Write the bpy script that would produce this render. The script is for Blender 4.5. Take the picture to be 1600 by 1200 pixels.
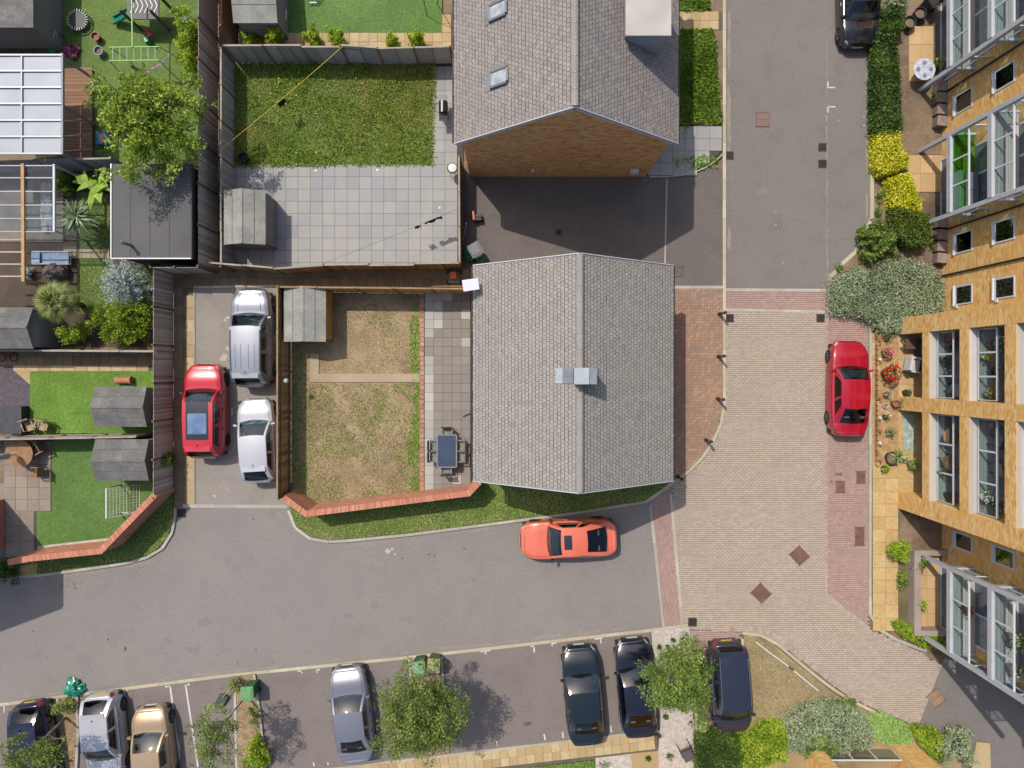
import bpy, math, random
import numpy as np
from mathutils import Vector
R = math.radians
random.seed(7); RNG = np.random.default_rng(7)
sc = bpy.context.scene
for o in list(bpy.data.objects): bpy.data.objects.remove(o)
COL = sc.collection

# ------------------------------------------------------------------ camera
CAMH = 33.33            # drone height in metres
NX, NY, SC = 798.0, 581.0, 32.0     # point straight below the drone, pixels per metre on the ground
cam = bpy.data.cameras.new('camera'); camo = bpy.data.objects.new('camera', cam); COL.objects.link(camo)
camo.location = (0, 0, CAMH); camo.rotation_euler = (0, 0, 0)
cam.sensor_width = 36; cam.lens = 24.0; cam.clip_end = 2000; cam.clip_start = .5
cam.shift_x = 2/1600; cam.shift_y = -19/1600
sc.camera = camo
# ------------------------------------------------------------------ light
SUN_EL = 58.5; SUN_DX, SUN_DY = .63, -.775       # direction in which shadows fall
wd = bpy.data.worlds.new('World'); sc.world = wd; wd.use_nodes = True
nt = wd.node_tree; bg = nt.nodes['Background']
sky = nt.nodes.new('ShaderNodeTexSky'); sky.sky_type = 'NISHITA'; sky.sun_disc = False
sky.sun_elevation = R(SUN_EL); sky.sun_rotation = math.atan2(-SUN_DX, -SUN_DY)
sky.air_density = 1.0; sky.dust_density = 3.0; sky.ozone_density = 1.0
nt.links.new(sky.outputs[0], bg.inputs[0]); bg.inputs[1].default_value = .15
sl = bpy.data.lights.new('sun', 'SUN'); sl.energy = 3.6; sl.angle = R(.5); sl.color = (1, .93, .82)
so = bpy.data.objects.new('sun', sl); COL.objects.link(so)
sv = Vector((SUN_DX*math.cos(R(SUN_EL)), SUN_DY*math.cos(R(SUN_EL)), -math.sin(R(SUN_EL))))
so.rotation_euler = sv.to_track_quat('-Z', 'Y').to_euler(); so.location = (-20, 25, 45)
sc.view_settings.view_transform = 'Standard'; sc.view_settings.look = 'None'
sc.view_settings.exposure = .46; sc.view_settings.gamma = 1
sc.render.resolution_x = 1024; sc.render.resolution_y = 768

# ------------------------------------------------------------------ helpers
def W(x, y, h=0.0):
    """photo position of a point at height h -> metres"""
    k = (CAMH-h)/CAMH/SC
    return ((x-NX)*k, -(y-NY)*k, h)
def XY(x, y, h=0.0): return W(x, y, h)[:2]
def PXL(pts, h=0.0): return [XY(a, b, h) for a, b in pts]
def lin(c): c /= 255.; return c/12.92 if c <= .04045 else ((c+.055)/1.055)**2.4
ALB = 1.9
def C(r, g, b, k=ALB): return (min(.85, lin(r)/k), min(.85, lin(g)/k), min(.85, lin(b)/k), 1)

def _mix(nt, a, b, fac, mode='MIX'):
    n = nt.nodes.new('ShaderNodeMix'); n.data_type = 'RGBA'; n.blend_type = mode; n.clamp_factor = True
    for s, v in ((n.inputs[0], fac), (n.inputs[6], a), (n.inputs[7], b)):
        if isinstance(v, bpy.types.NodeSocket): nt.links.new(v, s)
        elif isinstance(v, (int, float)): s.default_value = v
        else: s.default_value = v
    return n.outputs[2]
def _noise(nt, pos, scale, detail=4, rough=.55, lo=.35, hi=.65):
    n = nt.nodes.new('ShaderNodeTexNoise'); n.inputs['Scale'].default_value = scale
    n.inputs['Detail'].default_value = detail; n.inputs['Roughness'].default_value = rough
    nt.links.new(pos, n.inputs['Vector'])
    m = nt.nodes.new('ShaderNodeMapRange'); m.inputs[1].default_value = lo; m.inputs[2].default_value = hi
    nt.links.new(n.outputs[0], m.inputs[0]); return m.outputs[0]
MATS = {}
def mat(name, c1, c2=None, scale=.6, c3=None, scale3=.15, speck=.0, sscale=45, rough=.85, rnd=None, rndamt=1.0,
        bump=0, bscale=60, metal=0.0, spec=.4, coat=0.0, trans=0.0, stretch=None, sub=0.0, rot=0.0, obj=False, orand=False):
    if name in MATS: return MATS[name]
    m = bpy.data.materials.new(name); m.use_nodes = True; nt = m.node_tree
    b = nt.nodes['Principled BSDF']
    if obj:
        g = nt.nodes.new('ShaderNodeTexCoord'); pos = g.outputs['Object']
    else:
        g = nt.nodes.new('ShaderNodeNewGeometry'); pos = g.outputs['Position']
    if stretch:
        mp = nt.nodes.new('ShaderNodeMapping'); mp.inputs['Scale'].default_value = stretch; mp.inputs['Rotation'].default_value = (0, 0, rot)
        nt.links.new(pos, mp.inputs['Vector']); pos = mp.outputs[0]
    col = c1
    if rnd:
        if orand: a = nt.nodes.new('ShaderNodeObjectInfo')
        else: a = nt.nodes.new('ShaderNodeAttribute'); a.attribute_name = 'rnd'
        r = nt.nodes.new('ShaderNodeValToRGB'); e = r.color_ramp.elements
        r.color_ramp.interpolation = 'LINEAR'
        cols = rnd
        while len(e) < len(cols): e.new(.5)
        for i, cc in enumerate(cols): e[i].position = i/(len(cols)-1); e[i].color = cc
        nt.links.new(a.outputs['Random' if orand else 'Fac'], r.inputs[0]); col = r.outputs[0]
        if rndamt < 1: col = _mix(nt, c1, col, rndamt)
    def damp(fac):
        if not rnd: return fac
        q = nt.nodes.new('ShaderNodeMath'); q.operation = 'MULTIPLY'; q.inputs[1].default_value = .4; nt.links.new(fac, q.inputs[0]); return q.outputs[0]
    if c2 is not None: col = _mix(nt, col, c2, damp(_noise(nt, pos, scale)))
    if c3 is not None: col = _mix(nt, col, c3, damp(_noise(nt, pos, scale3, 5, .6, .52, .72)))
    if speck:
        n = _noise(nt, pos, sscale, 3, .7, .36, .64)
        mr = nt.nodes.new('ShaderNodeMapRange'); mr.inputs[3].default_value = 1-speck; mr.inputs[4].default_value = 1+speck
        nt.links.new(n, mr.inputs[0])
        vm = nt.nodes.new('ShaderNodeVectorMath'); vm.operation = 'SCALE'
        if isinstance(col, bpy.types.NodeSocket): nt.links.new(col, vm.inputs[0])
        else: vm.inputs[0].default_value = col[:3]
        nt.links.new(mr.outputs[0], vm.inputs['Scale']); col = vm.outputs[0]
    if isinstance(col, bpy.types.NodeSocket): nt.links.new(col, b.inputs['Base Color'])
    else: b.inputs['Base Color'].default_value = col
    b.inputs['Roughness'].default_value = rough; b.inputs['Metallic'].default_value = metal
    b.inputs['Specular IOR Level'].default_value = spec; b.inputs['Coat Weight'].default_value = coat
    b.inputs['Coat Roughness'].default_value = .03
    if sub:
        b.inputs['Transmission Weight'].default_value = 0
    if bump:
        n = nt.nodes.new('ShaderNodeTexNoise'); n.inputs['Scale'].default_value = bscale; n.inputs['Detail'].default_value = 4
        nt.links.new(pos, n.inputs['Vector'])
        bp = nt.nodes.new('ShaderNodeBump'); bp.inputs['Strength'].default_value = bump; bp.inputs['Distance'].default_value = .02
        nt.links.new(n.outputs[0], bp.inputs['Height']); nt.links.new(bp.outputs[0], b.inputs['Normal'])
    MATS[name] = m; return m
def leafmat(name, cols, tr=.35, k=1.55):
    """thin leaves: diffuse + a little light through them"""
    if name in MATS: return MATS[name]
    cols = [tuple(min(.8, v*k) for v in c[:3])+(1,) for c in cols]
    m = mat(name, cols[0], rnd=cols, rough=.55, spec=.35)
    nt = m.node_tree; b = nt.nodes['Principled BSDF']; out = nt.nodes['Material Output']
    t = nt.nodes.new('ShaderNodeBsdfTranslucent'); mx = nt.nodes.new('ShaderNodeMixShader'); mx.inputs[0].default_value = tr
    src = b.inputs['Base Color'].links[0].from_socket
    nt.links.new(src, t.inputs[0]); nt.links.new(b.outputs[0], mx.inputs[1]); nt.links.new(t.outputs[0], mx.inputs[2])
    nt.links.new(mx.outputs[0], out.inputs[0]); return m
def glassmat(name, tint, refl=.0, tr=.75, rough=.02, ior=1.45):
    """pane: fresnel mirror over a tinted see-through sheet"""
    if name in MATS: return MATS[name]
    m = bpy.data.materials.new(name); m.use_nodes = True; nt = m.node_tree
    nt.nodes.remove(nt.nodes['Principled BSDF']); out = nt.nodes['Material Output']
    t = nt.nodes.new('ShaderNodeBsdfTransparent'); t.inputs[0].default_value = tint
    g = nt.nodes.new('ShaderNodeBsdfGlossy'); g.inputs['Roughness'].default_value = rough; g.inputs[0].default_value = (1, 1, 1, 1)
    f = nt.nodes.new('ShaderNodeLayerWeight'); f.inputs[0].default_value = .5
    pw = nt.nodes.new('ShaderNodeMath'); pw.operation = 'POWER'; pw.inputs[1].default_value = 5; nt.links.new(f.outputs['Facing'], pw.inputs[0])
    r0 = ((ior-1)/(ior+1))**2
    ad = nt.nodes.new('ShaderNodeMath'); ad.operation = 'MULTIPLY_ADD'; ad.inputs[1].default_value = .8*(1-r0); ad.inputs[2].default_value = r0+refl; ad.use_clamp = True
    nt.links.new(pw.outputs[0], ad.inputs[0])
    mx = nt.nodes.new('ShaderNodeMixShader'); nt.links.new(ad.outputs[0], mx.inputs[0])
    nt.links.new(t.outputs[0], mx.inputs[1]); nt.links.new(g.outputs[0], mx.inputs[2]); nt.links.new(mx.outputs[0], out.inputs[0])
    MATS[name] = m; return m

def tag(o, label=None, cat=None, group=None, kind=None):
    if label: o['label'] = label
    if cat: o['category'] = cat
    if group: o['group'] = group
    if kind: o['kind'] = kind
    return o
def thing(name, label, cat, loc=(0, 0, 0), rz=0.0, group=None):
    o = bpy.data.objects.new(name, None); COL.objects.link(o); o.location = loc; o.rotation_euler = (0, 0, rz)
    o.empty_display_size = .3
    return tag(o, label, cat, group)
def wloc(o):
    p = Vector((0, 0, 0))
    while o is not None: p += Vector(o.location); o = o.parent
    return p
def fast_mesh(name, V, F, rnd=None, smooth=False):
    """F: (n,k) array or list of tuples"""
    me = bpy.data.meshes.new(name)
    V = np.asarray(V, dtype=np.float32)
    if isinstance(F, np.ndarray):
        n, k = F.shape; idx = F.ravel().astype(np.int32)
        starts = np.arange(0, n*k, k, dtype=np.int32)
    else:
        n = len(F); ln = np.array([len(f) for f in F], dtype=np.int32)
        idx = np.fromiter((i for f in F for i in f), dtype=np.int32)
        starts = np.concatenate(([0], np.cumsum(ln)[:-1])).astype(np.int32)
    me.vertices.add(len(V)); me.vertices.foreach_set('co', V.ravel())
    me.loops.add(len(idx)); me.loops.foreach_set('vertex_index', idx)
    me.polygons.add(n); me.polygons.foreach_set('loop_start', starts)
    me.polygons.foreach_set('use_smooth', np.full(n, bool(smooth)))
    if rnd is not None:
        a = me.attributes.new('rnd', 'FLOAT', 'FACE'); a.data.foreach_set('value', np.asarray(rnd, dtype=np.float32))
    me.update(calc_edges=True); return me
def place(name, me, m, parent=None):
    o = bpy.data.objects.new(name, me); COL.objects.link(o)
    if m is not None: me.materials.append(m)
    if parent is not None: o.parent = parent
    return o
class MB:
    def __init__(s): s.v = []; s.f = []; s.r = []
    def face(s, pts, r=None):
        i = len(s.v); s.v += [tuple(p) for p in pts]; s.f.append(tuple(range(i, i+len(pts)))); s.r.append(random.random() if r is None else r)
    def box(s, x0, y0, z0, x1, y1, z1, r=None):
        s.obox(((x0+x1)/2, (y0+y1)/2, (z0+z1)/2), (abs(x1-x0), abs(y1-y0), abs(z1-z0)), 0, r)
    def obox(s, c, d, rz=0, r=None, M=None, taper=1.0):
        i = len(s.v); r = random.random() if r is None else r
        ca, sa = math.cos(rz), math.sin(rz)
        for z in (-.5, .5):
            t = 1.0 if z < 0 else taper
            for x, y in ((-.5, -.5), (.5, -.5), (.5, .5), (-.5, .5)):
                p = Vector((x*d[0]*t, y*d[1]*t, z*d[2]))
                if M is not None: p = M @ p
                s.v.append((c[0]+p.x*ca-p.y*sa, c[1]+p.x*sa+p.y*ca, c[2]+p.z))
        for q in ((3, 2, 1, 0), (4, 5, 6, 7), (0, 1, 5, 4), (1, 2, 6, 5), (2, 3, 7, 6), (3, 0, 4, 7)):
            s.f.append(tuple(i+a for a in q)); s.r.append(r)
    def bar(s, a, b, w, h=None, r=None):
        """square bar between two points"""
        a = Vector(a); b = Vector(b); d = b-a; L = d.length
        if L < 1e-6: return
        M = d.to_track_quat('X', 'Z').to_matrix(); c = (a+b)/2
        s.obox(c, (L, w, h or w), 0, r, M)
    def prism(s, poly, z0, z1, r=None, bottom=False):
        n = len(poly); i = len(s.v); r = random.random() if r is None else r
        ar = sum(poly[k][0]*poly[(k+1) % n][1]-poly[(k+1) % n][0]*poly[k][1] for k in range(n))
        if ar < 0: poly = poly[::-1]
        s.v += [(p[0], p[1], z0) for p in poly]+[(p[0], p[1], z1) for p in poly]
        s.f.append(tuple(range(i+n, i+2*n))); s.r.append(r)
        for k in range(n):
            j = (k+1) % n; s.f.append((i+k, i+j, i+n+j, i+n+k)); s.r.append(r)
        if bottom: s.f.append(tuple(range(i+n-1, i-1, -1))); s.r.append(r)
    def tube(s, pts, rad, n=6, cap=True):
        pts = [Vector(p) for p in pts]; i0 = len(s.v)
        rr = rad if isinstance(rad, (list, tuple)) else [rad]*len(pts)
        up = Vector((0, 0, 1))
        for k, p in enumerate(pts):
            d = (pts[min(k+1, len(pts)-1)]-pts[max(k-1, 0)]).normalized()
            ref = up if abs(d.z) < .95 else Vector((1, 0, 0))
            a = d.cross(ref).normalized(); b = a.cross(d)
            for q in range(n):
                t = 2*math.pi*q/n; s.v.append(tuple(p+(a*math.cos(t)+b*math.sin(t))*rr[k]))
        for k in range(len(pts)-1):
            for q in range(n):
                q2 = (q+1) % n; s.f.append((i0+k*n+q, i0+(k+1)*n+q, i0+(k+1)*n+q2, i0+k*n+q2)); s.r.append(.5)
        if cap:
            s.f.append(tuple(i0+q for q in range(n))); s.r.append(.5)
            e = i0+(len(pts)-1)*n; s.f.append(tuple(e+q for q in reversed(range(n)))); s.r.append(.5)
    def lathe(s, prof, c=(0, 0, 0), n=16, axis='z', close=True):
        i0 = len(s.v)
        for r_, z in prof:
            for q in range(n):
                t = 2*math.pi*q/n; a, b = r_*math.cos(t), r_*math.sin(t)
                p = (a, b, z) if axis == 'z' else ((a, z, b) if axis == 'y' else (z, a, b))
                s.v.append((c[0]+p[0], c[1]+p[1], c[2]+p[2]))
        for k in range(len(prof)-1):
            for q in range(n):
                q2 = (q+1) % n; f = (i0+k*n+q, i0+k*n+q2, i0+(k+1)*n+q2, i0+(k+1)*n+q)
                s.f.append(f if axis != 'y' else f[::-1]); s.r.append(.5)
        if close:
            e = i0+(len(prof)-1)*n
            s.f.append(tuple(e+q for q in range(n))); s.r.append(.5)
            s.f.append(tuple(i0+q for q in reversed(range(n)))); s.r.append(.5)
    def build(s, name, m, parent=None, smooth=False, local=False):
        V = np.array(s.v, dtype=np.float32).reshape(-1, 3); me = None
        if parent is not None and not local: V = V-np.array(wloc(parent), dtype=np.float32)
        loc = None
        if parent is None and not local:
            loc = ((V[:, 0].min()+V[:, 0].max())/2, (V[:, 1].min()+V[:, 1].max())/2, V[:, 2].min())
            V = V-np.array(loc, dtype=np.float32)
        me = fast_mesh(name, V, s.f, s.r, smooth)
        o = place(name, me, m, parent)
        if loc is not None: o.location = [float(a) for a in loc]
        return o
def one(fn):
    b = MB(); fn(b); return b
def copy_tree(o, parent=None):
    c = o.copy(); COL.objects.link(c)
    if parent is not None: c.parent = parent
    for ch in list(o.children): copy_tree(ch, c)
    return c
def in_poly(P, poly):
    x, y = P[:, 0], P[:, 1]; ins = np.zeros(len(P), bool); n = len(poly)
    for i in range(n):
        x1, y1 = poly[i]; x2, y2 = poly[(i+1) % n]
        if y1 == y2: continue
        c = ((y1 > y) != (y2 > y)) & (x < (x2-x1)*(y-y1)/(y2-y1)+x1); ins ^= c
    return ins
def area(poly): return abs(sum(poly[k][0]*poly[(k+1) % len(poly)][1]-poly[(k+1) % len(poly)][0]*poly[k][1] for k in range(len(poly))))/2
def scatter(poly, n):
    P = np.array(poly); lo, hi = P.min(0), P.max(0); out = np.zeros((0, 2))
    while len(out) < n:
        q = RNG.random((n*2, 2))*(hi-lo)+lo; out = np.vstack((out, q[in_poly(q, poly)]))
    return out[:n]
def vnoise(P, scale, seed=0):
    """cheap smooth value noise 0..1"""
    r = np.random.default_rng(seed); T = r.random((64, 64)); q = P*scale+1000; i = np.floor(q).astype(int); f = q-i; f = f*f*(3-2*f)
    a = T[i[:, 0] % 64, i[:, 1] % 64]; b = T[(i[:, 0]+1) % 64, i[:, 1] % 64]; c = T[i[:, 0] % 64, (i[:, 1]+1) % 64]; d = T[(i[:, 0]+1) % 64, (i[:, 1]+1) % 64]
    return (a*(1-f[:, 0])+b*f[:, 0])*(1-f[:, 1])+(c*(1-f[:, 0])+d*f[:, 0])*f[:, 1]
def sheet(name, poly, z, m, parent=None, kind='structure', thick=.05):
    o = MB(); o.prism(poly, z-thick, z); ob = o.build(name, m, parent)
    if parent is None and kind: ob['kind'] = kind
    return ob
def offset_line(pts, d):
    """parallel polyline, d metres to the left"""
    out = []
    for i, p in enumerate(pts):
        a = Vector(pts[max(i-1, 0)]); b = Vector(pts[min(i+1, len(pts)-1)]); t = (b-a).normalized()
        out.append((p[0]-t.y*d, p[1]+t.x*d))
    return out
def smooth_line(pts, n=6):
    out = []
    P = [Vector(p) for p in pts]
    for i in range(len(P)-1):
        p0 = P[max(i-1, 0)]; p1 = P[i]; p2 = P[i+1]; p3 = P[min(i+2, len(P)-1)]
        for k in range(n):
            t = k/n; out.append(tuple(.5*((2*p1)+(p2-p0)*t+(2*p0-5*p1+4*p2-p3)*t*t+(3*p1-p0-3*p2+p3)*t**3)))
    out.append(tuple(P[-1])); return out
def resample(pts, step):
    out = [Vector(pts[0])]; rem = step
    for a, b in zip(pts[:-1], pts[1:]):
        a = Vector(a); b = Vector(b); L = (b-a).length; pos = 0
        while L-pos >= rem:
            pos += rem; out.append(a+(b-a)*(pos/L)); rem = step
        rem -= L-pos
    if (out[-1]-Vector(pts[-1])).length > step*.3: out.append(Vector(pts[-1]))
    return [tuple(p) for p in out]
def kerb(name, pts, w, z0, z1, m, step=.915, gap=.008, parent=None):
    """line of kerb stones, each stone its own part under one structure"""
    rs = resample(pts, step)
    root = bpy.data.objects.new(name, None); COL.objects.link(root); root['kind'] = 'structure'; root.location = (rs[0][0], rs[0][1], 0)
    for i in range(len(rs)-1):
        a = Vector(rs[i]); b = Vector(rs[i+1]); d = (b-a)
        L = d.length
        if L < .05: continue
        ms = MB(); ms.obox(((a.x+b.x)/2, (a.y+b.y)/2, (z0+z1)/2), (L-gap, w, z1-z0+random.uniform(-.004, .004)), math.atan2(d.y, d.x))
        ms.build('kerb_stone', m, root)
    return root
# ------------------------------------------------------------------ generators for pieces
def brick_blocks(poly, bl, bw, rot=0, gap=.006, z0=.0, z1=.02, bond=.5, ch=.006):
    """running-bond blocks inside a polygon -> arrays"""
    P = np.array(poly); c = P.mean(0); ca, sa = math.cos(rot), math.sin(rot)
    Q = P-c; U = Q[:, 0]*ca+Q[:, 1]*sa; Vv = -Q[:, 0]*sa+Q[:, 1]*ca
    nu = int((U.max()-U.min())/bl)+3; nv = int((Vv.max()-Vv.min())/bw)+3
    i, j = np.meshgrid(np.arange(nu), np.arange(nv), indexing='ij'); i = i.ravel(); j = j.ravel()
    u = U.min()+(i-.5+bond*(j % 2))*bl; v = Vv.min()+(j-.5)*bw
    X = c[0]+u*ca-v*sa; Y = c[1]+u*sa+v*ca
    ok = in_poly(np.stack((X, Y), 1), poly); X, Y = X[ok], Y[ok]; n = len(X)
    zz = z1+RNG.uniform(-.003, .003, n)
    corners = []
    for h, ins in ((0, 0), (1, ch)):
        for su, sv_ in ((-1, -1), (1, -1), (1, 1), (-1, 1)):
            du = su*((bl-gap)/2-ins); dv = sv_*((bw-gap)/2-ins)
            corners.append(np.stack((X+du*ca-dv*sa, Y+du*sa+dv*ca, zz if h else np.full(n, z0)), 1))
    V = np.stack(corners, 1).reshape(-1, 3)
    b = (np.arange(n)*8)[:, None]
    F = np.concatenate([b+np.array(q) for q in ((4, 5, 6, 7), (0, 1, 5, 4), (1, 2, 6, 5), (2, 3, 7, 6), (3, 0, 4, 7))], 1).reshape(-1, 4)
    return V, F, np.repeat(RNG.random(n), 5)
def paving(name, poly, bl, bw, rot, mbase, mblock, z=.004, piece='block', bond=.5, gap=.008):
    s = sheet(name, poly, z, mbase)
    V, F, r = brick_blocks(poly, bl, bw, rot, gap=gap, z0=z-.004, z1=z+.010, bond=bond)
    V = V-np.array(s.location)
    o = place(piece, fast_mesh(piece, V, F, r), mblock, s); o['kind'] = 'stuff'
    return s
def wall_bricks(org, u, w, h, nrm, bl=.225, bh=.075, gap=.010, proud=.010, mask=None):
    """courses of brick faces on a plane: org bottom-left corner, u unit vector along, nrm outward"""
    org = np.array(org, float); u = np.array(u, float); nrm = np.array(nrm, float); up = np.array((0, 0, 1.))
    nu = int(w/bl)+2; nv = int(h/bh)
    i, j = np.meshgrid(np.arange(nu), np.arange(nv), indexing='ij'); i = i.ravel(); j = j.ravel()
    a0 = (i-.5*(j % 2))*bl; a1 = np.clip(a0+bl-gap, 0, w); a0 = np.clip(a0, 0, w); b0 = j*bh; b1 = b0+bh-gap
    ok = (a1-a0) > .02
    if mask is not None: ok &= mask((a0+a1)/2, (b0+b1)/2)
    a0, a1, b0, b1 = a0[ok], a1[ok], b0[ok], b1[ok]; n = len(a0)
    pr = proud*RNG.uniform(.75, 1.1, n)
    c = []
    for d in (0, 1):
        for a, b in ((a0, b0), (a1, b0), (a1, b1), (a0, b1)):
            c.append(org+a[:, None]*u+b[:, None]*up+(pr*d)[:, None]*nrm)
    V = np.stack(c, 1).reshape(-1, 3); b = (np.arange(n)*8)[:, None]
    F = np.concatenate([b+np.array(q) for q in ((4, 5, 6, 7), (0, 1, 5, 4), (1, 2, 6, 5), (2, 3, 7, 6), (3, 0, 4, 7))], 1).reshape(-1, 4)
    return V, F, np.repeat(RNG.random(n), 5)
def add_arrays(name, parts, m, parent, kind='stuff'):
    off = 0; Vs = []; Fs = []; rs = []
    for V, F, r in parts:
        Vs.append(V); Fs.append(F+off); rs.append(r); off += len(V)
    V = np.concatenate(Vs); base = np.array(wloc(parent)) if parent is not None else np.zeros(3)
    o = place(name, fast_mesh(name, V-base, np.concatenate(Fs), np.concatenate(rs)), m, parent)
    if kind: o['kind'] = kind
    return o
def slabs(parent, poly, sx, sy, m, z=.03, th=.03, gap=.008, rot=0, name='slab', org=None, jitter=.002, bond=0, skip=None, clip=None):
    """every slab an object that shares one mesh"""
    P = np.array(poly); c = np.array(org if org is not None else P.min(0)); ca, sa = math.cos(rot), math.sin(rot)
    me = None; base = wloc(parent); n = 0
    Q = P-c; U = Q[:, 0]*ca+Q[:, 1]*sa; Vv = -Q[:, 0]*sa+Q[:, 1]*ca
    for j in range(int(math.floor(Vv.min()/sy)), int(math.ceil(Vv.max()/sy))):
        for i in range(int(math.floor(U.min()/sx))-1, int(math.ceil(U.max()/sx))):
            u = (i+.5+bond*(j % 2))*sx; v = (j+.5)*sy
            X, Y = c[0]+u*ca-v*sa, c[1]+u*sa+v*ca
            if not in_poly(np.array([[X, Y]]), poly)[0]: continue
            if skip and skip(X, Y): continue
            if me is None:
                b = MB(); b.obox((0, 0, th/2-.004), (sx-gap, sy-gap, th-.008)); b.obox((0, 0, th-.006), (sx-gap, sy-gap, .012), taper=1-.012/sx)
                me = fast_mesh(name, b.v, b.f, b.r); me.materials.append(m)
            o = bpy.data.objects.new(name, me); COL.objects.link(o); o.parent = parent
            o.location = (X-base.x, Y-base.y, z-th-base.z+random.uniform(-jitter, jitter)); o.rotation_euler = (0, 0, rot); n += 1
    return n
def grass(name, poly, dens, size, m, z=.0, hgt=.06, parent=None, label=None, cat=None, clump=None, thin=None, asp=3.2, seed=1):
    """leaf blades lying and standing at all angles, joined"""
    n = int(area(poly)*dens); P = scatter(poly, n)
    if thin is not None:
        k = vnoise(P, thin[0], seed)*.6+vnoise(P, thin[0]*2.7, seed+5)*.4; P = P[k > thin[1]]; n = len(P)
    a = RNG.random(n)*2*math.pi; el = RNG.uniform(.15, 1.2, n); L = size*RNG.uniform(.5, 1.5, n); w = L/asp
    H = vnoise(P, 1.3, seed+2)
    dx, dy, dz = np.cos(a)*np.cos(el)*L, np.sin(a)*np.cos(el)*L, np.sin(el)*L*(hgt/size)
    px_, py_ = -np.sin(a)*w/2, np.cos(a)*w/2
    B = np.stack((P[:, 0], P[:, 1], np.full(n, z)), 1); D = np.stack((dx, dy, dz), 1); S = np.stack((px_, py_, np.zeros(n)), 1)
    V = np.stack((B-S*.6, B+S*.6, B+D*.6+S, B+D, B+D*.6-S), 1).reshape(-1, 3)
    F = (np.arange(n)*5)[:, None]+np.array((0, 1, 2, 3, 4))
    r = np.clip(.55*H+.45*RNG.random(n), 0, 1)
    base = np.array(wloc(parent)) if parent is not None else np.zeros(3)
    o = place(name, fast_mesh(name, V-base, F, r), m, parent)
    o['kind'] = 'stuff'
    if label: o['label'] = label
    if cat: o['category'] = cat
    return o
def leaf_arrays(C3, size, asp=1.7, flat=.5, up=None, fold=True, rr=None):
    """diamond leaves around the points C3"""
    n = len(C3); a = RNG.random(n)*2*math.pi; t = RNG.normal(0, flat, n)
    d = np.stack((np.cos(a)*np.cos(t), np.sin(a)*np.cos(t), np.sin(t)), 1)
    q = RNG.normal(0, 1, (n, 3)); q[:, 2] *= .6
    s = np.cross(d, q); s /= np.linalg.norm(s, axis=1)[:, None]+1e-9
    zc = np.cross(s, d); flip = np.sign(zc[:, 2]+1e-9); s *= flip[:, None]
    L = (size*RNG.uniform(.45, 1.55, n))[:, None]
    V = np.stack((C3-d*L*.5, C3+s*L*.5/asp-d*L*.05, C3+d*L*.5, C3-s*L*.5/asp-d*L*.05), 1).reshape(-1, 3)
    F = (np.arange(n)*4)[:, None]+np.array((0, 3, 2, 1))
    return V, F, (RNG.random(n) if rr is None else rr)

# ------------------------------------------------------------------ ground materials
M_ASPH = mat('asphalt', C(143, 137, 133), C(147, 141, 136), .35, C(138, 132, 128), .9, .12, 11, bump=.3, bscale=70)
M_ASPHR = mat('asphalt_side_road', C(129, 123, 120), C(133, 127, 123), .35, C(124, 118, 115), .9, .12, 11, bump=.3, bscale=70)
M_ASPH2 = mat('asphalt_bays', C(131, 121, 117), C(136, 126, 121), .5, C(125, 115, 111), .9, .12, 11, bump=.3, bscale=70)
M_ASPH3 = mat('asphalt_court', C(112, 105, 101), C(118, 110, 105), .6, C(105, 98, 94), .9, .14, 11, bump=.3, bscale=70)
M_ASPH4 = mat('asphalt_carpark', C(152, 145, 138), C(160, 152, 144), .7, C(142, 135, 128), .6, .12, 11, bump=.3, bscale=70)
M_KERB = mat('kerb_concrete', C(190, 182, 170), C(170, 163, 152), 1.2, speck=.1, sscale=30, rnd=[C(178, 172, 160), C(206, 199, 186)], orand=True, rough=.9, bump=.2)
M_KERBW = mat('kerb_pale', C(200, 190, 165), C(176, 166, 140), 1.0, speck=.1, sscale=30, rnd=[C(190, 181, 155), C(216, 207, 182)], orand=True, rough=.9, bump=.2)
M_JOINT = mat('joint_sand', C(112, 102, 92), C(98, 88, 80), 2, speck=.2)
M_JOINTD = mat('joint_dark', C(88, 80, 74), C(70, 66, 60), 2, speck=.2)
M_BLK = mat('block_beige', C(196, 177, 160), C(188, 168, 153), .35, C(180, 160, 148), .3, .08, 60, rnd=[C(182, 166, 150), C(193, 177, 160), C(201, 186, 169), C(186, 168, 154)], bump=.2)
M_BLKP = mat('block_pink', C(180, 142, 132), C(168, 140, 136), .5, C(200, 172, 162), .2, .1, 60, rnd=[C(180, 142, 132), C(194, 158, 144), C(176, 154, 150), C(204, 168, 154)], bump=.2)
M_BLKO = mat('block_orange_mix', C(180, 140, 112), C(150, 124, 108), .8, None, .2, .12, 60, rnd=[C(196, 148, 116), C(168, 138, 120), C(206, 164, 132), C(160, 142, 130), C(188, 140, 114)], bump=.2)
M_SOIL = mat('soil', C(150, 128, 104), C(120, 100, 82), .8, C(96, 82, 68), .4, .25, 30, bump=.6, bscale=25)
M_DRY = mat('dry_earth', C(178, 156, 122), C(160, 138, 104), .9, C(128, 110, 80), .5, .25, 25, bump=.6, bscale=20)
M_TURFBASE = mat('turf_base', C(78, 98, 40), C(98, 112, 50), .9, C(120, 116, 66), .3, .3, 22, bump=.6, bscale=20)
M_FAKE = mat('artificial_turf', C(96, 132, 58), C(84, 120, 50), .7, C(112, 142, 70), .2, .26, 12, bump=.7, bscale=30)
M_TANSLAB = mat('slab_tan', C(198, 174, 130), C(184, 158, 116), 1.2, C(172, 146, 106), .9, .12, 12, rnd=[C(182, 156, 112), C(200, 176, 132), C(212, 192, 150), C(190, 164, 118)], orand=True, bump=.2, bscale=30)
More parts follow.
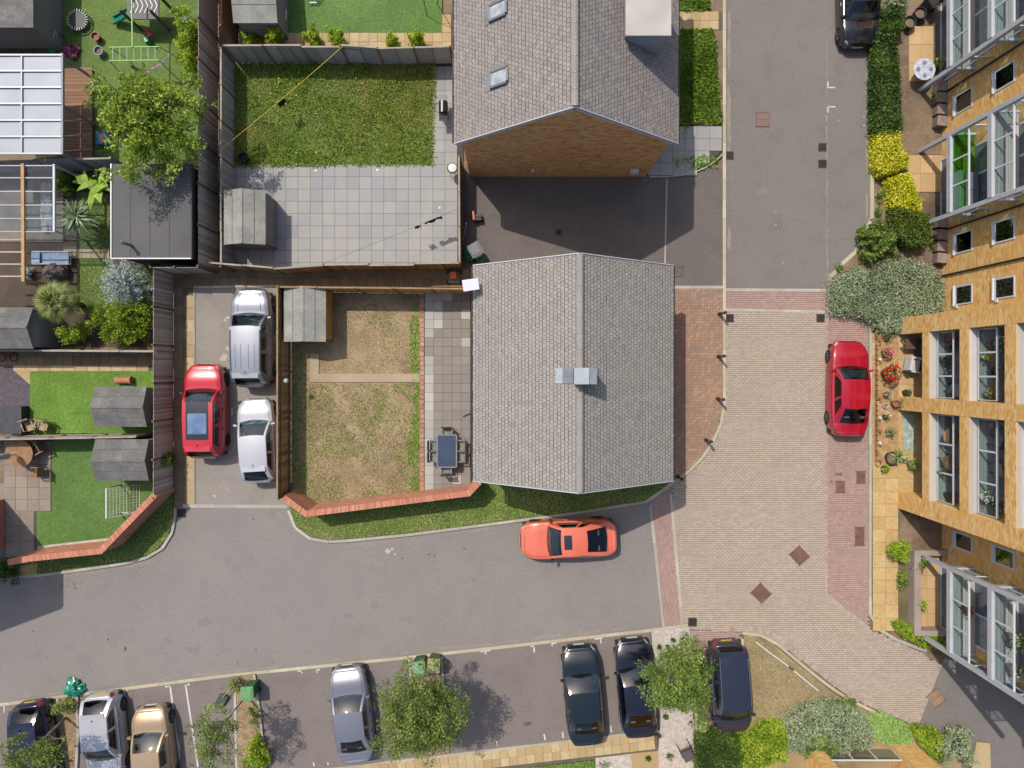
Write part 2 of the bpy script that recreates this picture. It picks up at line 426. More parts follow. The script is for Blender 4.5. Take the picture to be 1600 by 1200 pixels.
M_GREYSLAB = mat('slab_grey', C(170, 170, 168), C(156, 157, 157), 1.2, C(180, 174, 162), .5, .08, 40, rnd=[C(160, 161, 163), C(170, 170, 169), C(178, 175, 169), C(164, 166, 168)], orand=True, bump=.15, bscale=30)
M_BROWNSLAB = mat('slab_brown', C(148, 142, 135), C(139, 133, 126), 1.2, C(158, 152, 143), .5, .12, 40, rnd=[C(143, 137, 130), C(152, 146, 139)], orand=True, bump=.15, bscale=30)
M_STONE = mat('slab_stone', C(150, 134, 122), C(172, 150, 132), 1.6, C(122, 104, 92), .9, .14, 30, rnd=[C(136, 126, 116), C(152, 142, 132), C(164, 152, 138)], orand=True, bump=.25, bscale=25)
M_DIRTSHADE = mat('slab_shade_brown', C(120, 104, 84), C(146, 124, 94), .9, C(98, 86, 68), .4, .16, 30, rnd=[C(120, 102, 80), C(150, 128, 96)], orand=True, bump=.2)  # brown dirty slabs; shade on the left path is put into this tone
M_GRAVELW = mat('gravel_white', C(214, 204, 194), C(190, 180, 170), 6, None, 1, .28, 20, bump=.8, bscale=35)
M_GRAVELT = mat('gravel_tan', C(196, 160, 112), C(170, 136, 96), 5, C(214, 184, 140), 2, .28, 20, bump=.8, bscale=35)
M_WHITE = mat('road_paint', C(228, 226, 222), C(200, 196, 190), 3, rough=.7)
M_IRON = mat('iron_rust', C(128, 92, 74), C(108, 80, 66), 2.5, C(146, 108, 86), 1, .15, 40, rough=.7, bump=.3)
M_IRONG = mat('iron_dark', C(70, 60, 56), C(92, 74, 66), 3, rough=.7, metal=.2)

# ------------------------------------------------------------------ the setting
def S(name, pts, z, m): return sheet(name, PXL(pts), z, m)
g = MB(); g.prism([(-400, -400), (400, -400), (400, 400), (-400, 400)], -.3, -.06); go = g.build('ground', M_SOIL); go['kind'] = 'structure'
S('road', [(-420, 755), (1058, 755), (1058, 982), (1016, 986), (640, 1028), (350, 1057), (-420, 1148)], 0, M_ASPH)
S('road', [(1131, -420), (1365, -420), (1365, 340), (1340, 392), (1296, 430), (1295, 453), (1131, 453)], 0, M_ASPHR)
S('road', [(1469, 1038), (1432, 1131), (1480, 1150), (1560, 1220), (1800, 1330), (1800, 1010), (1520, 960)], .004, M_ASPHR)
S('parking_bays', [(-420, 1148), (350, 1057), (640, 1028), (1016, 986), (1030, 1141), (950, 1149), (600, 1190), (-420, 1318)], .004, M_ASPH2)
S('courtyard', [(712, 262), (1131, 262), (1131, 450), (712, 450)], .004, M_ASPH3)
S('car_park', [(288, 446), (448, 446), (452, 793), (275, 793), (275, 770), (303, 770), (303, 452)], .004, M_ASPH4)
SQ = [(1131, 486), (1131, 640), (1114, 688), (1088, 724), (1052, 756), (1049, 790), (1066, 981), (1100, 985), (1158, 987), (1200, 996), (1262, 1038), (1330, 1092), (1432, 1131), (1469, 1038), (1400, 1000), (1357, 982), (1292, 930), (1292, 486)]
paving('block_paving', PXL(SQ), .2, .1, 0, M_JOINT, M_BLK)
paving('pink_block_paving', PXL([(1292, 488), (1358, 492), (1358, 982), (1292, 930)]), .2, .1, 0, M_JOINT, M_BLKP, z=.005)
paving('pink_block_paving', PXL([(1133, 453), (1293, 453), (1293, 486), (1133, 484)]), .2, .1, 0, M_JOINT, M_BLKP, z=.006)
paving('pink_block_paving', PXL([(1014, 780), (1048, 760), (1066, 981), (1037, 985)]), .2, .1, math.pi/2+.09, M_JOINT, M_BLKP, z=.007)
paving('mixed_block_paving', PXL([(1040, 449), (1131, 449), (1131, 640), (1114, 688), (1088, 724), (1040, 762)]), .2, .1, math.pi/4, M_JOINTD, M_BLKO, z=.06)
paving('pink_block_paving', PXL([(1072, 984), (1156, 988), (1160, 1010), (1100, 1012), (1072, 1100)]), .2, .1, 0, M_JOINT, M_BLKP, z=.007)
# concrete edgings and kerbs
V1 = smooth_line(PXL([(1131, 640), (1124, 668), (1106, 702), (1083, 730), (1046, 758), (1008, 784)]), 5)
kerb('kerb', PXL([(1131, -420), (1131, 640)])+V1[1:], .15, -.1, .085, M_KERBW)
kerb('kerb', PXL([(1049, 449), (1129, 449)]), .14, -.1, .075, M_KERB)
kerb('kerb', PXL([(1134, 452.5), (1291, 453.5)]), .13, -.1, .02, M_KERB)
kerb('kerb', PXL([(1134, 484), (1291, 487)]), .12, -.1, .02, M_KERB)
VERGE = PXL([(1008, 784), (900, 801), (640, 835), (525, 846)])+smooth_line(PXL([(525, 846), (494, 844), (470, 832), (456, 814), (451, 793)]), 4)[1:]
kerb('kerb', VERGE, .13, -.1, .10, M_KERB)
kerb('kerb', PXL([(-60, 906), (60, 899), (190, 881)])+smooth_line(PXL([(190, 881), (240, 867), (265, 843), (274, 815), (275, 793)]), 4)[1:], .13, -.1, .10, M_KERB)
kerb('kerb', PXL([(278, 790.5), (449, 791.5)]), .17, -.1, .022, M_KERB)
kerb('kerb', PXL([(-160, 1118), (0, 1101), (350, 1056), (640, 1027), (1016, 985), (1077, 977)]), .15, -.1, .022, M_KERBW)
kerb('kerb', PXL([(1016, 790), (1037, 982)]), .13, -.1, .024, M_KERB)
kerb('kerb', PXL([(1048, 772), (1066, 976)]), .13, -.1, .026, M_KERB)
kerb('kerb', PXL([(-160, 1287), (600, 1191), (950, 1150), (1030, 1141)]), .14, -.1, .09, M_KERB)
kerb('kerb', PXL([(1362.5, -420), (1361, 342), (1339, 391), (1296, 429), (1294, 489)]), .17, -.1, .10, M_KERBW)
kerb('kerb', PXL([(1296, 490), (1359, 496), (1358, 950)])+smooth_line(PXL([(1358, 950), (1360, 968), (1372, 982), (1400, 999), (1446, 1016)]), 4)[1:], .15, -.1, .10, M_KERB)
kerb('kerb', PXL([(1160, 1085), (1159, 991)]), .13, -.1, .10, M_KERBW)
kerb('kerb', smooth_line(PXL([(1159, 988), (1178, 989), (1208, 1001), (1255, 1040), (1310, 1082), (1366, 1112)]), 4), .14, -.1, .10, M_KERBW)
kerb('kerb', PXL([(1075, 980), (1078, 1080)]), .12, -.1, .05, M_KERB)
kerb('kerb', PXL([(303, 449), (434, 447)]), .10, -.1, .06, M_KERB)
kerb('kerb', PXL([(304, 452), (304, 788)]), .06, -.1, .05, M_KERB)
b = MB(); b.bar((*XY(1042, 278), .008), (*XY(1038.5, 425), .008), .07, .012); o = b.build('drainage_channel', M_KERB); o['kind'] = 'structure'
M_BORD = mat('border_block', C(180, 164, 150), rnd=[C(166, 150, 138), C(192, 176, 160)], orand=True, speck=.1, sscale=20)
kerb('paving_border', PXL([(1291, 490), (1291, 929)]), .11, -.05, .019, M_BORD, step=.2)
kerb('paving_border', PXL([(1292, 931), (1358, 983)]), .2, -.05, .0195, M_BORD, step=.11)
kerb('paving_border', PXL([(1468, 1038), (1433, 1129)]), .2, -.05, .020, M_BORD, step=.11)
kerb('paving_border', smooth_line(PXL([(1160, 981), (1180, 982), (1213, 994), (1261, 1034), (1315, 1076), (1371, 1105), (1428, 1129)]), 3), .2, -.05, .0205, M_BORD, step=.11)
kerb('paving_border', smooth_line(PXL([(1125, 644), (1110, 692), (1082, 722), (1060, 744)]), 4)[:0] or PXL([(1135, 490), (1135, 640)]), .1, -.05, .02, M_BORD, step=.2)
kerb('paving_border', PXL([(1362, 990), (1398, 1006), (1444, 1024)]), .2, -.05, .0208, M_BORD, step=.11)
# painted bay marks: each one a mark of its own
PAINT = []
def mark(*segs):
    b = MB()
    for x0, y0, x1, y1, w in segs:
        a = Vector(XY(x0, y0)); c = Vector(XY(x1, y1)); d = (c-a); L = d.length
        b.obox(((a.x+c.x)/2, (a.y+c.y)/2, .0085), (L, w/32, .005), math.atan2(d.y, d.x))
    o = b.build('bay_marking', M_WHITE); o['kind'] = 'structure'
mark((1, 1101, 11, 1100, 2), (6, 1101, 7, 1113, 2))
mark((186, 1081, 200, 1079, 2.2), (194, 1081, 196, 1094, 2.4)); mark((258, 1073, 266, 1072, 2.2), (266, 1072, 281, 1186, 2.8))
mark((290, 1070, 297, 1069, 2.2), (290, 1069, 310, 1200, 2.8)); mark((465, 1049, 472, 1048, 2), (471, 1048, 472, 1052, 2))
mark((494, 1047, 500, 1046, 2), (495, 1047, 495, 1051, 2)); mark((561, 1039, 570, 1038, 2), (569, 1038, 569, 1041, 2))
mark((751, 1018, 766, 1016, 2.2), (758, 1017, 759, 1022, 2)); mark((829, 1010, 835, 1009, 2), (834, 1009, 835, 1019, 2.2))
mark((862, 1006, 870, 1004, 2), (862, 1006, 863, 1009, 2)); mark((929, 998.5, 941, 997, 2.2), (938, 998, 939, 1005, 2.2))
mark((776, 1158, 777, 1165, 2.2)); mark((850, 1147, 852, 1156, 2.4)); mark((879, 1143, 880, 1153, 2.4)); mark((954, 1134, 955.5, 1144, 2.4))
mark((490, 1191, 491, 1197, 2)); mark((512, 1191, 513, 1195, 2))
mark((1293.5, 128, 1293.5, 137, 2), (1293, 137, 1305, 137, 2)); mark((1293.5, 167, 1305, 167, 2), (1293.5, 167, 1293.5, 176, 2))
# iron covers and gully grates
def cover(x, y, w, h, rz, m, label, frame=True):
    t = thing('manhole_cover', label, 'manhole cover', W(x, y, .012), rz)
    if frame:
        for sx, sy, dx, dy in ((0, h/2, w, .04), (0, -h/2, w, .04), (w/2, 0, .04, h), (-w/2, 0, .04, h)):
            b = MB(); b.obox((sx, sy, .006), (dx+(.04 if dx > dy else -.04), dy, .02)); b.build('frame', M_IRON, t, local=True)
    b = MB(); b.obox((0, 0, .005), (w-.05, h-.05, .014)); b.build('lid', m, t, local=True)
    b = MB(); b.obox((0, 0, .013), (math.hypot(w, h)*.6 if rz else w*.8, .012, .004), 0); b.build('lid_joint', M_IRONG, t, local=True)
    return t
def grate(x, y, s, label, z=.0, n=6):
    t = thing('drain_grate', label, 'drain', W(x, y, z+.012))
    b = MB(); b.obox((0, 0, -.004), (s, s, .012)); b.build('pit', mat('pit_black', C(28, 22, 24)), t, local=True)
    b = MB()
    for e in (-1, 1): b.obox((e*s/2, 0, .006), (.04, s+.04, .02)); b.obox((0, e*s/2, .0065), (s, .04, .018))
    b.build('frame', M_IRONG, t, local=True)
    for i in range(n):
        u = -s/2+s*(i+.5)/n; L = (s-abs(u)*1.2)*1.1
        b = MB(); b.obox((u*.72, -u*.72, .008), (min(L, s*.95-abs(u)*1.2+.05), .025, .014), math.pi/4); b.build('bar', M_IRONG, t, local=True)
    return t
cover(1249, 868, .72, .72, R(42), M_IRON, 'larger rusty square manhole cover set diagonally, upper of the two in the block paving')
cover(1189, 927, .74, .74, R(45), M_IRON, 'rusty square manhole cover set diagonally, lower of the two in the block paving')
cover(1462, 1091, .72, .72, R(40), mat('iron_pale', C(168, 138, 112), C(150, 120, 98), 3, speck=.1), 'pale brown square manhole cover on the asphalt at the lower right corner')
cover(1192, 187, .66, .66, 0, mat('iron_pink', C(146, 118, 108), C(132, 110, 102), 3, speck=.1), 'pinkish square manhole cover in the middle of the upper right road')
cover(1345, 746, .46, .58, 0, M_IRON, 'brown rectangular service cover by the kerb, upper one beside the flagstone path')
cover(1313, 761, .46, .58, 0, M_IRON, 'brown rectangular service cover in the middle of the pink paving')
cover(1343, 838, .48, .88, 0, M_IRON, 'long brown service cover by the kerb next to the flagstone path')
cover(1310, 741, .40, .18, 0, mat('iron_grey', C(140, 138, 130), C(112, 110, 104), 4), 'small grey slotted cover on the pink paving', False)
cover(1299, 753, .14, .22, 0, mat('iron_grey', C(140, 138, 130)), 'tiny grey stopcock cover on the pink paving edge', False)
cover(1144, 985, .40, .30, R(55), mat('slab_cover', C(176, 148, 132)), 'tilted small pale cover by the kerb of the dry grass bed', False)
cover(1061, 424, .44, .5, 0, mat('iron_court', C(118, 112, 102), C(98, 94, 86), 4), 'grey inspection cover beside the big roof corner on the courtyard')
grate(1140, 243, .36, 'dark drain grate at the kerb beside the weedy slab path')
grate(1285, 230, .36, 'upper of two dark drain grates on the upper right road')
grate(1285, 256, .36, 'lower of two dark drain grates on the upper right road')
grate(1140, 497, .36, 'dark drain grate beside the northernmost bollard', .012)
grate(1282, 497, .36, 'dark drain grate at the corner of the block paving near the shrub bed', .012)
grate(284, 802, .38, 'rusty drain grate at the car park entrance')
grate(1082, 972, .38, 'brown drain grate at the lower corner of the block paving', .012)
grate(873, 363, .24, 'small dark drain in the shaded courtyard', n=4)
cover(345, 1075, .2, .24, 0, mat('iron_grey', C(140, 138, 130)), 'small grey stopcock cover in the parking bay by the green bin', False)
# ------------------------------------------------------------------ building materials
M_TILE = mat('roof_tile_grey', C(166, 162, 154), C(158, 153, 146), .5, C(174, 167, 155), .5, .06, 50, rnd=[C(156, 151, 145), C(166, 162, 154), C(176, 171, 163), C(164, 157, 151)], rough=.9, bump=.2)
M_TILE2 = mat('roof_tile_brownish', C(160, 152, 148), C(150, 142, 138), .5, C(168, 158, 151), .5, .06, 50, rnd=[C(148, 140, 137), C(160, 152, 148), C(172, 164, 158), C(154, 146, 144)], rough=.9, bump=.2)
M_UNDER = mat('roof_underlay', C(84, 80, 78), rough=.95)
M_RIDGE = mat('ridge_tile_grey', C(166, 160, 154), C(154, 148, 142), 1, speck=.1, rough=.85)
M_LEAD = mat('lead_grey', C(146, 152, 158), C(130, 136, 144), 2, rough=.6, metal=.2)
M_BARGE = mat('bargeboard_white', C(214, 218, 224), rough=.5)
M_GUTTER = mat('gutter_black', C(44, 46, 52), rough=.45)
M_DARKBLUE = mat('verge_trim_dark', C(58, 66, 92), rough=.5)
M_MORTAR = mat('mortar', C(176, 150, 120), C(160, 138, 112), 2, rough=.95)
M_GBRICK = mat('brick_brown', C(246, 186, 116), C(238, 172, 102), .7, C(248, 196, 130), .3, .1, 40, rnd=[C(196, 130, 74), C(236, 172, 104), C(252, 196, 126), C(254, 212, 150), C(222, 154, 94)], rough=.9)
M_RBRICK = mat('brick_red', C(212, 142, 112), C(202, 130, 100), 1, C(220, 158, 126), .5, .1, 40, rnd=[C(190, 118, 90), C(212, 142, 112), C(230, 166, 136), C(202, 130, 104)], rough=.9)
M_RMORT = mat('mortar_pale', C(196, 160, 138), rough=.95)
M_YBRICK = mat('brick_yellow', C(246, 196, 116), C(240, 184, 102), .5, C(250, 206, 132), .25, .1, 40, rnd=[C(222, 160, 84), C(244, 196, 118), C(253, 213, 140), C(255, 230, 174), C(236, 174, 96), C(248, 204, 126)], rough=.9)
M_YMORT = mat('mortar_yellow', C(240, 200, 134), rough=.95)
M_WHITEU = mat('white_upvc', C(232, 234, 238), rough=.35)
M_GLASSD = glassmat('window_glass', (.30, .36, .40, 1), .10)
M_GLASSC = glassmat('balcony_glass', (.80, .87, .88, 1), .0, ior=1.18)
M_ROOMDARK = mat('room_dark', C(60, 62, 64), C(84, 82, 80), 1.5, rough=.9)

def tile_slope(e0, e1, r0, r1, g=.2, w=.2, th=.022, lift=.0):
    """lapped tiles from eave e0-e1 up to ridge r0-r1 (e1 beyond e0 along u)"""
    e0, e1, r0, r1 = (np.array(p, float) for p in (e0, e1, r0, r1))
    L = np.linalg.norm(e1-e0); u = (e1-e0)/L; mid = ((r0+r1)-(e0+e1))/2; mid = mid-u*(mid@u); Sl = np.linalg.norm(mid); v = mid/Sl
    n = np.cross(u, v);  n = n if n[2] > 0 else -n
    nu = int(round(L/w)); nv = int(round(Sl/g)); w = L/nu; g = Sl/nv
    i, j = np.meshgrid(np.arange(nu+1), np.arange(nv), indexing='ij'); i = i.ravel(); j = j.ravel()
    a0 = (i-.5*(j % 2))*w; a1 = np.clip(a0+w, 0, L); a0 = np.clip(a0, 0, L); ok = a1-a0 > .03; a0, a1, j = a0[ok]+.007, a1[ok]-.007, j[ok]
    k = len(a0); h = th*RNG.uniform(.75, 1.25, k); sk = RNG.normal(0, .006, k)
    sh0 = (r0-e0)@u/Sl; sh1 = (r1-e1)@u/Sl
    def pt(a, b, z):
        off = sh0*(1-a/L)*b+sh1*(a/L)*b
        return e0+(a+off)[:, None]*u+b[:, None]*v+z[:, None]*n
    z0 = np.zeros(k); b0 = j*g
    V = np.stack((pt(a0, b0+sk, z0+lift), pt(a1, b0+sk, z0+lift), pt(a0, b0+sk, h+lift), pt(a1, b0+sk, h+lift), pt(a0, b0+g-.030, h*.4+lift), pt(a1, b0+g-.030, h*.4+lift)), 1).reshape(-1, 3)
    b = (np.arange(k)*6)[:, None]
    F = np.concatenate((b+np.array((2, 3, 5, 4)), b+np.array((0, 1, 3, 2))), 1).reshape(-1, 4)
    return V, F, np.repeat(RNG.random(k), 2)
def poly_part(name, pts, m, parent, th=.0):
    b = MB(); b.face(pts)
    return b.build(name, m, parent)
def slab3(name, quad, th, m, parent):
    """thin solid from a quad, thickness downward"""
    q = [Vector(p) for p in quad]; n = (q[1]-q[0]).cross(q[3]-q[0]).normalized(); n = n if n.z > 0 else -n
    b = MB(); lo = [p-n*th for p in q]; b.v = [tuple(p) for p in lo+q]
    b.f = [(3, 2, 1, 0), (4, 5, 6, 7), (0, 1, 5, 4), (1, 2, 6, 5), (2, 3, 7, 6), (3, 0, 4, 7)]; b.r = [.5]*6
    return b.build(name, m, parent)
def ridge_tiles(parent, a, c, m, rad=.14, step=.6, clip=.02):
    a = Vector(a); c = Vector(c); L = (c-a).length; n = max(1, round(L/step)); d = (c-a)/n
    s_ = d.normalized().cross(Vector((0, 0, 1)))
    for i in range(n):
        p = a+d*i; q = a+d*(i+1)-d.normalized()*.012; b = MB(); N = 8; i0 = 0
        for pp, rr in ((p, rad), (q, rad*.97)):
            for k in range(N+1):
                t = math.pi*(k/N)*.86+math.pi*.07
                b.v.append(tuple(pp+s_*(math.cos(t)*rr)+Vector((0, 0, math.sin(t)*rr*.75-.05))))
        for k in range(N): b.f.append((k, N+1+k, N+2+k, k+1)); b.r.append(.5)
        o = b.build('ridge_tile', m, parent, smooth=True)
        cl = MB(); cl.obox((q.x, q.y, q.z+rad*.75-.052+.012), (.03, .03, .025)); cl.build('clip', M_BARGE, o)

def gable_house(name, label, x0, x1, y0, y1, he, hr, ov, mt, brick, mort, verge=.1, gables=(1, 1), tile=.168):
    """ridge along y; x0..x1 eave to eave in metres, y0 south verge, y1 north verge"""
    xc = (x0+x1)/2; t = thing(name, label, 'house', (xc, (y0+y1)/2, 0))
    wx0, wx1, wy0, wy1 = x0+ov, x1-ov, y0+verge, y1-verge
    sl_ = (hr-he)/(xc-x0); hw = he+sl_*ov-.1                     # wall head
    b = MB(); b.v = [(wx0, wy0, -.1), (wx1, wy0, -.1), (wx1, wy1, -.1), (wx0, wy1, -.1), (wx0, wy0, hw), (wx1, wy0, hw), (wx1, wy1, hw), (wx0, wy1, hw), (xc, wy0, hr-.12), (xc, wy1, hr-.12)]
    b.f = [(0, 1, 5, 8, 4), (2, 3, 7, 9, 6), (1, 2, 6, 5), (3, 0, 4, 7)]; b.r = [.5]*4
    wl = b.build('wall', mort, t)
    parts = []
    gm = lambda a, h: h < hw+(hr-.12-hw)*(1-np.abs(a-(wx1-wx0)/2)/((wx1-wx0)/2))-.06
    parts.append(wall_bricks((wx0, wy0, 0), (1, 0, 0), wx1-wx0, hr, (0, -1, 0), mask=gm))
    parts.append(wall_bricks((wx1, wy0, 0), (0, 1, 0), wy1-wy0, hw-.02, (1, 0, 0)))
    parts.append(wall_bricks((wx0, wy0, 0), (0, 1, 0), wy1-wy0, hw-.02, (-1, 0, 0)))
    add_arrays('brick', parts, brick, wl)
    for sgn, xe in ((-1, x0), (1, x1)):
        q = [(xe, y0, he), (xe, y1, he), (xc, y1, hr), (xc, y0, hr)]
        rf = slab3('roof', q, .09, M_UNDER, t)
        A = tile_slope((xe-sgn*-.03, y0+.015, he-.01), (xe-sgn*-.03, y1-.015, he-.01), (xc, y0+.015, hr+.004), (xc, y1-.015, hr+.004), tile, tile)
        add_arrays('roof_tile', [A], mt, rf)
        g_ = MB(); g_.tube([(xe+sgn*.07, y0+.03, he-.07), (xe+sgn*.07, y1-.03, he-.07)], .055, 8); g_.build('gutter', M_GUTTER, t)
        for yy in (y0, y1):
            d = -1 if yy == y0 else 1
            bb = MB(); bb.bar((xe, yy+d*.012, he-.05), (xc, yy+d*.012, hr-.05), .03, .2); bb.build('bargeboard', M_BARGE, t)
            bb = MB(); bb.bar((xe, yy+d*.01, he+.028), (xc-sgn*-.0, yy+d*.01, hr+.028), .07, .03); bb.build('verge_trim', M_LEAD, t)
    ridge_tiles(t, (xc, y1-.02, hr+.05), (xc, y0+.02, hr+.05), M_RIDGE)
    return t
def ux(p): return (p-NX)/SC
def uy(p): return -(p-NY)/SC
# lower house under the drone
KE = CAMH/(CAMH-3.83)
LH = gable_house('house', 'low gabled house with pale grey tiled roof and lead chimney in the middle', (740.5-NX)/KE/SC, (1050.5-NX)/KE/SC, -(751-NY)/KE/SC, -(415-NY)/KE/SC, 3.83, 6.82, .3, M_TILE, M_GBRICK, M_MORTAR)
xr = ((740.5-NX)/KE+(1050.5-NX)/KE)/2/SC; lsl = (6.82-3.83)/((1050.5-740.5)/2/KE/SC)
# lead clad chimney box astride the ridge with sloping flashings
M_LEADL = mat('lead_light', C(186, 194, 200), C(172, 182, 190), 3, rough=.55)
cy0, cy1 = -.44, .12
ch = one(lambda b: b.box(xr-.27, cy0, 6.3, xr+.53, cy1, 7.5)).build('chimney', M_LEAD, LH)
one(lambda b: b.box(xr-.30, cy0-.03, 7.5, xr+.27, cy1+.03, 7.55)).build('cap', M_LEADL, ch)
one(lambda b: b.box(xr+.31, cy0-.03, 7.5, xr+.56, cy1+.03, 7.54)).build('cap', M_LEAD, ch)
for x0, x1, m_ in ((-.92, -.66, M_LEADL), (-.66, -.27, M_LEAD), (.53, .78, M_LEAD)):
    z0, z1 = 6.82-abs(x0)*lsl+.075, 6.82-abs(x1)*lsl+.075
    slab3('flashing', [(xr+x0, cy0-.02, z0), (xr+x1, cy0-.02, z1), (xr+x1, cy1+.02, z1), (xr+x0, cy1+.02, z0)], .03, m_, LH)
# upper house
KU = CAMH/(CAMH-5.1)
UH = gable_house('house', 'tall brick gabled house with roof windows, a dormer and a brown gable end', (711-NX)/KU/SC, (1058-NX)/KU/SC, -(-302.0)/SC, 19.5, 5.1, 9.0, .32, M_TILE2, M_GBRICK, M_MORTAR, tile=.175)
uxc = ((711-NX)+(1058-NX))/2/KU/SC; uhalf = (1058-711)/2/KU/SC; usl = 3.9/uhalf
def uz(x): return 9.0-abs(x-uxc)*usl
for yy in (uy(107), ):
    pass
def roof_window(pxx, pyy, w, L, lab):
    # px of centre at the roof height there
    x = None
    for _ in range(6):
        h = uz(x) if x is not None else 7; x, y, _z = W(pxx, pyy, h)
    zc = uz(x); d = Vector((1, 0, usl)).normalized(); n = Vector((-usl, 0, 1)).normalized(); c = Vector((x, y, zc))+n*.05
    fr = MB()
    for s in (-1, 1):
        fr.bar(c+Vector((0, s*(w/2), 0))-d*L/2+n*.03, c+Vector((0, s*(w/2), 0))+d*L/2+n*.03, .09, .12)
        fr.bar(c+d*(s*L/2)+n*.03-Vector((0, w/2-.045, 0)), c+d*(s*L/2)+n*.03+Vector((0, w/2-.045, 0)), .09, .12)
    f = fr.build('roof_window', mat('window_frame_grey', C(120, 124, 132), rough=.5), UH)
    q = [c-d*(L/2-.04)-Vector((0, w/2-.04, 0))+n*.05, c+d*(L/2-.04)-Vector((0, w/2-.04, 0))+n*.05, c+d*(L/2-.04)+Vector((0, w/2-.04, 0))+n*.05, c-d*(L/2-.04)+Vector((0, w/2-.04, 0))+n*.05]
    slab3('pane', q, .01, mat('roof_pane', C(196, 200, 206), C(150, 158, 166), 3, rough=.08, spec=.8), f)
    ap = c-d*(L/2+.12)+n*.0
    slab3('flashing', [ap-d*.12-Vector((0, w/2+.08, 0)), ap+d*.08-Vector((0, w/2+.08, 0)), ap+d*.08+Vector((0, w/2+.08, 0)), ap-d*.12+Vector((0, w/2+.08, 0))], .02, M_LEAD, f)
roof_window(781, 122, .60, .86, ''); roof_window(779, 17, .60, .86, '')
# dormer on the east slope
dx0, dx1 = (978-NX)/1.3/SC, (1046-NX)/1.3/SC; dy0 = -(54-NY)/1.3/SC; dy1 = dy0+2.4; dz = 7.72
dm = one(lambda b: b.box(dx0, dy0+.05, 5.4, dx1-.05, dy1, dz-.08)).build('dormer', mat('dormer_cladding', C(176, 182, 190), C(160, 166, 176), 1, rough=.6), UH)
one(lambda b: b.box(dx0-.02, dy0-.05, dz-.08, dx1+.06, dy1+.05, dz)).build('dormer_roof', mat('dormer_felt', C(206, 202, 194), C(190, 186, 178), .8, speck=.05), dm)
wf = one(lambda b: (b.box(dx1-.04, dy0+.35, 6.2, dx1+.02, dy1-.3, 6.28), b.box(dx1-.04, dy0+.35, 7.42, dx1+.02, dy1-.3, 7.5), b.box(dx1-.04, dy0+.35, 6.28, dx1+.02, dy0+.43, 7.42), b.box(dx1-.04, dy1-.38, 6.28, dx1+.02, dy1-.3, 7.42))).build('dormer_window', M_WHITEU, dm)
one(lambda b: b.box(dx1-.045, dy0+.43, 6.28, dx1-.02, dy1-.38, 7.42)).build('pane', mat('pane_dark', C(128, 136, 146), C(100, 108, 118), 3, rough=.05, spec=.9), dm)
# gable fittings
gl = one(lambda b: (b.box(ux(978), uy(276)-.02, 1.0, ux(990), uy(276)-.2, 1.35))).build('meter_box', M_WHITEU, UH)
one(lambda b: b.box(ux(829), uy(276)-.02, 1.05, ux(834), uy(276)-.12, 1.3)).build('wall_light', M_WHITEU, UH)
# house at the left edge whose gable only just enters the picture
WHx1 = ux(22); WHs = uy(858)
WHO = gable_house('house', 'red brick house cut off by the left edge beside the stone path', WHx1-8.6, WHx1, WHs, uy(776), 6.0, 8.6, .42, M_TILE2, M_RBRICK, M_RMORT)

# ------------------------------------------------------------------ fences
M_FBROWN = mat('fence_weathered', C(206, 188, 168), C(190, 170, 152), 1.5, C(216, 198, 178), .6, .15, 30, rnd=[C(150, 132, 116), C(206, 186, 166), C(236, 218, 198), C(184, 162, 142)], rough=.95, stretch=(1, 1, .2))
M_FGREY = mat('fence_grey', C(196, 190, 184), C(180, 174, 168), 1.5, C(206, 200, 194), .6, .12, 30, rnd=[C(166, 160, 156), C(196, 190, 184), C(214, 208, 200)], rough=.95)
M_FGOLD = mat('fence_gold', C(190, 152, 104), C(164, 130, 88), 1.2, C(150, 124, 90), .5, .15, 30, rnd=[C(140, 108, 68), C(194, 156, 106), C(220, 182, 130), C(170, 134, 90)], rough=.9)
M_FORANGE = mat('fence_orange', C(214, 160, 92), C(194, 142, 78), 1.2, None, .5, .12, 30, rnd=[C(198, 142, 78), C(220, 166, 98), C(230, 182, 114)], rough=.9)
M_POST = mat('post_timber', C(120, 98, 72), C(140, 116, 86), 1.5, speck=.1, rough=.9)
M_POSTC = mat('post_concrete', C(168, 160, 148), C(150, 144, 134), 1.5, speck=.1, rough=.95)
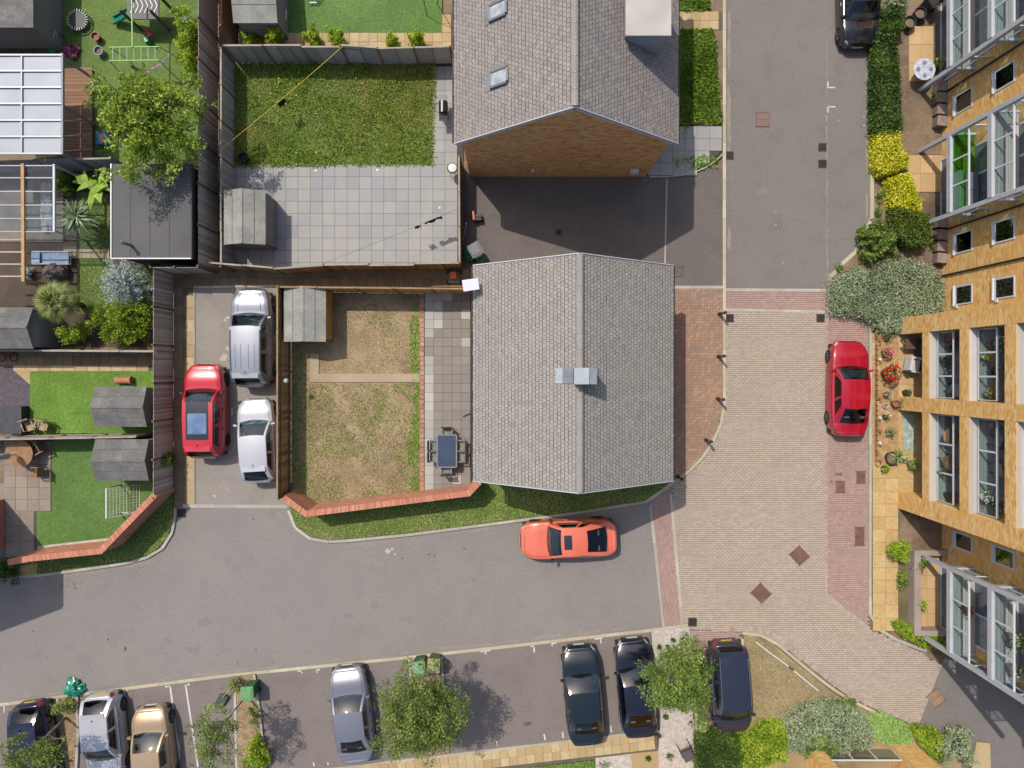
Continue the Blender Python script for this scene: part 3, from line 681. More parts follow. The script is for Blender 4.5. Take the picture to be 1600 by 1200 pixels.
def fence(label, pts, h, m, mp, board=.11, side=1, plen=1.83, cap=None, jit=.02, gravel=.0, lean=0.0, batten=False, hs=None, post=.09, name='fence'):
    """pts: foot of the fence in metres; side +1 boards face left of the run"""
    t = thing(name, label, 'fence', (pts[0][0], pts[0][1], 0))
    for a, c in zip(pts[:-1], pts[1:]):
        a = Vector(a); c = Vector(c); L = (c-a).length; n = max(1, round(L/plen)); d = (c-a)/n; u = d.normalized(); nr = Vector((-u.y, u.x))*side; ang = math.atan2(u.y, u.x)
        for i in range(n):
            p = a+d*i; hh = h+random.uniform(-jit, jit)*1.5; ln = random.uniform(-lean, lean)
            pm = MB()
            q = p; pm.obox((q.x, q.y, (hh+.06)/2), (post, post, hh+.06), ang); pm.build('post', mp, t)
            pl = d.length; b = MB(); nb = max(1, int((pl-post)/board)); bw = (pl-post)/nb
            for k in range(nb):
                s_ = post/2+(k+.5)*bw; z0 = gravel+.01; z1 = hh+random.uniform(-jit, jit)
                off = .012+(.012 if k % 2 else 0)+random.uniform(0, .006)
                c_ = p+u*s_+nr*off
                M_ = None
                i0 = len(b.v); b.obox((c_.x, c_.y, (z0+z1)/2), (bw-.004 if board > .3 else bw+.008, .016, z1-z0), ang)
                if ln:
                    for vi in range(i0, len(b.v)):
                        v = b.v[vi]; f = v[2]/h; b.v[vi] = (v[0]+nr.x*ln*f, v[1]+nr.y*ln*f, v[2])
                if batten:
                    e = p+u*(post/2+k*bw)+nr*.05; b.obox((e.x, e.y, (z0+z1)/2), (.035, .03, z1-z0-.03), ang, r=0)
            pn = b.build('panel', m, t)
            if board < .3: pn['kind'] = 'stuff'
            if gravel:
                gb = MB(); e = p+u*pl/2; gb.obox((e.x, e.y, gravel/2), (pl-post-.01, .05, gravel), ang); gb.build('gravel_board', M_POSTC, t)
            for zz in (.35, hh-.3):
                rb = MB(); e = p+u*pl/2-nr*.03; rb.obox((e.x, e.y, zz), (pl-post-.01, .04, .07), ang); rb.build('rail', mp, t)
            if cap is not None:
                cb = MB(); e = p+u*pl/2+nr*(.02+ln); cb.obox((e.x, e.y, hh+jit+.02), (pl-post*.2, .075, .028), ang+random.uniform(-.006, .006)); cb.build('capping', cap, t)
        pm = MB(); pm.obox((c.x, c.y, (h+.06)/2), (post, post, h+.06), ang); pm.build('post', mp, t)
    return t
M_CAPL = mat('capping_pale', C(186, 176, 160), C(160, 150, 136), 2, speck=.1, rough=.9)
M_CAPT = mat('capping_tan', C(170, 142, 104), C(150, 122, 88), 2, speck=.1, rough=.9)
# tall brown fence, upper left, and its return
fence('tall weathered brown board fence running down from the top edge between the gardens', [XY(340, -60), XY(340, 426)], 2.1, M_FBROWN, M_POST, .12, 1, 1.83, None, .01)
fence('short weathered brown fence return above the car park', [XY(339, 427), XY(269, 427)], 2.0, M_FBROWN, M_POST, .12, 1, 1.2, None, .01)
fence('weathered brown board fence along the left side of the car park', [XY(270, 428), XY(270, 767)], 1.85, M_FBROWN, M_POST, .09, 1, 1.83, None, .01)
fence('grey board fence along the left side of the weedy garden', [XY(366, 99), XY(366, 424)], 1.55, M_FGREY, M_POST, .1, 1, 1.83, M_CAPL, .02)
fence('reddish timber fence beside the grey shed at the top', [XY(372, -60), XY(372, 72)], 2.0, mat('fence_red', C(150, 100, 66), C(126, 82, 54), 1.2, speck=.12, rnd=[C(130, 84, 54), C(160, 108, 70)]), M_POST, .11, 1, 1.83, None, .01)
fence('sagging grey panel fence behind the weedy garden with small conifers beyond', [XY(372, 97), XY(545, 97), XY(600, 101), XY(708, 98)], 1.65, M_FGREY, mat('post_brown', C(128, 96, 66), speck=.1), .55, -1, 2.05, M_CAPL, .012, .0, .05, True)
fence('brown bowed board fence between the grey patio and the passage', [XY(352, 419), XY(446, 427), XY(520, 422), XY(722, 420)], 1.65, M_FGOLD, M_POST, .11, -1, 1.83, M_CAPL, .015, .0, .04)
fence('brown board fence on the right side of the grey patio', [XY(722, 262), XY(723, 418)], 1.75, mat('fence_dark', C(160, 136, 112), C(140, 118, 98), 1.2, rnd=[C(140, 118, 98), C(168, 142, 116)]), M_POST, .11, -1, 1.83, M_CAPL, .015)
fence('golden board fence along the left of the dry garden beside the silver cars', [XY(455, 455), XY(455, 768)], 1.9, M_FGOLD, M_POST, .15, -1, 1.83, M_CAPT, .012, .0)
fence('orange brown board fence along the top of the dry garden', [XY(455, 455), XY(738, 458)], 1.85, M_FORANGE, M_POST, .15, -1, 1.83, M_CAPT, .015, .0)
fence('thin grey fence between the two small artificial lawns at the left', [XY(240, 677), XY(-20, 682)], 1.6, M_FGREY, M_POSTC, .11, 1, 1.83, M_CAPL, .012)
fence('thin grey fence behind the yellow green bush above the upper artificial lawn', [XY(272, 550), XY(-20, 548)], 1.5, M_FGREY, M_POSTC, .11, 1, 1.83, M_CAPL, .012)
fence('thin grey fence between the play garden and the black garden room', [XY(205, 264), XY(-20, 270)], 1.7, M_FGREY, M_POSTC, .11, 1, 1.83, M_CAPL, .012)

# ------------------------------------------------------------------ brick garden walls
def mitre(pts, d):
    P = [Vector(p) for p in pts]; out = []
    for i, p in enumerate(P):
        n1 = n2 = None
        if i > 0: t = (p-P[i-1]).normalized(); n1 = Vector((-t.y, t.x))
        if i < len(P)-1: t = (P[i+1]-p).normalized(); n2 = Vector((-t.y, t.x))
        if n1 is None: out.append(p+n2*d)
        elif n2 is None: out.append(p+n1*d)
        else: m_ = (n1+n2).normalized(); out.append(p+m_*(d/max(.3, m_.dot(n1))))
    return [tuple(p) for p in out]
def brick_wall(label, pts, h, th=.22):
    t = thing('garden_wall', label, 'wall', (pts[0][0], pts[0][1], 0))
    A, B = mitre(pts, th/2), mitre(pts, -th/2); arr = []; cop = MB()
    for i in range(len(pts)-1):
        b = MB(); b.prism([B[i], B[i+1], A[i+1], A[i]], -.1, h); b.build('wall', M_RMORT, t)
        for Q, s in ((A, 1), (B, -1)):
            p, q = Vector(Q[i]), Vector(Q[i+1]); u = (q-p).normalized(); n = Vector((-u.y, u.x))*s
            arr.append(wall_bricks((p.x, p.y, 0), (u.x, u.y, 0), (q-p).length, h, (n.x, n.y, 0)))
        # brick-on-edge coping
        p, q = Vector(pts[i]), Vector(pts[i+1]); L = (q-p).length; n = int(L/.075); u = (q-p).normalized(); nn = Vector((-u.y, u.x))
        for k in range(n):
            f0, f1 = k/n+.003/L, (k+1)/n-.006/L
            P4 = []
            for f, s in ((f0, -1), (f1, -1), (f1, 1), (f0, 1)):
                c = mitre(pts, s*(th/2+.025)); a_, b_ = Vector(c[i]), Vector(c[i+1]); P4.append(tuple(a_+(b_-a_)*f))
            cop.prism(P4, h+.008, h+.11+random.uniform(-.004, .004))
    add_arrays('brick', arr, M_RBRICK, t)
    c = cop.build('coping_brick', M_RBRICK, t); c['kind'] = 'stuff'
    return t
HWL = 1.75; kW = CAMH/(CAMH-HWL-.1)
def topw(pts): return [((x-NX)/kW/SC, -(y-NY)/kW/SC) for x, y in pts]
brick_wall('orange red brick garden wall with angled ends below the dry garden', topw([(443, 777), (478, 803), (732, 771), (749, 753)]), HWL)
brick_wall('angled orange red brick garden wall around the lower left lawn', topw([(12, 879), (45, 873), (157, 861), (242, 773)]), HWL)

# ------------------------------------------------------------------ sheds
M_FELT = mat('roof_felt_grey', C(126, 124, 122), C(108, 107, 105), 1.6, C(144, 142, 136), 1.1, .16, 12, rough=.95, bump=.3)
M_FELTL = mat('roof_felt_pale', C(164, 164, 157), C(146, 146, 140), 1.6, C(176, 172, 160), 1.1, .14, 12, rough=.95, bump=.3)
M_SHEDG = mat('shed_wall_grey', C(158, 152, 146), C(140, 134, 128), 1.2, speck=.12, rnd=[C(138, 132, 126), C(162, 156, 150)], rough=.9)
M_SHEDO = mat('shed_wall_orange', C(222, 164, 84), C(206, 146, 70), 1.2, speck=.1, rnd=[C(208, 148, 70), C(230, 174, 94)], rough=.85)
def shed(label, x0, x1, y0, y1, he, hr, axis, mf, mw, seams=1, ov=.07):
    """ground rectangle of the eaves, metres"""
    if y0 > y1: y0, y1 = y1, y0
    t = thing('shed', label, 'shed', ((x0+x1)/2, (y0+y1)/2, 0))
    if axis == 'y': f = lambda a, c, z: (a, c, z); A0, A1, B0, B1 = x0, x1, y0, y1
    else: f = lambda a, c, z: (c, a, z); A0, A1, B0, B1 = y0, y1, x0, x1
    ac = (A0+A1)/2
    a0, a1, b0, b1 = A0+ov, A1-ov, B0+ov, B1-ov; hw = he+(hr-he)*ov/(ac-A0)-.03
    b = MB()
    nb = int(hw/.13)
    for k in range(nb):
        z0 = k*hw/nb; z1 = (k+1)*hw/nb-.006; r = random.random()
        for q in ((a0, b0, a0+.03, b1), (a1-.03, b0, a1, b1), (a0, b0, a1, b0+.03), (a0, b1-.03, a1, b1)):
            p = f(q[0], q[1], z0); s = f(q[2], q[3], z1); b.box(min(p[0], s[0]), min(p[1], s[1]), z0, max(p[0], s[0]), max(p[1], s[1]), z1, r)
    for bb in (b0, b1-.03):
        b.face([f(a0, bb+.015, hw), f(a1, bb+.015, hw), f(ac, bb+.015, hr-.05)])
    w_ = b.build('wall', mw, t); w_['kind'] = 'stuff'
    for s, e in ((-1, A0), (1, A1)):
        slab3('roof', [f(e, B0, he), f(e, B1, he), f(ac, B1, hr), f(ac, B0, hr)], .03, mf, t)
        for k in range(seams):
            g_ = (k+.55)/(seams+.1)*.95; p = f(e+(ac-e)*g_, B0, he+(hr-he)*g_+.006); q = f(e+(ac-e)*g_, B1, he+(hr-he)*g_+.006)
            bb = MB(); bb.bar(p, q, .025, .012); bb.build('felt_seam', mat('felt_seam', C(104, 102, 100)), t)
    bb = MB(); bb.bar(f(ac, B0, hr+.008), f(ac, B1, hr+.008), .09, .02); bb.build('ridge_felt', mf, t)
    for bb_ in (B0-.008, B1+.008):
        for e in (A0, A1):
            bb = MB(); bb.bar(f(e, bb_, he-.035), f(ac, bb_, hr-.035), .018, .08); bb.build('fascia', mw, t)
    # door on the end wall
    dd = MB(); p = f(ac-.38, b0-.012, .08); q = f(ac+.38, b0, hw-.1); dd.box(min(p[0], q[0]), min(p[1], q[1]), .08, max(p[0], q[0]), max(p[1], q[1]), hw-.12); dd.build('door', mw, t)
    return t
def sh(x): return (x-NX)/1.055/SC
def shy(y): return -(y-NY)/1.055/SC
shed('pale grey apex shed on the slabs at the left of the grey patio', sh(350), sh(415), shy(298), shy(382), 1.75, 2.12, 'y', M_FELTL, M_SHEDG, 1)
shed('orange timber shed with pale felt roof in the corner of the dry garden', sh(442), sh(508), shy(448), shy(533), 1.6, 1.92, 'y', M_FELTL, M_SHEDO, 1)
shed('grey felt roofed shed on the upper of the two small artificial lawns', sh(148), sh(228), shy(604), shy(667), 1.7, 2.06, 'x', M_FELT, M_SHEDG, 1)
shed('grey felt roofed shed beside the football goal on the lower small lawn', sh(149), sh(231), shy(686.5), shy(751), 1.7, 2.06, 'x', M_FELT, M_SHEDG, 1)
shed('grey shed with ridged roof cut off by the left edge below the palm', sh(-60), sh(55), shy(481), shy(545), 1.9, 2.35, 'x', M_FELT, M_SHEDG, 1)
shed('grey shed cut off by the top edge beside the artificial lawn', sh(366), sh(434), shy(-70), shy(37), 1.8, 2.2, 'x', M_FELTL, M_SHEDG, 1)
# black garden room with flat roof
k = CAMH/(CAMH-2.5); X0, X1, Y0, Y1 = (175-NX)/k/SC, (299-NX)/k/SC, -(403-NY)/k/SC, -(256-NY)/k/SC
gr = thing('garden_room', 'flat roofed dark garden room with black stove pipe under the big tree', 'garden room', ((X0+X1)/2, (Y0+Y1)/2, 0))
M_BLACKW = mat('cladding_black', C(66, 66, 68), C(54, 54, 57), 1.5, speck=.1, rough=.8)
one(lambda b: b.box(X0+.08, Y0+.08, 0, X1-.05, Y1-.05, 2.4)).build('wall', M_BLACKW, gr)
one(lambda b: b.box(X0, Y0, 2.4, X1, Y1, 2.5)).build('roof', mat('roof_felt_dark', C(98, 97, 98), C(108, 106, 106), .6, C(90, 88, 90), .3, .1, 40, rough=.9), gr)
M_TRIM = mat('alu_trim', C(196, 198, 204), rough=.4, metal=.3)
for q in ((X0-.05, Y0-.05, X0, Y1), (X0, Y0-.05, X1, Y0), (X1, Y0-.05, X1+.05, Y1)): one(lambda b: b.box(q[0], q[1], 2.38, q[2], q[3], 2.54)).build('roof_trim', M_TRIM if q[0] < X1-.01 else M_BLACKW, gr)
for fx in (.235, .48, .725): one(lambda b: b.box(X0+(X1-X0)*fx-.012, Y0+.05, 2.5, X0+(X1-X0)*fx+.012, Y1-.05, 2.506)).build('roof_seam', mat('felt_seam_dark', C(72, 70, 72)), gr)
px_, py_, _ = W(206, 384, 2.5)
fl = one(lambda b: b.tube([(px_, py_, 2.5), (px_, py_, 3.25)], .065, 10)).build('stove_pipe', mat('pipe_grey', C(128, 124, 124), rough=.5), gr, smooth=False)
one(lambda b: b.lathe([(.02, .16), (.1, .06), (.1, .04), (.02, .04)], (px_, py_, 3.22), 12)).build('pipe_cowl', mat('pipe_grey', C(128, 124, 124), rough=.5), fl)
# ------------------------------------------------------------------ apartment block on the right
AX, AF = ux(1470), ux(1401); AN, AS_ = uy(-260), uy(1000); AH = 10.6
AP = thing('apartment_building', 'yellow brick apartment block with steel balconies and recessed brick framed balconies', 'building', (AX, 0, 0))
M_STEEL = mat('balcony_steel', C(206, 210, 218), C(194, 199, 208), 2, rough=.5, metal=.1)
M_RAILW = mat('rail_white', C(222, 226, 234), rough=.4)
M_DECKB = mat('deck_boards', C(206, 200, 196), C(190, 184, 180), 2, rnd=[C(190, 184, 180), C(216, 210, 206)], rough=.85)
M_SOFFIT = mat('soffit', C(222, 222, 224), rough=.8)
wl = one(lambda b: (b.box(AX, AS_, -.1, AX+9, AN, AH))).build('wall', M_YMORT, AP)
one(lambda b: b.box(AX-.15, AS_-.15, AH, AX+9.1, AN, AH+.25)).build('flat_roof', M_LEAD, AP)
WIN = []
for yy0, yy1 in ((452, 481), (373, 404), (165, 194), (821, 846)):
    for lv in range(3): WIN.append((uy(yy1), uy(yy0), 1.1+2.62*lv, 2.3+2.62*lv))
def wmask(a, h):
    y = AS_+a; ok = np.ones(len(a), bool)
    for q in WIN: ok &= ~((y > q[0]-.1) & (y < q[1]+.1) & (h > q[2]-.02) & (h < q[3]+.02))
    ok &= ~((y < uy(499)) & (y > uy(792)) & False)
    return ok
add_arrays('brick', [wall_bricks((AX, AS_, 0), (0, 1, 0), AN-AS_, 8.4, (-1, 0, 0), mask=wmask)], M_YBRICK, wl)
M_CURT = mat('curtain', C(176, 178, 180), C(120, 124, 130), 8, rough=.9, stretch=(1, 1, .15))
for i, (y0, y1, z0, z1) in enumerate(WIN):
    if z0 > 7: continue
    o_ = .03
    fr = MB()
    fr.box(AX-.035, y0, z0, AX+.0, y0+.07, z1); fr.box(AX-.035, y1-.07, z0, AX, y1, z1); fr.box(AX-.035, y0+.07, z1-.07, AX, y1-.07, z1); fr.box(AX-.035, y0+.07, z0, AX, y1-.07, z0+.07)
    f = fr.build('window', M_RAILW, AP)
    one(lambda b: b.box(AX-.022, y0+.07, z0+.07, AX-.016, y1-.07, z1-.07)).build('pane', M_GLASSD, f)
    one(lambda b: b.box(AX-.008, y0+.07, z0+.07, AX-.003, y1-.07, z1-.07)).build('curtain', [M_ROOMDARK, M_CURT, M_ROOMDARK][i % 3], f)  # the room-dark sheets paint the unlit room behind, only the others are cloth
    one(lambda b: b.box(AX-.11, y0-.03, z0-.06, AX-.0, y1+.03, z0-.003)).build('sill', M_RAILW, f)
for yy in (432, 362, 150): one(lambda b: b.tube([(AX-.07, uy(yy), 0), (AX-.07, uy(yy), AH)], .045, 8)).build('downpipe', M_GUTTER, AP)
for yy, zz in ((474, 1.15), (474, 3.8), (142, 1.5)): one(lambda b: b.box(AX-.08, uy(yy)-.35, zz, AX-.012, uy(yy)-.2, zz+.15)).build('vent', M_RAILW, AP)
# projecting bay: three piers and bands
piers = [(498, 523), (620, 640), (768, 793)]
BANDS = [(2.08, 2.6), (4.68, 5.26), (7.3, 7.9), (9.9, 10.6)]
arr = []
for a, c in piers:
    y0, y1 = uy(c), uy(a)
    p = one(lambda b: b.box(AF, y0, -.1, AX-.002, y1, AH)).build('pier', M_YMORT, AP)
    arr = [wall_bricks((AF, y0, 0), (0, 1, 0), y1-y0, AH, (-1, 0, 0)), wall_bricks((AF, y0, 0), (1, 0, 0), AX-AF, AH, (0, -1, 0)), wall_bricks((AF, y1, 0), (1, 0, 0), AX-AF, AH, (0, 1, 0))]
    add_arrays('brick', arr, M_YBRICK, p)
one(lambda b: b.box(AF-.08, uy(795), AH+.003, AX-.16, uy(496), AH+.24)).build('bay_roof', M_LEAD, AP)
bays = [(523, 620), (640, 768)]
for bi, (a, c) in enumerate(bays):
    y0, y1 = uy(c), uy(a)
    for li, (z0, z1) in enumerate(BANDS):
        bd = one(lambda b: b.box(AF, y0+.012, z0, AF+.3, y1-.012, z1)).build('band', M_YMORT, AP)
        add_arrays('brick', [wall_bricks((AF, y0+.012, z0), (0, 1, 0), y1-y0-.024, z1-z0, (-1, 0, 0))], M_YBRICK, bd)
        if li == 3: continue
        one(lambda b: b.box(AF+.3, y0+.012, z1-.3, AX-.003, y1-.012, z1-.05)).build('balcony_slab', M_SOFFIT, AP)
        dk = MB(); n = 15; 
        for k in range(n):
            xa = AF+.02+(AX-AF-.04)*k/n; dk.box(xa, y0+.015, z1-.03, xa+(AX-AF-.04)/n-.012, y1-.015, z1+.012)
        d = dk.build('deck', M_DECKB, AP); d['kind'] = 'stuff'
        # glazed rail set back from the brick face
        xr_ = AF+.32; zt = z1+1.12; np_ = 3
        for k in range(np_):
            ya = y0+.06+(y1-y0-.12)*k/np_; yb = y0+.06+(y1-y0-.12)*(k+1)/np_
            fr = MB(); fr.box(xr_, ya, z1+.06, xr_+.04, ya+.035, zt); fr.box(xr_, yb-.035, z1+.06, xr_+.04, yb, zt); fr.box(xr_, ya+.035, z1+.06, xr_+.04, yb-.035, z1+.1); fr.box(xr_-.01, ya, zt, xr_+.06, yb, zt+.05)
            f = fr.build('railing', M_RAILW, AP)
            one(lambda b: b.box(xr_+.012, ya+.035, z1+.1, xr_+.022, yb-.035, zt)).build('glass_panel', M_GLASSC, f)
    for li in range(3):   # glazed doors at the back
        zb = (.05, 2.62, 5.28)[li]
        dr = MB(); ya, yb = y0+.5, y1-.5
        dr.box(AX-.06, ya, zb, AX-.01, ya+.08, zb+2.0); dr.box(AX-.06, yb-.08, zb, AX-.01, yb, zb+2.0); dr.box(AX-.06, ya+.08, zb+1.92, AX-.01, yb-.08, zb+2.0); dr.box(AX-.06, (ya+yb)/2-.05, zb, AX-.01, (ya+yb)/2+.05, zb+1.92)
        f = dr.build('balcony_door', M_RAILW, AP)
        for s in (0, 1):
            u0 = ya+.08 if s == 0 else (ya+yb)/2+.05; u1 = (ya+yb)/2-.05 if s == 0 else yb-.08
            one(lambda b: b.box(AX-.04, u0, zb, AX-.03, u1, zb+1.92)).build('pane', mat('pane_dark', C(128, 136, 146), C(100, 108, 118), 3, rough=.05, spec=.9), f)
# steel balconies
AB = ux(1436)
M_GREENT = mat('balcony_turf', C(88, 132, 40), C(76, 118, 34), 2, speck=.15)
for si, (a, c) in enumerate(((-12, 142), (237, 353), (866, 990))):
    y0, y1 = uy(c), uy(a)
    for yy in (y0, y1): one(lambda b: b.box(AB-.09, yy-.09, 0, AB+.09, yy+.09, AH)).build('balcony_post', M_STEEL, AP)
    for li, zl in enumerate((2.5, 5.16, 7.8)):
        fb = MB(); fb.box(AB-.12, y0+.09, zl-.22, AB+.05, y1-.09, zl+.03); fb.box(AB+.05, y0-.06, zl-.22, AX-.015, y0+.06, zl+.03); fb.box(AB+.05, y1-.06, zl-.22, AX-.015, y1+.06, zl+.03); fb.build('balcony_beam', M_STEEL, AP)
        one(lambda b: b.box(AB+.05, y0+.06, zl-.2, AX-.015, y1-.06, zl-.06)).build('balcony_slab', M_SOFFIT, AP)
        dk = MB(); n = 9
        for k in range(n):
            xa = AB+.05+(AX-AB-.07)*k/n; dk.box(xa, y0+.065, zl-.058, xa+(AX-AB-.07)/n-.012, y1-.065, zl)
        d = dk.build('deck', M_GREENT if (si, li) == (1, 0) else M_DECKB, AP); d['kind'] = 'stuff'
        zt = zl+1.1; np_ = 4 if si == 0 else 3
        for k in range(np_):
            ya = y0+.1+(y1-y0-.2)*k/np_; yb = y0+.1+(y1-y0-.2)*(k+1)/np_
            fr = MB(); fr.box(AB-.02, ya, zl+.03, AB+.02, ya+.035, zt); fr.box(AB-.02, yb-.035, zl+.03, AB+.02, yb, zt); fr.box(AB-.03, ya, zt, AB+.04, yb, zt+.05)
            f = fr.build('railing', M_RAILW, AP)
            one(lambda b: b.box(AB-.006, ya+.04, zl+.08, AB+.006, yb-.04, zt-.02)).build('glass_panel', glassmat('balcony_glass_green', (.6, .85, .62, 1), .0, ior=1.18) if (si, li) == (1, 0) else M_GLASSC, f)
        for yy in (y0, y1):
            fr = MB(); fr.box(AB+.1, yy-.02, zt, AX-.02, yy+.02, zt+.05); fr.box((AB+AX)/2-.02, yy-.02, zl+.03, (AB+AX)/2+.02, yy+.02, zt)
            f = fr.build('railing', M_RAILW, AP)
            one(lambda b: b.box(AB+.12, yy-.006, zl+.08, AX-.04, yy+.006, zt-.02)).build('glass_panel', M_GLASSC, f)
        dr = MB(); ya, yb = y0+.4, y1-.5
        dr.box(AX-.05, ya, zl+.03, AX-.012, ya+.09, zl+2.05); dr.box(AX-.05, yb-.09, zl+.03, AX-.012, yb, zl+2.05); dr.box(AX-.05, ya+.09, zl+1.95, AX-.012, yb-.09, zl+2.05); dr.box(AX-.05, (ya+yb)/2-.05, zl+.03, AX-.012, (ya+yb)/2+.05, zl+1.95)
        f = dr.build('balcony_door', M_RAILW, AP)
        one(lambda b: b.box(AX-.035, ya+.09, zl+.03, AX-.02, yb-.09, zl+1.95)).build('pane', mat('pane_dark', C(128, 136, 146), C(100, 108, 118), 3, rough=.05, spec=.9), f)
    dr = MB(); ya, yb = y0+.3, y1-.4; dr.box(AX-.08, ya, .05, AX-.012, yb, .12); dr.box(AX-.08, ya, 2.0, AX-.012, yb, 2.1); dr.box(AX-.08, ya, .12, AX-.012, ya+.1, 2.0); dr.box(AX-.08, yb-.1, .12, AX-.012, yb, 2.0)
    f = dr.build('patio_door', M_RAILW, AP); one(lambda b: b.box(AX-.04, ya+.1, .12, AX-.02, yb-.1, 2.0)).build('pane', mat('pane_dark', C(128, 136, 146), C(100, 108, 118), 3, rough=.05, spec=.9), f)
# second block, its brick bay just enters at the bottom right
SB = thing('apartment_building', 'second yellow brick block entering at the bottom edge with a railed ground floor patio', 'building', (ux(1360), uy(1161), 0))
for a, c in ((1258, 1278), (1392, 1428)):
    x0, x1, yf = ux(a), ux(c), uy(1161); p = one(lambda b: b.box(x0, yf-2.1, -.1, x1, yf, 5.2)).build('pier', M_YMORT, SB)
    add_arrays('brick', [wall_bricks((x0, yf, 0), (1, 0, 0), x1-x0, 5.2, (0, 1, 0)), wall_bricks((x0, yf-2.1, 0), (0, 1, 0), 2.1, 5.2, (-1, 0, 0)), wall_bricks((x1, yf-2.1, 0), (0, 1, 0), 2.1, 5.2, (1, 0, 0))], M_YBRICK, p)
yf = uy(1161)
b_ = one(lambda b: b.box(ux(1258)-8, yf-10, -.1, ux(1428)+.0, yf-2.102, 5.2)).build('wall', M_YMORT, SB)
add_arrays('brick', [wall_bricks((ux(1258)-8, yf-2.1, 0), (1, 0, 0), ux(1428)-ux(1258)+8, 5.2, (0, 1, 0))], M_YBRICK, b_)
one(lambda b: b.box(ux(1278), yf-2.1, 0, ux(1392), yf, .06)).build('patio', M_TANSLAB, SB)
for k in range(3):
    xa = ux(1280)+(ux(1390)-ux(1280))*k/3; xb = ux(1280)+(ux(1390)-ux(1280))*(k+1)/3
    fr = MB(); fr.box(xa, yf-.24, .1, xa+.04, yf-.2, 1.05); fr.box(xb-.04, yf-.24, .1, xb, yf-.2, 1.05); fr.box(xa, yf-.25, 1.05, xb, yf-.19, 1.1)
    f = fr.build('railing', M_RAILW, SB)
    one(lambda b: b.box(xa+.05, yf-.226, .14, xb-.05, yf-.216, 1.04)).build('glass_panel', M_GLASSC, f)
# low rendered patio wall by the southern balconies
M_RENDER = mat('render_pinkgrey', C(176, 160, 148), C(160, 146, 136), 1.2, speck=.1)
lw = thing('patio_wall', 'low pinkish grey wall enclosing the patio under the southern steel balconies', 'wall', (ux(1424), uy(920), 0))
for q in ((1417, 855, 1490, 863), (1417, 863, 1427, 978), (1417, 978, 1478, 986)):
    one(lambda b: b.box(ux(q[0]), uy(q[3]), 0, ux(q[2]), uy(q[1]), .62)).build('wall', M_RENDER, lw)
# ------------------------------------------------------------------ gardens: sheets and slabs
M_GRASS = leafmat('grass_blades', [C(86, 108, 34), C(112, 140, 48), C(136, 158, 62), C(160, 164, 88)], .25)
M_GRASSV = leafmat('verge_blades', [C(92, 118, 40), C(118, 146, 54), C(142, 162, 72), C(178, 170, 108)], .25)
M_WEED = leafmat('weed_blades', [C(74, 98, 30), C(104, 130, 42), C(128, 150, 56), C(150, 160, 76), C(150, 136, 84)], .25)
M_DRYG = leafmat('dry_blades', [C(156, 138, 102), C(178, 158, 120), C(134, 124, 80), C(190, 170, 132)], .15, 1.25)
M_LUSH = leafmat('lush_blades', [C(84, 130, 24), C(108, 156, 36), C(132, 176, 52)], .3)
# verges
VG = PXL([(453, 793), (458, 783), (465, 775), (496, 795), (736, 763), (752, 746), (1030, 740), (1047, 752), (1008, 781), (900, 798), (640, 832), (525, 843), (494, 841), (473, 829), (459, 813)])
v = sheet('verge', VG, .088, M_TURFBASE); grass('grass', VG, 330, .085, M_GRASSV, .088, .05, v, seed=3)
DVG = PXL([(460, 814), (473, 829), (494, 841), (525, 843), (640, 832), (900, 798), (1008, 781), (1040, 757), (1030, 757), (900, 790), (640, 823), (520, 832), (485, 824)]); grass('dry_grass', DVG, 260, .08, M_DRYG, .09, .05, v, thin=(1.0, .45), seed=8)
VL = PXL([(-60, 903), (60, 896), (190, 878), (238, 864), (262, 841), (271, 815), (272, 768), (192, 849), (87, 861), (-60, 880)])
v = sheet('verge', VL, .088, M_TURFBASE); grass('grass', VL, 330, .085, M_GRASSV, .088, .05, v, seed=4)
# weedy garden
WG = PXL([(367, 99), (682, 99), (678, 259), (367, 262)])
v = sheet('weedy_lawn', WG, .02, M_TURFBASE)
grass('grass', WG, 620, .088, M_WEED, .02, .10, v, seed=5); grass('grass', WG, 160, .12, M_GRASS, .02, .2, v, thin=(.8, .5), seed=9)
grass('dry_patch', WG, 260, .085, leafmat('weed_dry', [C(132, 128, 58), C(158, 150, 78), C(142, 122, 76)], .2, 1.4), .02, .12, v, thin=(.45, .56), seed=12); grass('fresh_patch', WG, 240, .09, M_LUSH, .02, .13, v, thin=(.4, .6), seed=15)
fl = grass('yellow_flowers', WG, 5, .06, mat('petal_yellow', C(220, 190, 50), rough=.7), .14, .02, v, thin=(.5, .5), asp=1.1, seed=11)
# grey slab patio
GP = PXL([(352, 262), (722, 260), (722, 420), (352, 424)])
v = sheet('patio', GP, .0, M_JOINTD); org = XY(408.6, 276.5)
slabs(v, GP, .598, .598, M_GREYSLAB, .035, org=org)
GP2 = PXL([(682, 99), (724, 99), (724, 262), (682, 262)])
v = sheet('side_path', GP2, .002, M_JOINTD); slabs(v, GP2, .598, .598, M_GREYSLAB, .036, org=XY(676.2, 276.5))
# passage and car park strips
PA = PXL([(272, 424), (740, 424), (740, 449), (438, 449), (303, 449), (303, 452), (290, 452), (290, 792), (272, 792)])
v = sheet('passage', PA, .012, M_SOIL); slabs(v, PA, .45, .45, M_DIRTSHADE, .045, org=XY(272, 449))
TS = PXL([(290.5, 452), (303, 452), (303, 788), (290.5, 788)])
v = sheet('tan_strip', TS, .014, M_JOINT); slabs(v, TS, .39, .6, M_TANSLAB, .05, org=XY(290.6, 788))
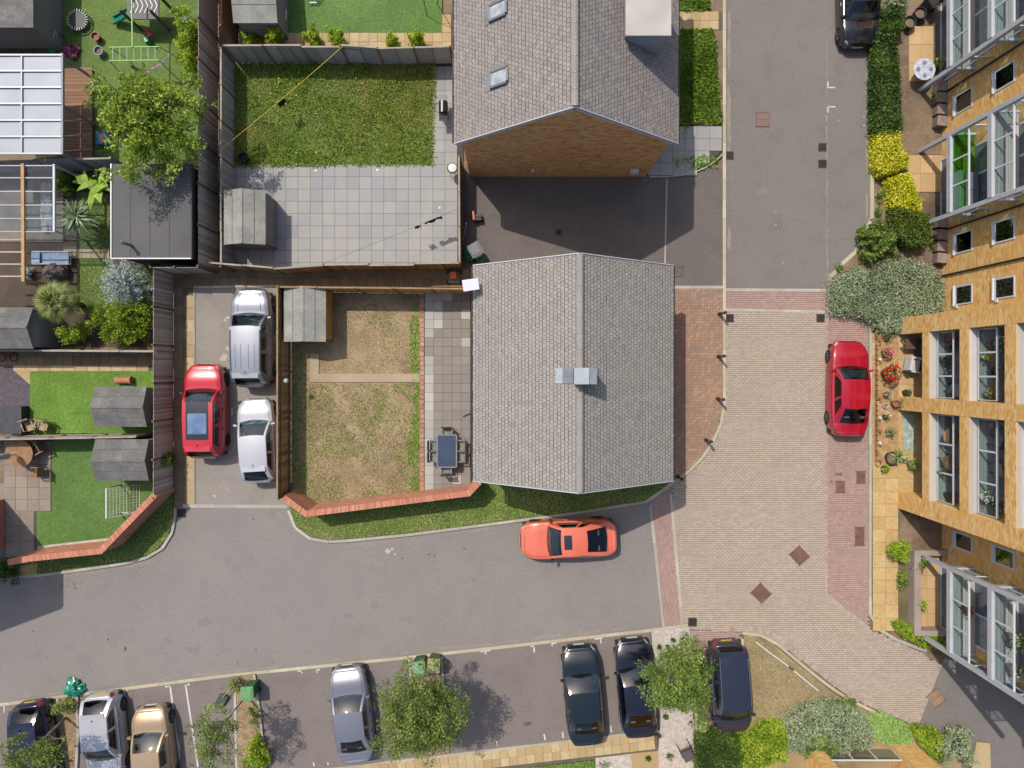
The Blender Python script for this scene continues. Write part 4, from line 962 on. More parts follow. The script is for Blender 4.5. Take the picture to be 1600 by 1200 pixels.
# dry garden
DG = PXL([(456, 459), (657, 459), (657, 783), (496, 795), (456, 772)])
v = sheet('dry_lawn', DG, .02, M_DRY)
grass('dry_grass', DG, 170, .08, M_DRYG, .02, .05, v, thin=(.7, .36), seed=21); grass('grass', DG, 200, .08, leafmat('tuft_blades', [C(92, 108, 44), C(120, 134, 60), C(150, 150, 84)], .2), .02, .07, v, thin=(.8, .60), seed=22); grass('dry_grass', PXL([(457, 600), (657, 600), (657, 783), (496, 795), (457, 772)]), 260, .085, M_DRYG, .02, .06, v, thin=(1.1, .42), seed=28); grass('grass', PXL([(457, 600), (657, 600), (657, 783), (496, 795), (457, 772)]), 260, .09, MATS['tuft_blades'], .02, .07, v, thin=(1.3, .52), seed=29); grass('dark_litter', DG, 120, .07, leafmat('litter_dark', [C(96, 82, 58), C(120, 102, 72)], .1, 1.0), .02, .03, v, thin=(.55, .55), seed=26)
EG = PXL([(640, 459), (657, 459), (657, 783), (645, 783), (636, 700), (648, 640), (640, 560)])
grass('weed_strip', EG, 380, .11, M_LUSH, .02, .1, v, thin=(1.2, .36), seed=23)
LG = PXL([(457, 540), (478, 540), (480, 600), (470, 640), (486, 780), (457, 770)])
grass('weed_strip', LG, 200, .10, M_LUSH, .02, .08, v, thin=(1.2, .45), seed=24)
for q in ((485, 584, 656, 597), (485, 552, 499, 584)):
    p = sheet('garden_path', PXL([(q[0], q[1]), (q[2], q[1]), (q[2], q[3]), (q[0], q[3])]), .075, mat('path_concrete', C(186, 168, 140), C(172, 152, 122), 1, C(196, 180, 152), .5, .1, 30))
BE = bpy.data.objects.new('brick_edging', None); COL.objects.link(BE); BE['kind'] = 'structure'; BE.location = W(660, 620)
me = None
for i in range(42):
    yy = 459+i*7.5
    if me is None:
        b = MB(); b.obox((0, 0, .0), (.2, .215, .08)); me = fast_mesh('brick', b.v, b.f, b.r)
        me.materials.append(mat('edging_brick', C(190, 138, 114), C(176, 124, 102), 2, rnd=[C(172, 122, 100), C(194, 146, 122), C(206, 164, 140)], orand=True, speck=.1))
    o = bpy.data.objects.new('brick', me); COL.objects.link(o); o.parent = BE; p = W(659.5, yy+3.7); o.location = (p[0]-BE.location.x+random.uniform(-.008, .008), p[1]-BE.location.y, .03); o.rotation_euler = (0, 0, random.uniform(-.03, .03))
SP = PXL([(663, 457), (742, 457), (742, 745), (735, 766), (663, 776)])
v = sheet('slab_path', SP, .0, M_JOINTD); so_ = XY(663.5, 456)
M_PALESLAB = mat('slab_pale', C(190, 186, 178), C(176, 172, 166), 1.5, speck=.08, rnd=[C(176, 174, 168), C(200, 196, 188)], orand=True, bump=.15)
pale = [(663, 456, 677, 511), (677, 456, 690, 511), (690, 456, 703, 469), (663, 511, 676, 527), (719, 483, 733, 497), (719, 526, 733, 541), (663, 553, 677, 752), (705, 737, 719, 752), (663, 752, 677, 766)]
def ispale(X, Y):
    x, y = X*SC+NX, -Y*SC+NY
    return any(a-1 <= x <= c+1 and b_-1 <= y <= d_+1 for a, b_, c, d_ in pale)
slabs(v, SP, .447, .447, M_BROWNSLAB, .035, org=so_, skip=ispale); slabs(v, SP, .447, .447, M_PALESLAB, .036, org=so_, skip=lambda X, Y: not ispale(X, Y))
# weedy slab path right of the upper house and its front strip
WS = PXL([(1012, 196), (1131, 196), (1131, 232), (1112, 252), (1085, 268), (1055, 275), (1012, 275)])
v = sheet('slab_path', WS, .05, M_JOINTD); slabs(v, WS, .6, .6, M_GREYSLAB, .085, org=XY(1012, 275))
gw = grass('weeds', PXL([(1020, 245), (1120, 245), (1120, 262), (1020, 270)]), 220, .13, M_LUSH, .08, .12, v, thin=(1.1, .52), seed=31)
grass('weeds', PXL([(1065, 196), (1075, 196), (1075, 270), (1065, 270)]), 260, .12, M_LUSH, .08, .12, v, thin=(1.5, .45), seed=32)
kerb('edging', smooth_line(PXL([(1131, 240), (1115, 254), (1088, 269), (1055, 276), (1014, 277)]), 3), .05, -.05, .10, M_KERBW, step=.6)
FS = PXL([(1050, -80), (1129, -80), (1129, 196), (1050, 196)])
v = sheet('front_bed', FS, .06, M_SOIL)
tp = sheet('front_path', PXL([(1050, 19), (1129, 19), (1129, 48), (1050, 48)]), .075, M_JOINT); slabs(tp, PXL([(1050, 19), (1129, 19), (1129, 48), (1050, 48)]), .45, .45, M_TANSLAB, .1, org=XY(1050, 48))
FH = PXL([(1050, 48), (1112, 48), (1118, 70), (1120, 120), (1124, 160), (1127, 194), (1050, 196)])
grass('ground_cover', FH, 700, .10, leafmat('cover_leaves', [C(66, 96, 24), C(96, 128, 34), C(128, 160, 56), C(150, 176, 80)], .3), .10, .16, v, asp=1.8, seed=33)
grass('ground_cover', PXL([(1050, -70), (1105, -70), (1108, 18), (1050, 18)]), 700, .10, MATS['cover_leaves'], .10, .16, v, asp=1.8, seed=34)
# top: artificial lawn with tan slabs
TL = PXL([(437, -90), (691, -90), (691, 52), (437, 52)])
v = sheet('artificial_lawn', TL, .05, M_FAKE); M_PILE = leafmat('turf_pile', [C(84, 118, 48), C(104, 140, 62), C(122, 154, 78)], .15, 1.25); grass('turf_pile', TL, 130, .055, M_PILE, .05, .03, v, seed=71)
for P_ in (PXL([(374, 52), (712, 52), (712, 96), (374, 96)]), PXL([(691, 20), (712, 20), (712, 52), (691, 52)]), PXL([(374, 36), (437, 36), (437, 52), (374, 52)])):
    v = sheet('tan_path', P_, .02, M_JOINT); slabs(v, P_, .45, .45, M_TANSLAB, .055, org=XY(374, 52))
# play garden
PG = PXL([(92, -90), (338, -90), (338, 260), (92, 260)])
v = sheet('play_lawn', PG, .02, mat('turf_play', C(92, 120, 48), C(106, 132, 58), .9, C(78, 104, 42), .4, .25, 24, bump=.5, bscale=30))
grass('grass', PG, 90, .06, M_GRASSV, .02, .03, v, seed=41)
DK = bpy.data.objects.new('garden_deck', None); COL.objects.link(DK); DK['kind'] = 'structure'; DK.location = W(125, 178)
M_DECKW = mat('deck_brown', C(156, 116, 90), C(138, 102, 80), 1.5, rnd=[C(140, 104, 80), C(168, 128, 100)], orand=True, speck=.1)
for i in range(26):
    b = MB(); y0, y1 = uy(107+(i+1)*5.5), uy(107+i*5.5); b.box(ux(103), y0+.006, .05, ux(147), y1-.006, .16); b.build('board', M_DECKW, DK)
# garden of exotic plants
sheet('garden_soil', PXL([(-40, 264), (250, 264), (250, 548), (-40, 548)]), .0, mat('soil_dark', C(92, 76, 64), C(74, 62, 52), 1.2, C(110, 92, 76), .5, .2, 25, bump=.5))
XG = PXL([(122, 300), (172, 300), (172, 420), (245, 420), (245, 500), (122, 490)])
v = sheet('small_lawn', XG, .02, M_TURFBASE); grass('grass', XG, 260, .09, M_GRASS, .02, .05, v, seed=42)
v = sheet('tan_path', PXL([(100, 385), (168, 385), (168, 404), (100, 404)]), .03, M_JOINT); slabs(v, PXL([(100, 385), (168, 385), (168, 404), (100, 404)]), .45, .45, M_TANSLAB, .06, org=XY(100, 404))
# the two small lawns on the left
P_ = PXL([(-30, 549), (240, 549), (240, 571), (-30, 571)]); v = sheet('slab_path', P_, .01, M_JOINTD); slabs(v, P_, .45, .45, M_DIRTSHADE, .045, org=XY(-30, 571))
P_ = PXL([(22, 571), (240, 571), (240, 580), (22, 580)]); v = sheet('tan_strip', P_, .014, M_JOINT); slabs(v, P_, .6, .28, M_TANSLAB, .05, org=XY(22, 580))
P_ = PXL([(-30, 571), (22, 571), (48, 600), (48, 676), (-30, 676)]); sheet('slate_bed', P_, .03, mat('slate_chips', C(104, 96, 104), C(84, 78, 86), 5, None, 1, .3, 20, bump=.8, bscale=30))
P_ = PXL([(22, 578), (48, 578), (48, 601)]); sheet('tan_corner', P_, .05, M_TANSLAB)
sheet('artificial_lawn', PXL([(48, 580), (240, 580), (240, 677), (48, 677)]), .04, mat('artificial_turf_bright', C(108, 146, 44), C(94, 132, 36), .9, C(122, 156, 58), .4, .26, 12, bump=.7, bscale=30)); grass('turf_pile', PXL([(48, 580), (240, 580), (240, 677), (48, 677)]), 130, .055, leafmat('turf_pile_bright', [C(92, 132, 34), C(112, 150, 46), C(130, 164, 60)], .15, 1.25), .04, .03, bpy.data.objects['artificial_lawn.001'], seed=72)
sheet('artificial_lawn', PXL([(57, 684), (240, 684), (271, 763), (192, 846), (58, 858)]), .04, M_FAKE); grass('turf_pile', PXL([(57, 684), (240, 684), (271, 763), (192, 846), (58, 858)]), 130, .055, M_PILE, .04, .03, bpy.data.objects['artificial_lawn.002'], seed=73)
P_ = PXL([(60, 853), (172, 840), (188, 846), (150, 851), (60, 862)]); sheet('gravel_strip', P_, .06, M_GRAVELW)
P_ = PXL([(8, 684), (81, 684), (81, 798), (8, 798)]); v = sheet('stone_patio', P_, .045, M_JOINT); slabs(v, P_, .57, .57, M_STONE, .08, org=XY(8, 798))
P_ = PXL([(8, 798), (57, 798), (57, 862), (8, 868)]); v = sheet('slab_path', P_, .046, M_JOINT); slabs(v, P_, .7, .75, M_STONE, .075, org=XY(10, 870))
P_ = PXL([(33, 884), (60, 880), (60, 897), (33, 899)]); sheet('tan_corner', P_, .094, M_TANSLAB)
# beds on the right
RB = PXL([(1365, -120), (1475, -120), (1475, 520), (1400, 523), (1362, 520), (1362, 497), (1298, 491), (1298, 430), (1341, 393), (1364, 344)])
v = sheet('planting_bed', RB, .08, M_SOIL); grass('litter', RB, 70, .06, leafmat('bed_litter', [C(104, 86, 66), C(150, 128, 100), C(176, 154, 122), C(110, 116, 60)], .1, 1.0), .08, .03, v, thin=(.9, .4), asp=1.8, seed=81)
for P_ in ([(1418, 39), (1463, 39), (1463, 129), (1418, 129)], [(1417, 242), (1478, 242), (1478, 301), (1417, 301)]):
    P_ = PXL(P_); t_ = sheet('tan_path', P_, .09, M_JOINT); slabs(t_, P_, .6, .9, mat('slab_peach', C(212, 176, 128), C(196, 160, 114), 1.2, speck=.1, rnd=[C(200, 166, 118), C(222, 188, 142)], orand=True), .12, org=P_[3])
RG = PXL([(1361, 498), (1402, 523), (1402, 728), (1361, 728)]); sheet('gravel_bed', RG, .08, M_GRAVELT)
P_ = PXL([(1361, 728), (1440, 728), (1440, 768), (1402, 768), (1402, 985), (1372, 978), (1362, 965)])
v = sheet('flagstone_path', P_, .07, M_JOINT)
slabs(v, P_, .62, .62, mat('flagstone', C(214, 184, 130), C(190, 156, 104), 2.2, C(226, 202, 158), 1.4, .16, 12, rnd=[C(198, 166, 112), C(218, 190, 136), C(206, 172, 116)], orand=True, bump=.2), .1, org=XY(1362, 985))
P_ = PXL([(1400, 985), (1372, 978), (1362, 965), (1362, 940), (1416, 940), (1416, 990)]); sheet('path_end', P_, .075, MATS['flagstone'])
sheet('planting_bed', PXL([(1401, 793), (1475, 793), (1475, 860), (1401, 860)]), .085, M_SOIL)
sheet('planting_bed', PXL([(1402, 860), (1420, 860), (1420, 990), (1402, 985)]), .086, mat('soil_leafy', C(130, 112, 84), C(96, 92, 56), 2, speck=.2))
P_ = PXL([(1427, 863), (1470, 863), (1470, 978), (1427, 978)]); v = sheet('patio', P_, .05, M_JOINT); slabs(v, P_, .62, .62, mat('slab_peach', C(0, 0, 0)), .085, org=XY(1427, 978))
for a, c in ((523, 620), (640, 768)):
    P_ = PXL([(1402, a), (1470, a), (1470, c), (1402, c)]); v = sheet('patio', P_, .06, M_JOINT); slabs(v, P_, .6, .6, MATS['flagstone'], .09, org=XY(1402, c))
P_ = PXL([(1395, 1000), (1436, 986), (1520, 990), (1520, 1040), (1446, 1018)]); sheet('planting_bed', P_, .085, MATS['soil_leafy'])
# bottom edge
P_ = PXL([(540, 1198), (950, 1152), (1027, 1143), (1028, 1172), (995, 1176), (940, 1183), (560, 1232)]); v = sheet('flagstone_path', P_, .06, M_JOINT)
slabs(v, P_, .42, .42, M_TANSLAB, .095, rot=.115, org=XY(580, 1193))
P_ = PXL([(825, 1198), (930, 1186), (930, 1260), (820, 1260)]); v = sheet('small_lawn', P_, .085, M_TURFBASE); grass('grass', P_, 420, .08, M_LUSH, .085, .05, v, seed=51)
P_ = PXL([(985, 1176), (1028, 1172), (1030, 1260), (995, 1260)]); sheet('tan_path', P_, .083, M_TANSLAB)
GVL = PXL([(1017, 985), (1075, 979), (1077, 1076), (1086, 1145), (1086, 1260), (930, 1260), (930, 1183), (1028, 1172), (1031, 1140)]); sheet('gravel_bed', GVL, .075, M_GRAVELW)
P_ = PXL([(1078, 1012), (1160, 1012), (1160, 1146), (1086, 1146)]); sheet('car_bay', P_, .012, mat('bay_pink', C(172, 142, 130), C(158, 130, 120), 1, speck=.15, sscale=30, bump=.3))
kerb('kerb', PXL([(1086, 1100), (1090, 1146), (1160, 1142)]), .12, -.05, .08, M_KERB)
DB = PXL([(1161, 1085), (1162, 992), (1178, 992), (1206, 1004), (1252, 1043), (1306, 1085), (1362, 1114), (1440, 1140), (1500, 1180), (1500, 1260), (1086, 1260), (1086, 1146), (1160, 1142)])
v = sheet('dry_bed', DB, .085, M_DRY)
P_ = PXL([(1163, 994), (1178, 994), (1206, 1007), (1252, 1047), (1284, 1075), (1240, 1112), (1165, 1130)])
grass('dry_grass', P_, 360, .10, leafmat('bed_blades', [C(160, 148, 104), C(178, 164, 122), C(146, 144, 90), C(126, 136, 70)], .2, 1.1), .085, .06, v, seed=52)
P_ = PXL([(1524, 1158), (1545, 1160), (1548, 1260), (1505, 1260)]); sheet('tan_path', P_, .09, M_TANSLAB)
# planting islands in the car park
for P_, lab in (([(368, 1056), (398, 1052), (408, 1120), (420, 1260), (372, 1260)], ''), ([(92, 1090), (122, 1086), (124, 1140), (118, 1260), (90, 1260)], ''), ([(640, 1028), (690, 1024), (700, 1175), (650, 1182)], '')):
    Q = PXL(P_); v = sheet('planting_island', Q, .09, mat('island_soil', C(176, 148, 116), C(140, 118, 92), 3, C(200, 170, 132), 1.2, .25, 20, bump=.6))
    kerb('kerb', [Q[0]]+[Q[-1]], .12, -.05, .12, M_KERB); kerb('kerb', Q[1:-1], .12, -.05, .12, M_KERB)
    grass('leaf_litter', Q, 60, .1, M_DRYG, .09, .04, v, asp=1.6, seed=61)
# ------------------------------------------------------------------ planting
def foliage(name, pts, size, m, parent, asp=1.7, flat=.5, rr=None):
    V, F, r = leaf_arrays(pts, size, asp, flat, rr=rr)
    o = place(name, fast_mesh(name, V-np.array(wloc(parent)), F, r), m, parent); o['kind'] = 'stuff'; return o
def sph(n):
    q = RNG.normal(0, 1, (n, 3)); return q/np.linalg.norm(q, axis=1)[:, None]
M_BARK = mat('bark', C(132, 116, 98), C(106, 92, 78), 4, speck=.2, rough=.95)
M_BARKW = mat('bark_pale', C(188, 182, 172), C(150, 142, 132), 5, speck=.2, rough=.9)
def clump_points(c, r, ncl, per, cr, lower=-.35, seed=0, gap=.0):
    """leaf positions in clumps spread through an ellipsoid; also clump centres"""
    cc = sph(ncl); az = np.arctan2(cc[:, 1], cc[:, 0]); ph = RNG.random(4)*6.28
    lobe = 1+.16*np.sin(3*az+ph[0])+.11*np.sin(5*az+ph[1])+.09*np.sin(8*az+ph[2])
    cc = cc*((RNG.random(ncl)**.42)*lobe*RNG.uniform(.88, 1.12, ncl))[:, None]; cc = cc[cc[:, 2] > lower]; cc = cc*np.array(r)+np.array(c)
    cr_ = cr*RNG.uniform(.35, 1.3, len(cc)); k = np.maximum(4, (per*(cr_/cr)**2)).astype(int)
    idx = np.repeat(np.arange(len(cc)), k)
    q = sph(len(idx))*(RNG.random(len(idx))**.5)[:, None]; q[:, 2] *= .6
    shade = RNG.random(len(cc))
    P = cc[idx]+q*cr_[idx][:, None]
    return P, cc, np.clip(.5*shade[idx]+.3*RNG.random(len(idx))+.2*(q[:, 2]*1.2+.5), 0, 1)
def tree(label, base, top, r, size, m, ncl=90, per=55, cr=.34, trunk=.09, bark=None, name='tree', asp=1.8, group=None, lower=-.4, limbs=14):
    """base: foot, top: crown centre, r: crown radii (m)"""
    t = thing(name, label, 'tree', base, group=group); bark = bark or M_BARK
    P, cc, rr = clump_points(top, r, ncl, per, cr, lower)
    b = MB(); B = Vector(base); T = Vector(top)
    mid = B.lerp(T, .5)+Vector((random.uniform(-.1, .1), random.uniform(-.1, .1), 0))
    b.tube([B-Vector((0, 0, .1)), B.lerp(mid, .5), mid, T, T+Vector((0, 0, r[2]*.6))], [trunk*1.25, trunk, trunk*.85, trunk*.55, trunk*.15], 8); b.build('trunk', bark, t, smooth=True)
    lb = MB()
    for i in range(min(limbs, len(cc))):
        e = Vector(cc[i*len(cc)//limbs]); f = random.uniform(.45, .95); s = B.lerp(T, f); m_ = s.lerp(e, .5)+Vector((0, 0, .12))
        lb.tube([s, m_, e], [trunk*.42, trunk*.28, trunk*.1], 5)
        for _ in range(2):
            e2 = e+Vector((random.uniform(-1, 1)*r[0]*.3, random.uniform(-1, 1)*r[1]*.3, random.uniform(-.1, .2))); lb.tube([m_, m_.lerp(e2, .6), e2], [trunk*.2, trunk*.14, trunk*.05], 4)
    lb.build('limbs', bark, t, smooth=True)
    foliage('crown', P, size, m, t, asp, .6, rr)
    return t
LM1 = leafmat('leaf_maple', [C(54, 76, 22), C(90, 114, 34), C(132, 152, 54), C(180, 190, 90)], .42, 2.15)
LM2 = leafmat('leaf_olive', [C(58, 74, 28), C(88, 106, 46), C(118, 134, 64), C(156, 166, 94)], .4, 2.05)
LM3 = leafmat('leaf_green', [C(54, 76, 26), C(84, 108, 44), C(116, 138, 62), C(156, 170, 94)], .4, 2.05)
LMY = leafmat('leaf_yellow', [C(150, 158, 26), C(190, 192, 38), C(220, 216, 60), C(228, 222, 90)], .35)
LMD = leafmat('leaf_dark', [C(34, 54, 16), C(52, 76, 24), C(76, 102, 36), C(104, 128, 54)], .3, 1.9)
LMG = leafmat('leaf_greygreen', [C(104, 118, 88), C(132, 146, 112), C(160, 172, 138), C(112, 132, 84)], .2)
LML = leafmat('leaf_lime', [C(96, 128, 24), C(130, 160, 36), C(164, 186, 56), C(186, 198, 84)], .35)
LMB = leafmat('leaf_blue', [C(128, 146, 142), C(158, 176, 170), C(188, 202, 196), C(112, 132, 120)], .15)
def TR(x, y, h): return W(x, y, h)
tree('big leafy maple like tree overhanging the black garden room', (*XY(288, 224), 0), TR(236, 190, 3.9), (2.3, 2.4, 1.5), .125, LM1, 330, 95, .40, .12)
tree('broad small leaved tree beside the recycling bins in the parking bays', (*XY(682, 1040), .09), TR(655, 1112, 3.9), (1.9, 2.1, 1.7), .085, LM2, 660, 95, .32, .06, M_BARKW, asp=2)
tree('round dense tree between the black car and the dark blue people carrier', (*XY(1042, 1008), .08), TR(1064, 1060, 3.6), (1.5, 1.6, 1.3), .09, LM3, 380, 90, .32, .07, asp=1.8)
tree('tall thin pale stemmed tree leaning over the bays beside the green bin', (*XY(386, 1086), .09), TR(336, 1152, 3.9), (1.05, 1.5, 1.2), .085, LM2, 120, 60, .28, .045, M_BARKW, asp=1.7)
tree('loose leafy tree over the dark blue car in the bottom left corner', (*XY(105, 1120), .09), TR(48, 1178, 3.6), (1.7, 1.05, .9), .09, LM2, 130, 65, .3, .05, M_BARKW, asp=1.7)
def shrub(label, x, y, rx, ry, h, size, m, ncl=60, per=60, cr=.2, z0=.08, name='shrub', cat='shrub', lower=-.1, group=None):
    """x, y: photo place of the middle of the crown; rx ry px"""
    size *= .82; per = int(per*1.4)
    hc = z0+h*.45; c = W(x, y, hc); k = (CAMH-hc)/CAMH/SC
    t = thing(name, label, cat, (c[0], c[1], z0), group=group)
    P, cc, rr = clump_points((c[0], c[1], hc), (rx*k*.82, ry*k*.82, h*.5), ncl, per, cr, -.9)
    P[:, 2] = np.maximum(P[:, 2], z0+.02)
    b = MB()
    for i in range(6):
        e = cc[i*len(cc)//6]; b.tube([(c[0]+random.uniform(-.05, .05), c[1]+random.uniform(-.05, .05), z0-.02), ((c[0]+e[0])/2, (c[1]+e[1])/2, z0+h*.3), tuple(e)], [.025, .018, .006], 5)
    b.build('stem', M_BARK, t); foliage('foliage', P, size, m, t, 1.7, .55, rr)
    return t
def hedge(label, poly, h, size, m, dens=900, z0=.08, name='hedge', rough=.10, core=True, rr_fn=None):
    """clipped block of leaves, poly = photo outline of its top"""
    P2 = PXL(poly, h*.7); c = np.array(P2).mean(0)
    t = thing(name, label, 'hedge', (c[0], c[1], z0))
    size *= .8; dens *= 1.5
    n = int(area(P2)*dens); Q = scatter(P2, n); hh = h*(.82+.3*vnoise(Q, 1.6, 3)); zz = z0+hh-RNG.random(n)**2*h*.35
    pts = [np.stack((Q[:, 0], Q[:, 1], zz), 1)]
    for i in range(len(P2)):
        a, b_ = np.array(P2[i]), np.array(P2[(i+1) % len(P2)]); L = np.linalg.norm(b_-a); k = int(L*h*dens*.6); u = RNG.random(k)
        q = a+(b_-a)*u[:, None]; pts.append(np.concatenate((q+RNG.normal(0, rough*.45, (k, 2)), z0+RNG.random((k, 1))*h*.95), 1))
    P = np.concatenate(pts); P[:, :2] += RNG.normal(0, rough*.3, (len(P), 2))
    r = np.clip(.6*vnoise(P[:, :2], 2.3, 5)+.4*RNG.random(len(P)), 0, 1)
    if rr_fn is not None: r = rr_fn(P, r)
    if core:
        b = MB(); b.prism([tuple(c+(np.array(p)-c)*.9) for p in P2], z0, z0+h*.7); b.build('shade_core', mat('hedge_shade_core', C(60, 66, 34), C(48, 52, 28), 6), t)  # solid dark block stands in for the shaded inside of the hedge
    foliage('foliage', P, size, m, t, 1.7, .55, r); return t
# right hand beds
hedge('dark green clipped hedge along the kerb below the black car', [(1366, 57), (1396, 57), (1400, 120), (1402, 170), (1405, 208), (1366, 210)], .9, .11, LMD, 850)
hedge('dark leafy hedge clump beside the bonnet of the black car', [(1367, 22), (1402, 18), (1408, 48), (1392, 52), (1367, 53)], .8, .11, LMD, 800)
shrub('pale variegated shrub at the top edge beside the black car', 1397, 8, 30, 20, .9, .1, LMG, 60, 55, .2)
hedge('bright yellow clipped shrub at the end of the dark hedge', [(1366, 211), (1400, 210), (1403, 235), (1415, 248), (1412, 262), (1376, 274), (1368, 262)], .85, .12, LMY, 800)
hedge('bright yellow upper part of the long hedge below the yellow shrub', [(1386, 282), (1417, 274), (1424, 298), (1435, 318), (1430, 336), (1396, 325)], .9, .12, LMY, 800)
hedge('olive green lower part of the long hedge beside the balcony post', [(1395, 324), (1432, 334), (1447, 340), (1449, 366), (1440, 382), (1418, 386), (1396, 362)], .95, .11, leafmat('leaf_hedgegreen', [C(64, 82, 20), C(88, 108, 30), C(116, 136, 46)], .3), 800)
shrub('round glossy green bush at the kerb corner of the upper right road', 1371, 376, 38, 35, 1.25, .13, LM3, 130, 75, .22)
gc = [(1300, 440), (1330, 425), (1362, 428), (1380, 412), (1420, 410), (1450, 418), (1468, 440), (1470, 480), (1452, 494), (1410, 500), (1404, 515), (1380, 520), (1364, 505), (1340, 490), (1300, 486)]
hedge('sprawling grey green ground cover shrub in the kerb corner', gc, .5, .10, LMG, 1000, name='ground_cover_shrub', rough=.25)
for x, y, rx, ry, h, l in ((1375, 305, 9, 12, .35, 'green weed tuft between the kerb and the yellow hedge top'), (1372, 330, 8, 10, .3, 'green weed tuft at the kerb left of the olive hedge'), (1350, 408, 10, 8, .25, 'weed tuft just below the round glossy bush'), (1310, 420, 8, 6, .2, 'weed tuft in the kerb corner left of the ground cover'), (1338, 425, 9, 6, .25, 'weed tuft at the upper edge of the ground cover shrub'), (1400, 400, 9, 6, .2, 'weed tuft on bare soil below the olive hedge'), (1456, 380, 6, 14, .4, 'weed tuft beside the lower row of wall boxes'), (1462, 345, 5, 10, .35, 'weed tuft at the balcony post above the lower wall boxes'), (1460, 150, 6, 12, .5, 'weed tuft beside the upper row of wall boxes')):
    shrub(l, x, y, rx, ry, h, .09, LM3, 14, 22, .14, group='weed tufts in the beds', cat='plant', name='weed_tuft')
shrub('lime green rounded shrub beside the flagstone path', 1404, 862, 17, 18, .9, .10, LML, 50, 60, .2); shrub('dark lime small shrub below the rounded one on the flagstone path', 1410, 905, 9, 16, .5, .09, LM3, 26, 45, .15)
hedge('lime clipped ground hedge at the balcony corner above the paved bend', [(1396, 975), (1406, 972), (1440, 988), (1478, 990), (1478, 1012), (1440, 1008), (1410, 992)], .5, .09, LML, 900)
shrub('leafy patio plants inside the low pinkish wall', 1436, 885, 12, 14, .8, .1, LM3, 26, 40, .18); shrub('yellow green patio plant with a blue pot inside the low wall', 1437, 945, 10, 14, .7, .1, LML, 26, 40, .18)
# bottom right
hedge('dark green clipped hedge below the people carrier', [(1090, 1150), (1120, 1145), (1150, 1150), (1158, 1175), (1150, 1215), (1090, 1215)], .9, .10, LMD, 900)
hedge('lime green clipped hedge right of the dark hedge at the bottom', [(1152, 1152), (1180, 1148), (1190, 1132), (1222, 1130), (1226, 1185), (1190, 1192), (1160, 1200)], .85, .10, LML, 900)
hedge('grey lavender shrub mass at the end of the dry grass bed', [(1225, 1128), (1250, 1105), (1290, 1095), (1330, 1102), (1358, 1140), (1360, 1162), (1310, 1172), (1260, 1172), (1228, 1168)], .6, .10, LMG, 1000, rough=.2, name='lavender_shrub')
shrub('dark green shrub tuft on top of the grey lavender', 1322, 1100, 18, 14, .7, .09, LM3, 34, 45, .16); shrub('bright green bush in front of the grey lavender at the bottom edge', 1283, 1165, 30, 30, 1.0, .11, LM3, 55, 60, .22)
hedge('dark lime low hedge beside the bottom right path', [(1425, 1137), (1460, 1140), (1480, 1160), (1470, 1190), (1440, 1165)], .6, .10, LML, 900)
shrub('big silvery green shrub at the bottom right corner path', 1498, 1170, 36, 34, 1.4, .13, LMG, 60, 60, .26); shrub('dark green bush at the lower left edge below the brick wall', 8, 893, 22, 20, 1.0, .09, LMD, 60, 60, .2)
cv = hedge('flat bright green creeping plant carpet beside the lavender', [(1352, 1114), (1375, 1112), (1424, 1135), (1422, 1160), (1390, 1162), (1364, 1150)], .12, .09, leafmat('leaf_pale', [C(134, 170, 84), C(158, 190, 106), C(176, 204, 126)], .3), 1400, name='creeping_plant', core=False)
# conifers along the top fence
for i, (x, y, r, h) in enumerate(((391, 66, 11, .8), (428, 58, 14, 1.5), (490, 60, 11, 1.4), (526, 60, 12, 1.5), (613, 66, 10, 1.3), (651, 64, 13, 1.5))):
    shrub(('small squat golden conifer nearest the shed along the grey fence', 'golden conifer second from the left along the grey fence', 'golden conifer third from the left along the grey fence', 'golden conifer fourth from the left along the grey fence', 'golden conifer second from the right along the grey fence', 'golden conifer nearest the tall house along the grey fence')[i], x, y, r*1.25, r*1.25, h, .085, leafmat('leaf_conifer', [C(104, 132, 26), C(150, 172, 40), C(186, 198, 62)], .35, 1.7), 70, 70, .15, name='conifer', cat='conifer', group='golden conifers by the grey fence')
# left gardens
shrub('climbing bush leaning over the tall brown fence at the top', 298, 70, 22, 75, 2.2, .12, LML, 130, 60, .25, 0); 
shrub('yellow green rounded bush at the end of the grey fence', 188, 505, 56, 42, 2.0, .12, leafmat('leaf_bushyel', [C(70, 94, 14), C(104, 130, 26), C(146, 166, 44), C(178, 190, 66)], .35), 130, 70, .3, 0)
shrub('trailing light green climber left of the rounded bush', 118, 520, 32, 18, 1.3, .11, LML, 40, 50, .22, 0)
shrub('dark green shrub behind the lean-to roof', 100, 285, 16, 22, 1.4, .12, LM1, 40, 50, .22, 0)
shrub('small grey leaved plant by the pergola corner', 42, 428, 10, 14, .7, .09, LMB, 24, 35, .14, 0)
shrub('climber sprawling on the car park fence by the brick wall', 264, 717, 6, 14, 1.3, .1, LM3, 24, 45, .18, 0, name='climber')
def strap(b, p, d, L, w, droop, m_r=.5, seg=4):
    """arched strap leaf"""
    p = Vector(p); d = Vector(d).normalized(); s = d.cross(Vector((0, 0, 1))).normalized(); rows = []
    for i in range(seg+1):
        f = i/seg; q = p+d*(L*f)-Vector((0, 0, droop*f*f*L)); ww = w*(1-f**2.2)*(.6+.8*min(1, f*3))*.6+.003; rows.append((q-s*ww, q+s*ww))
    i0 = len(b.v)
    for a, c in rows: b.v += [tuple(a), tuple(c)]
    for i in range(seg): b.f.append((i0+2*i, i0+2*i+1, i0+2*i+3, i0+2*i+2)); b.r.append(m_r)
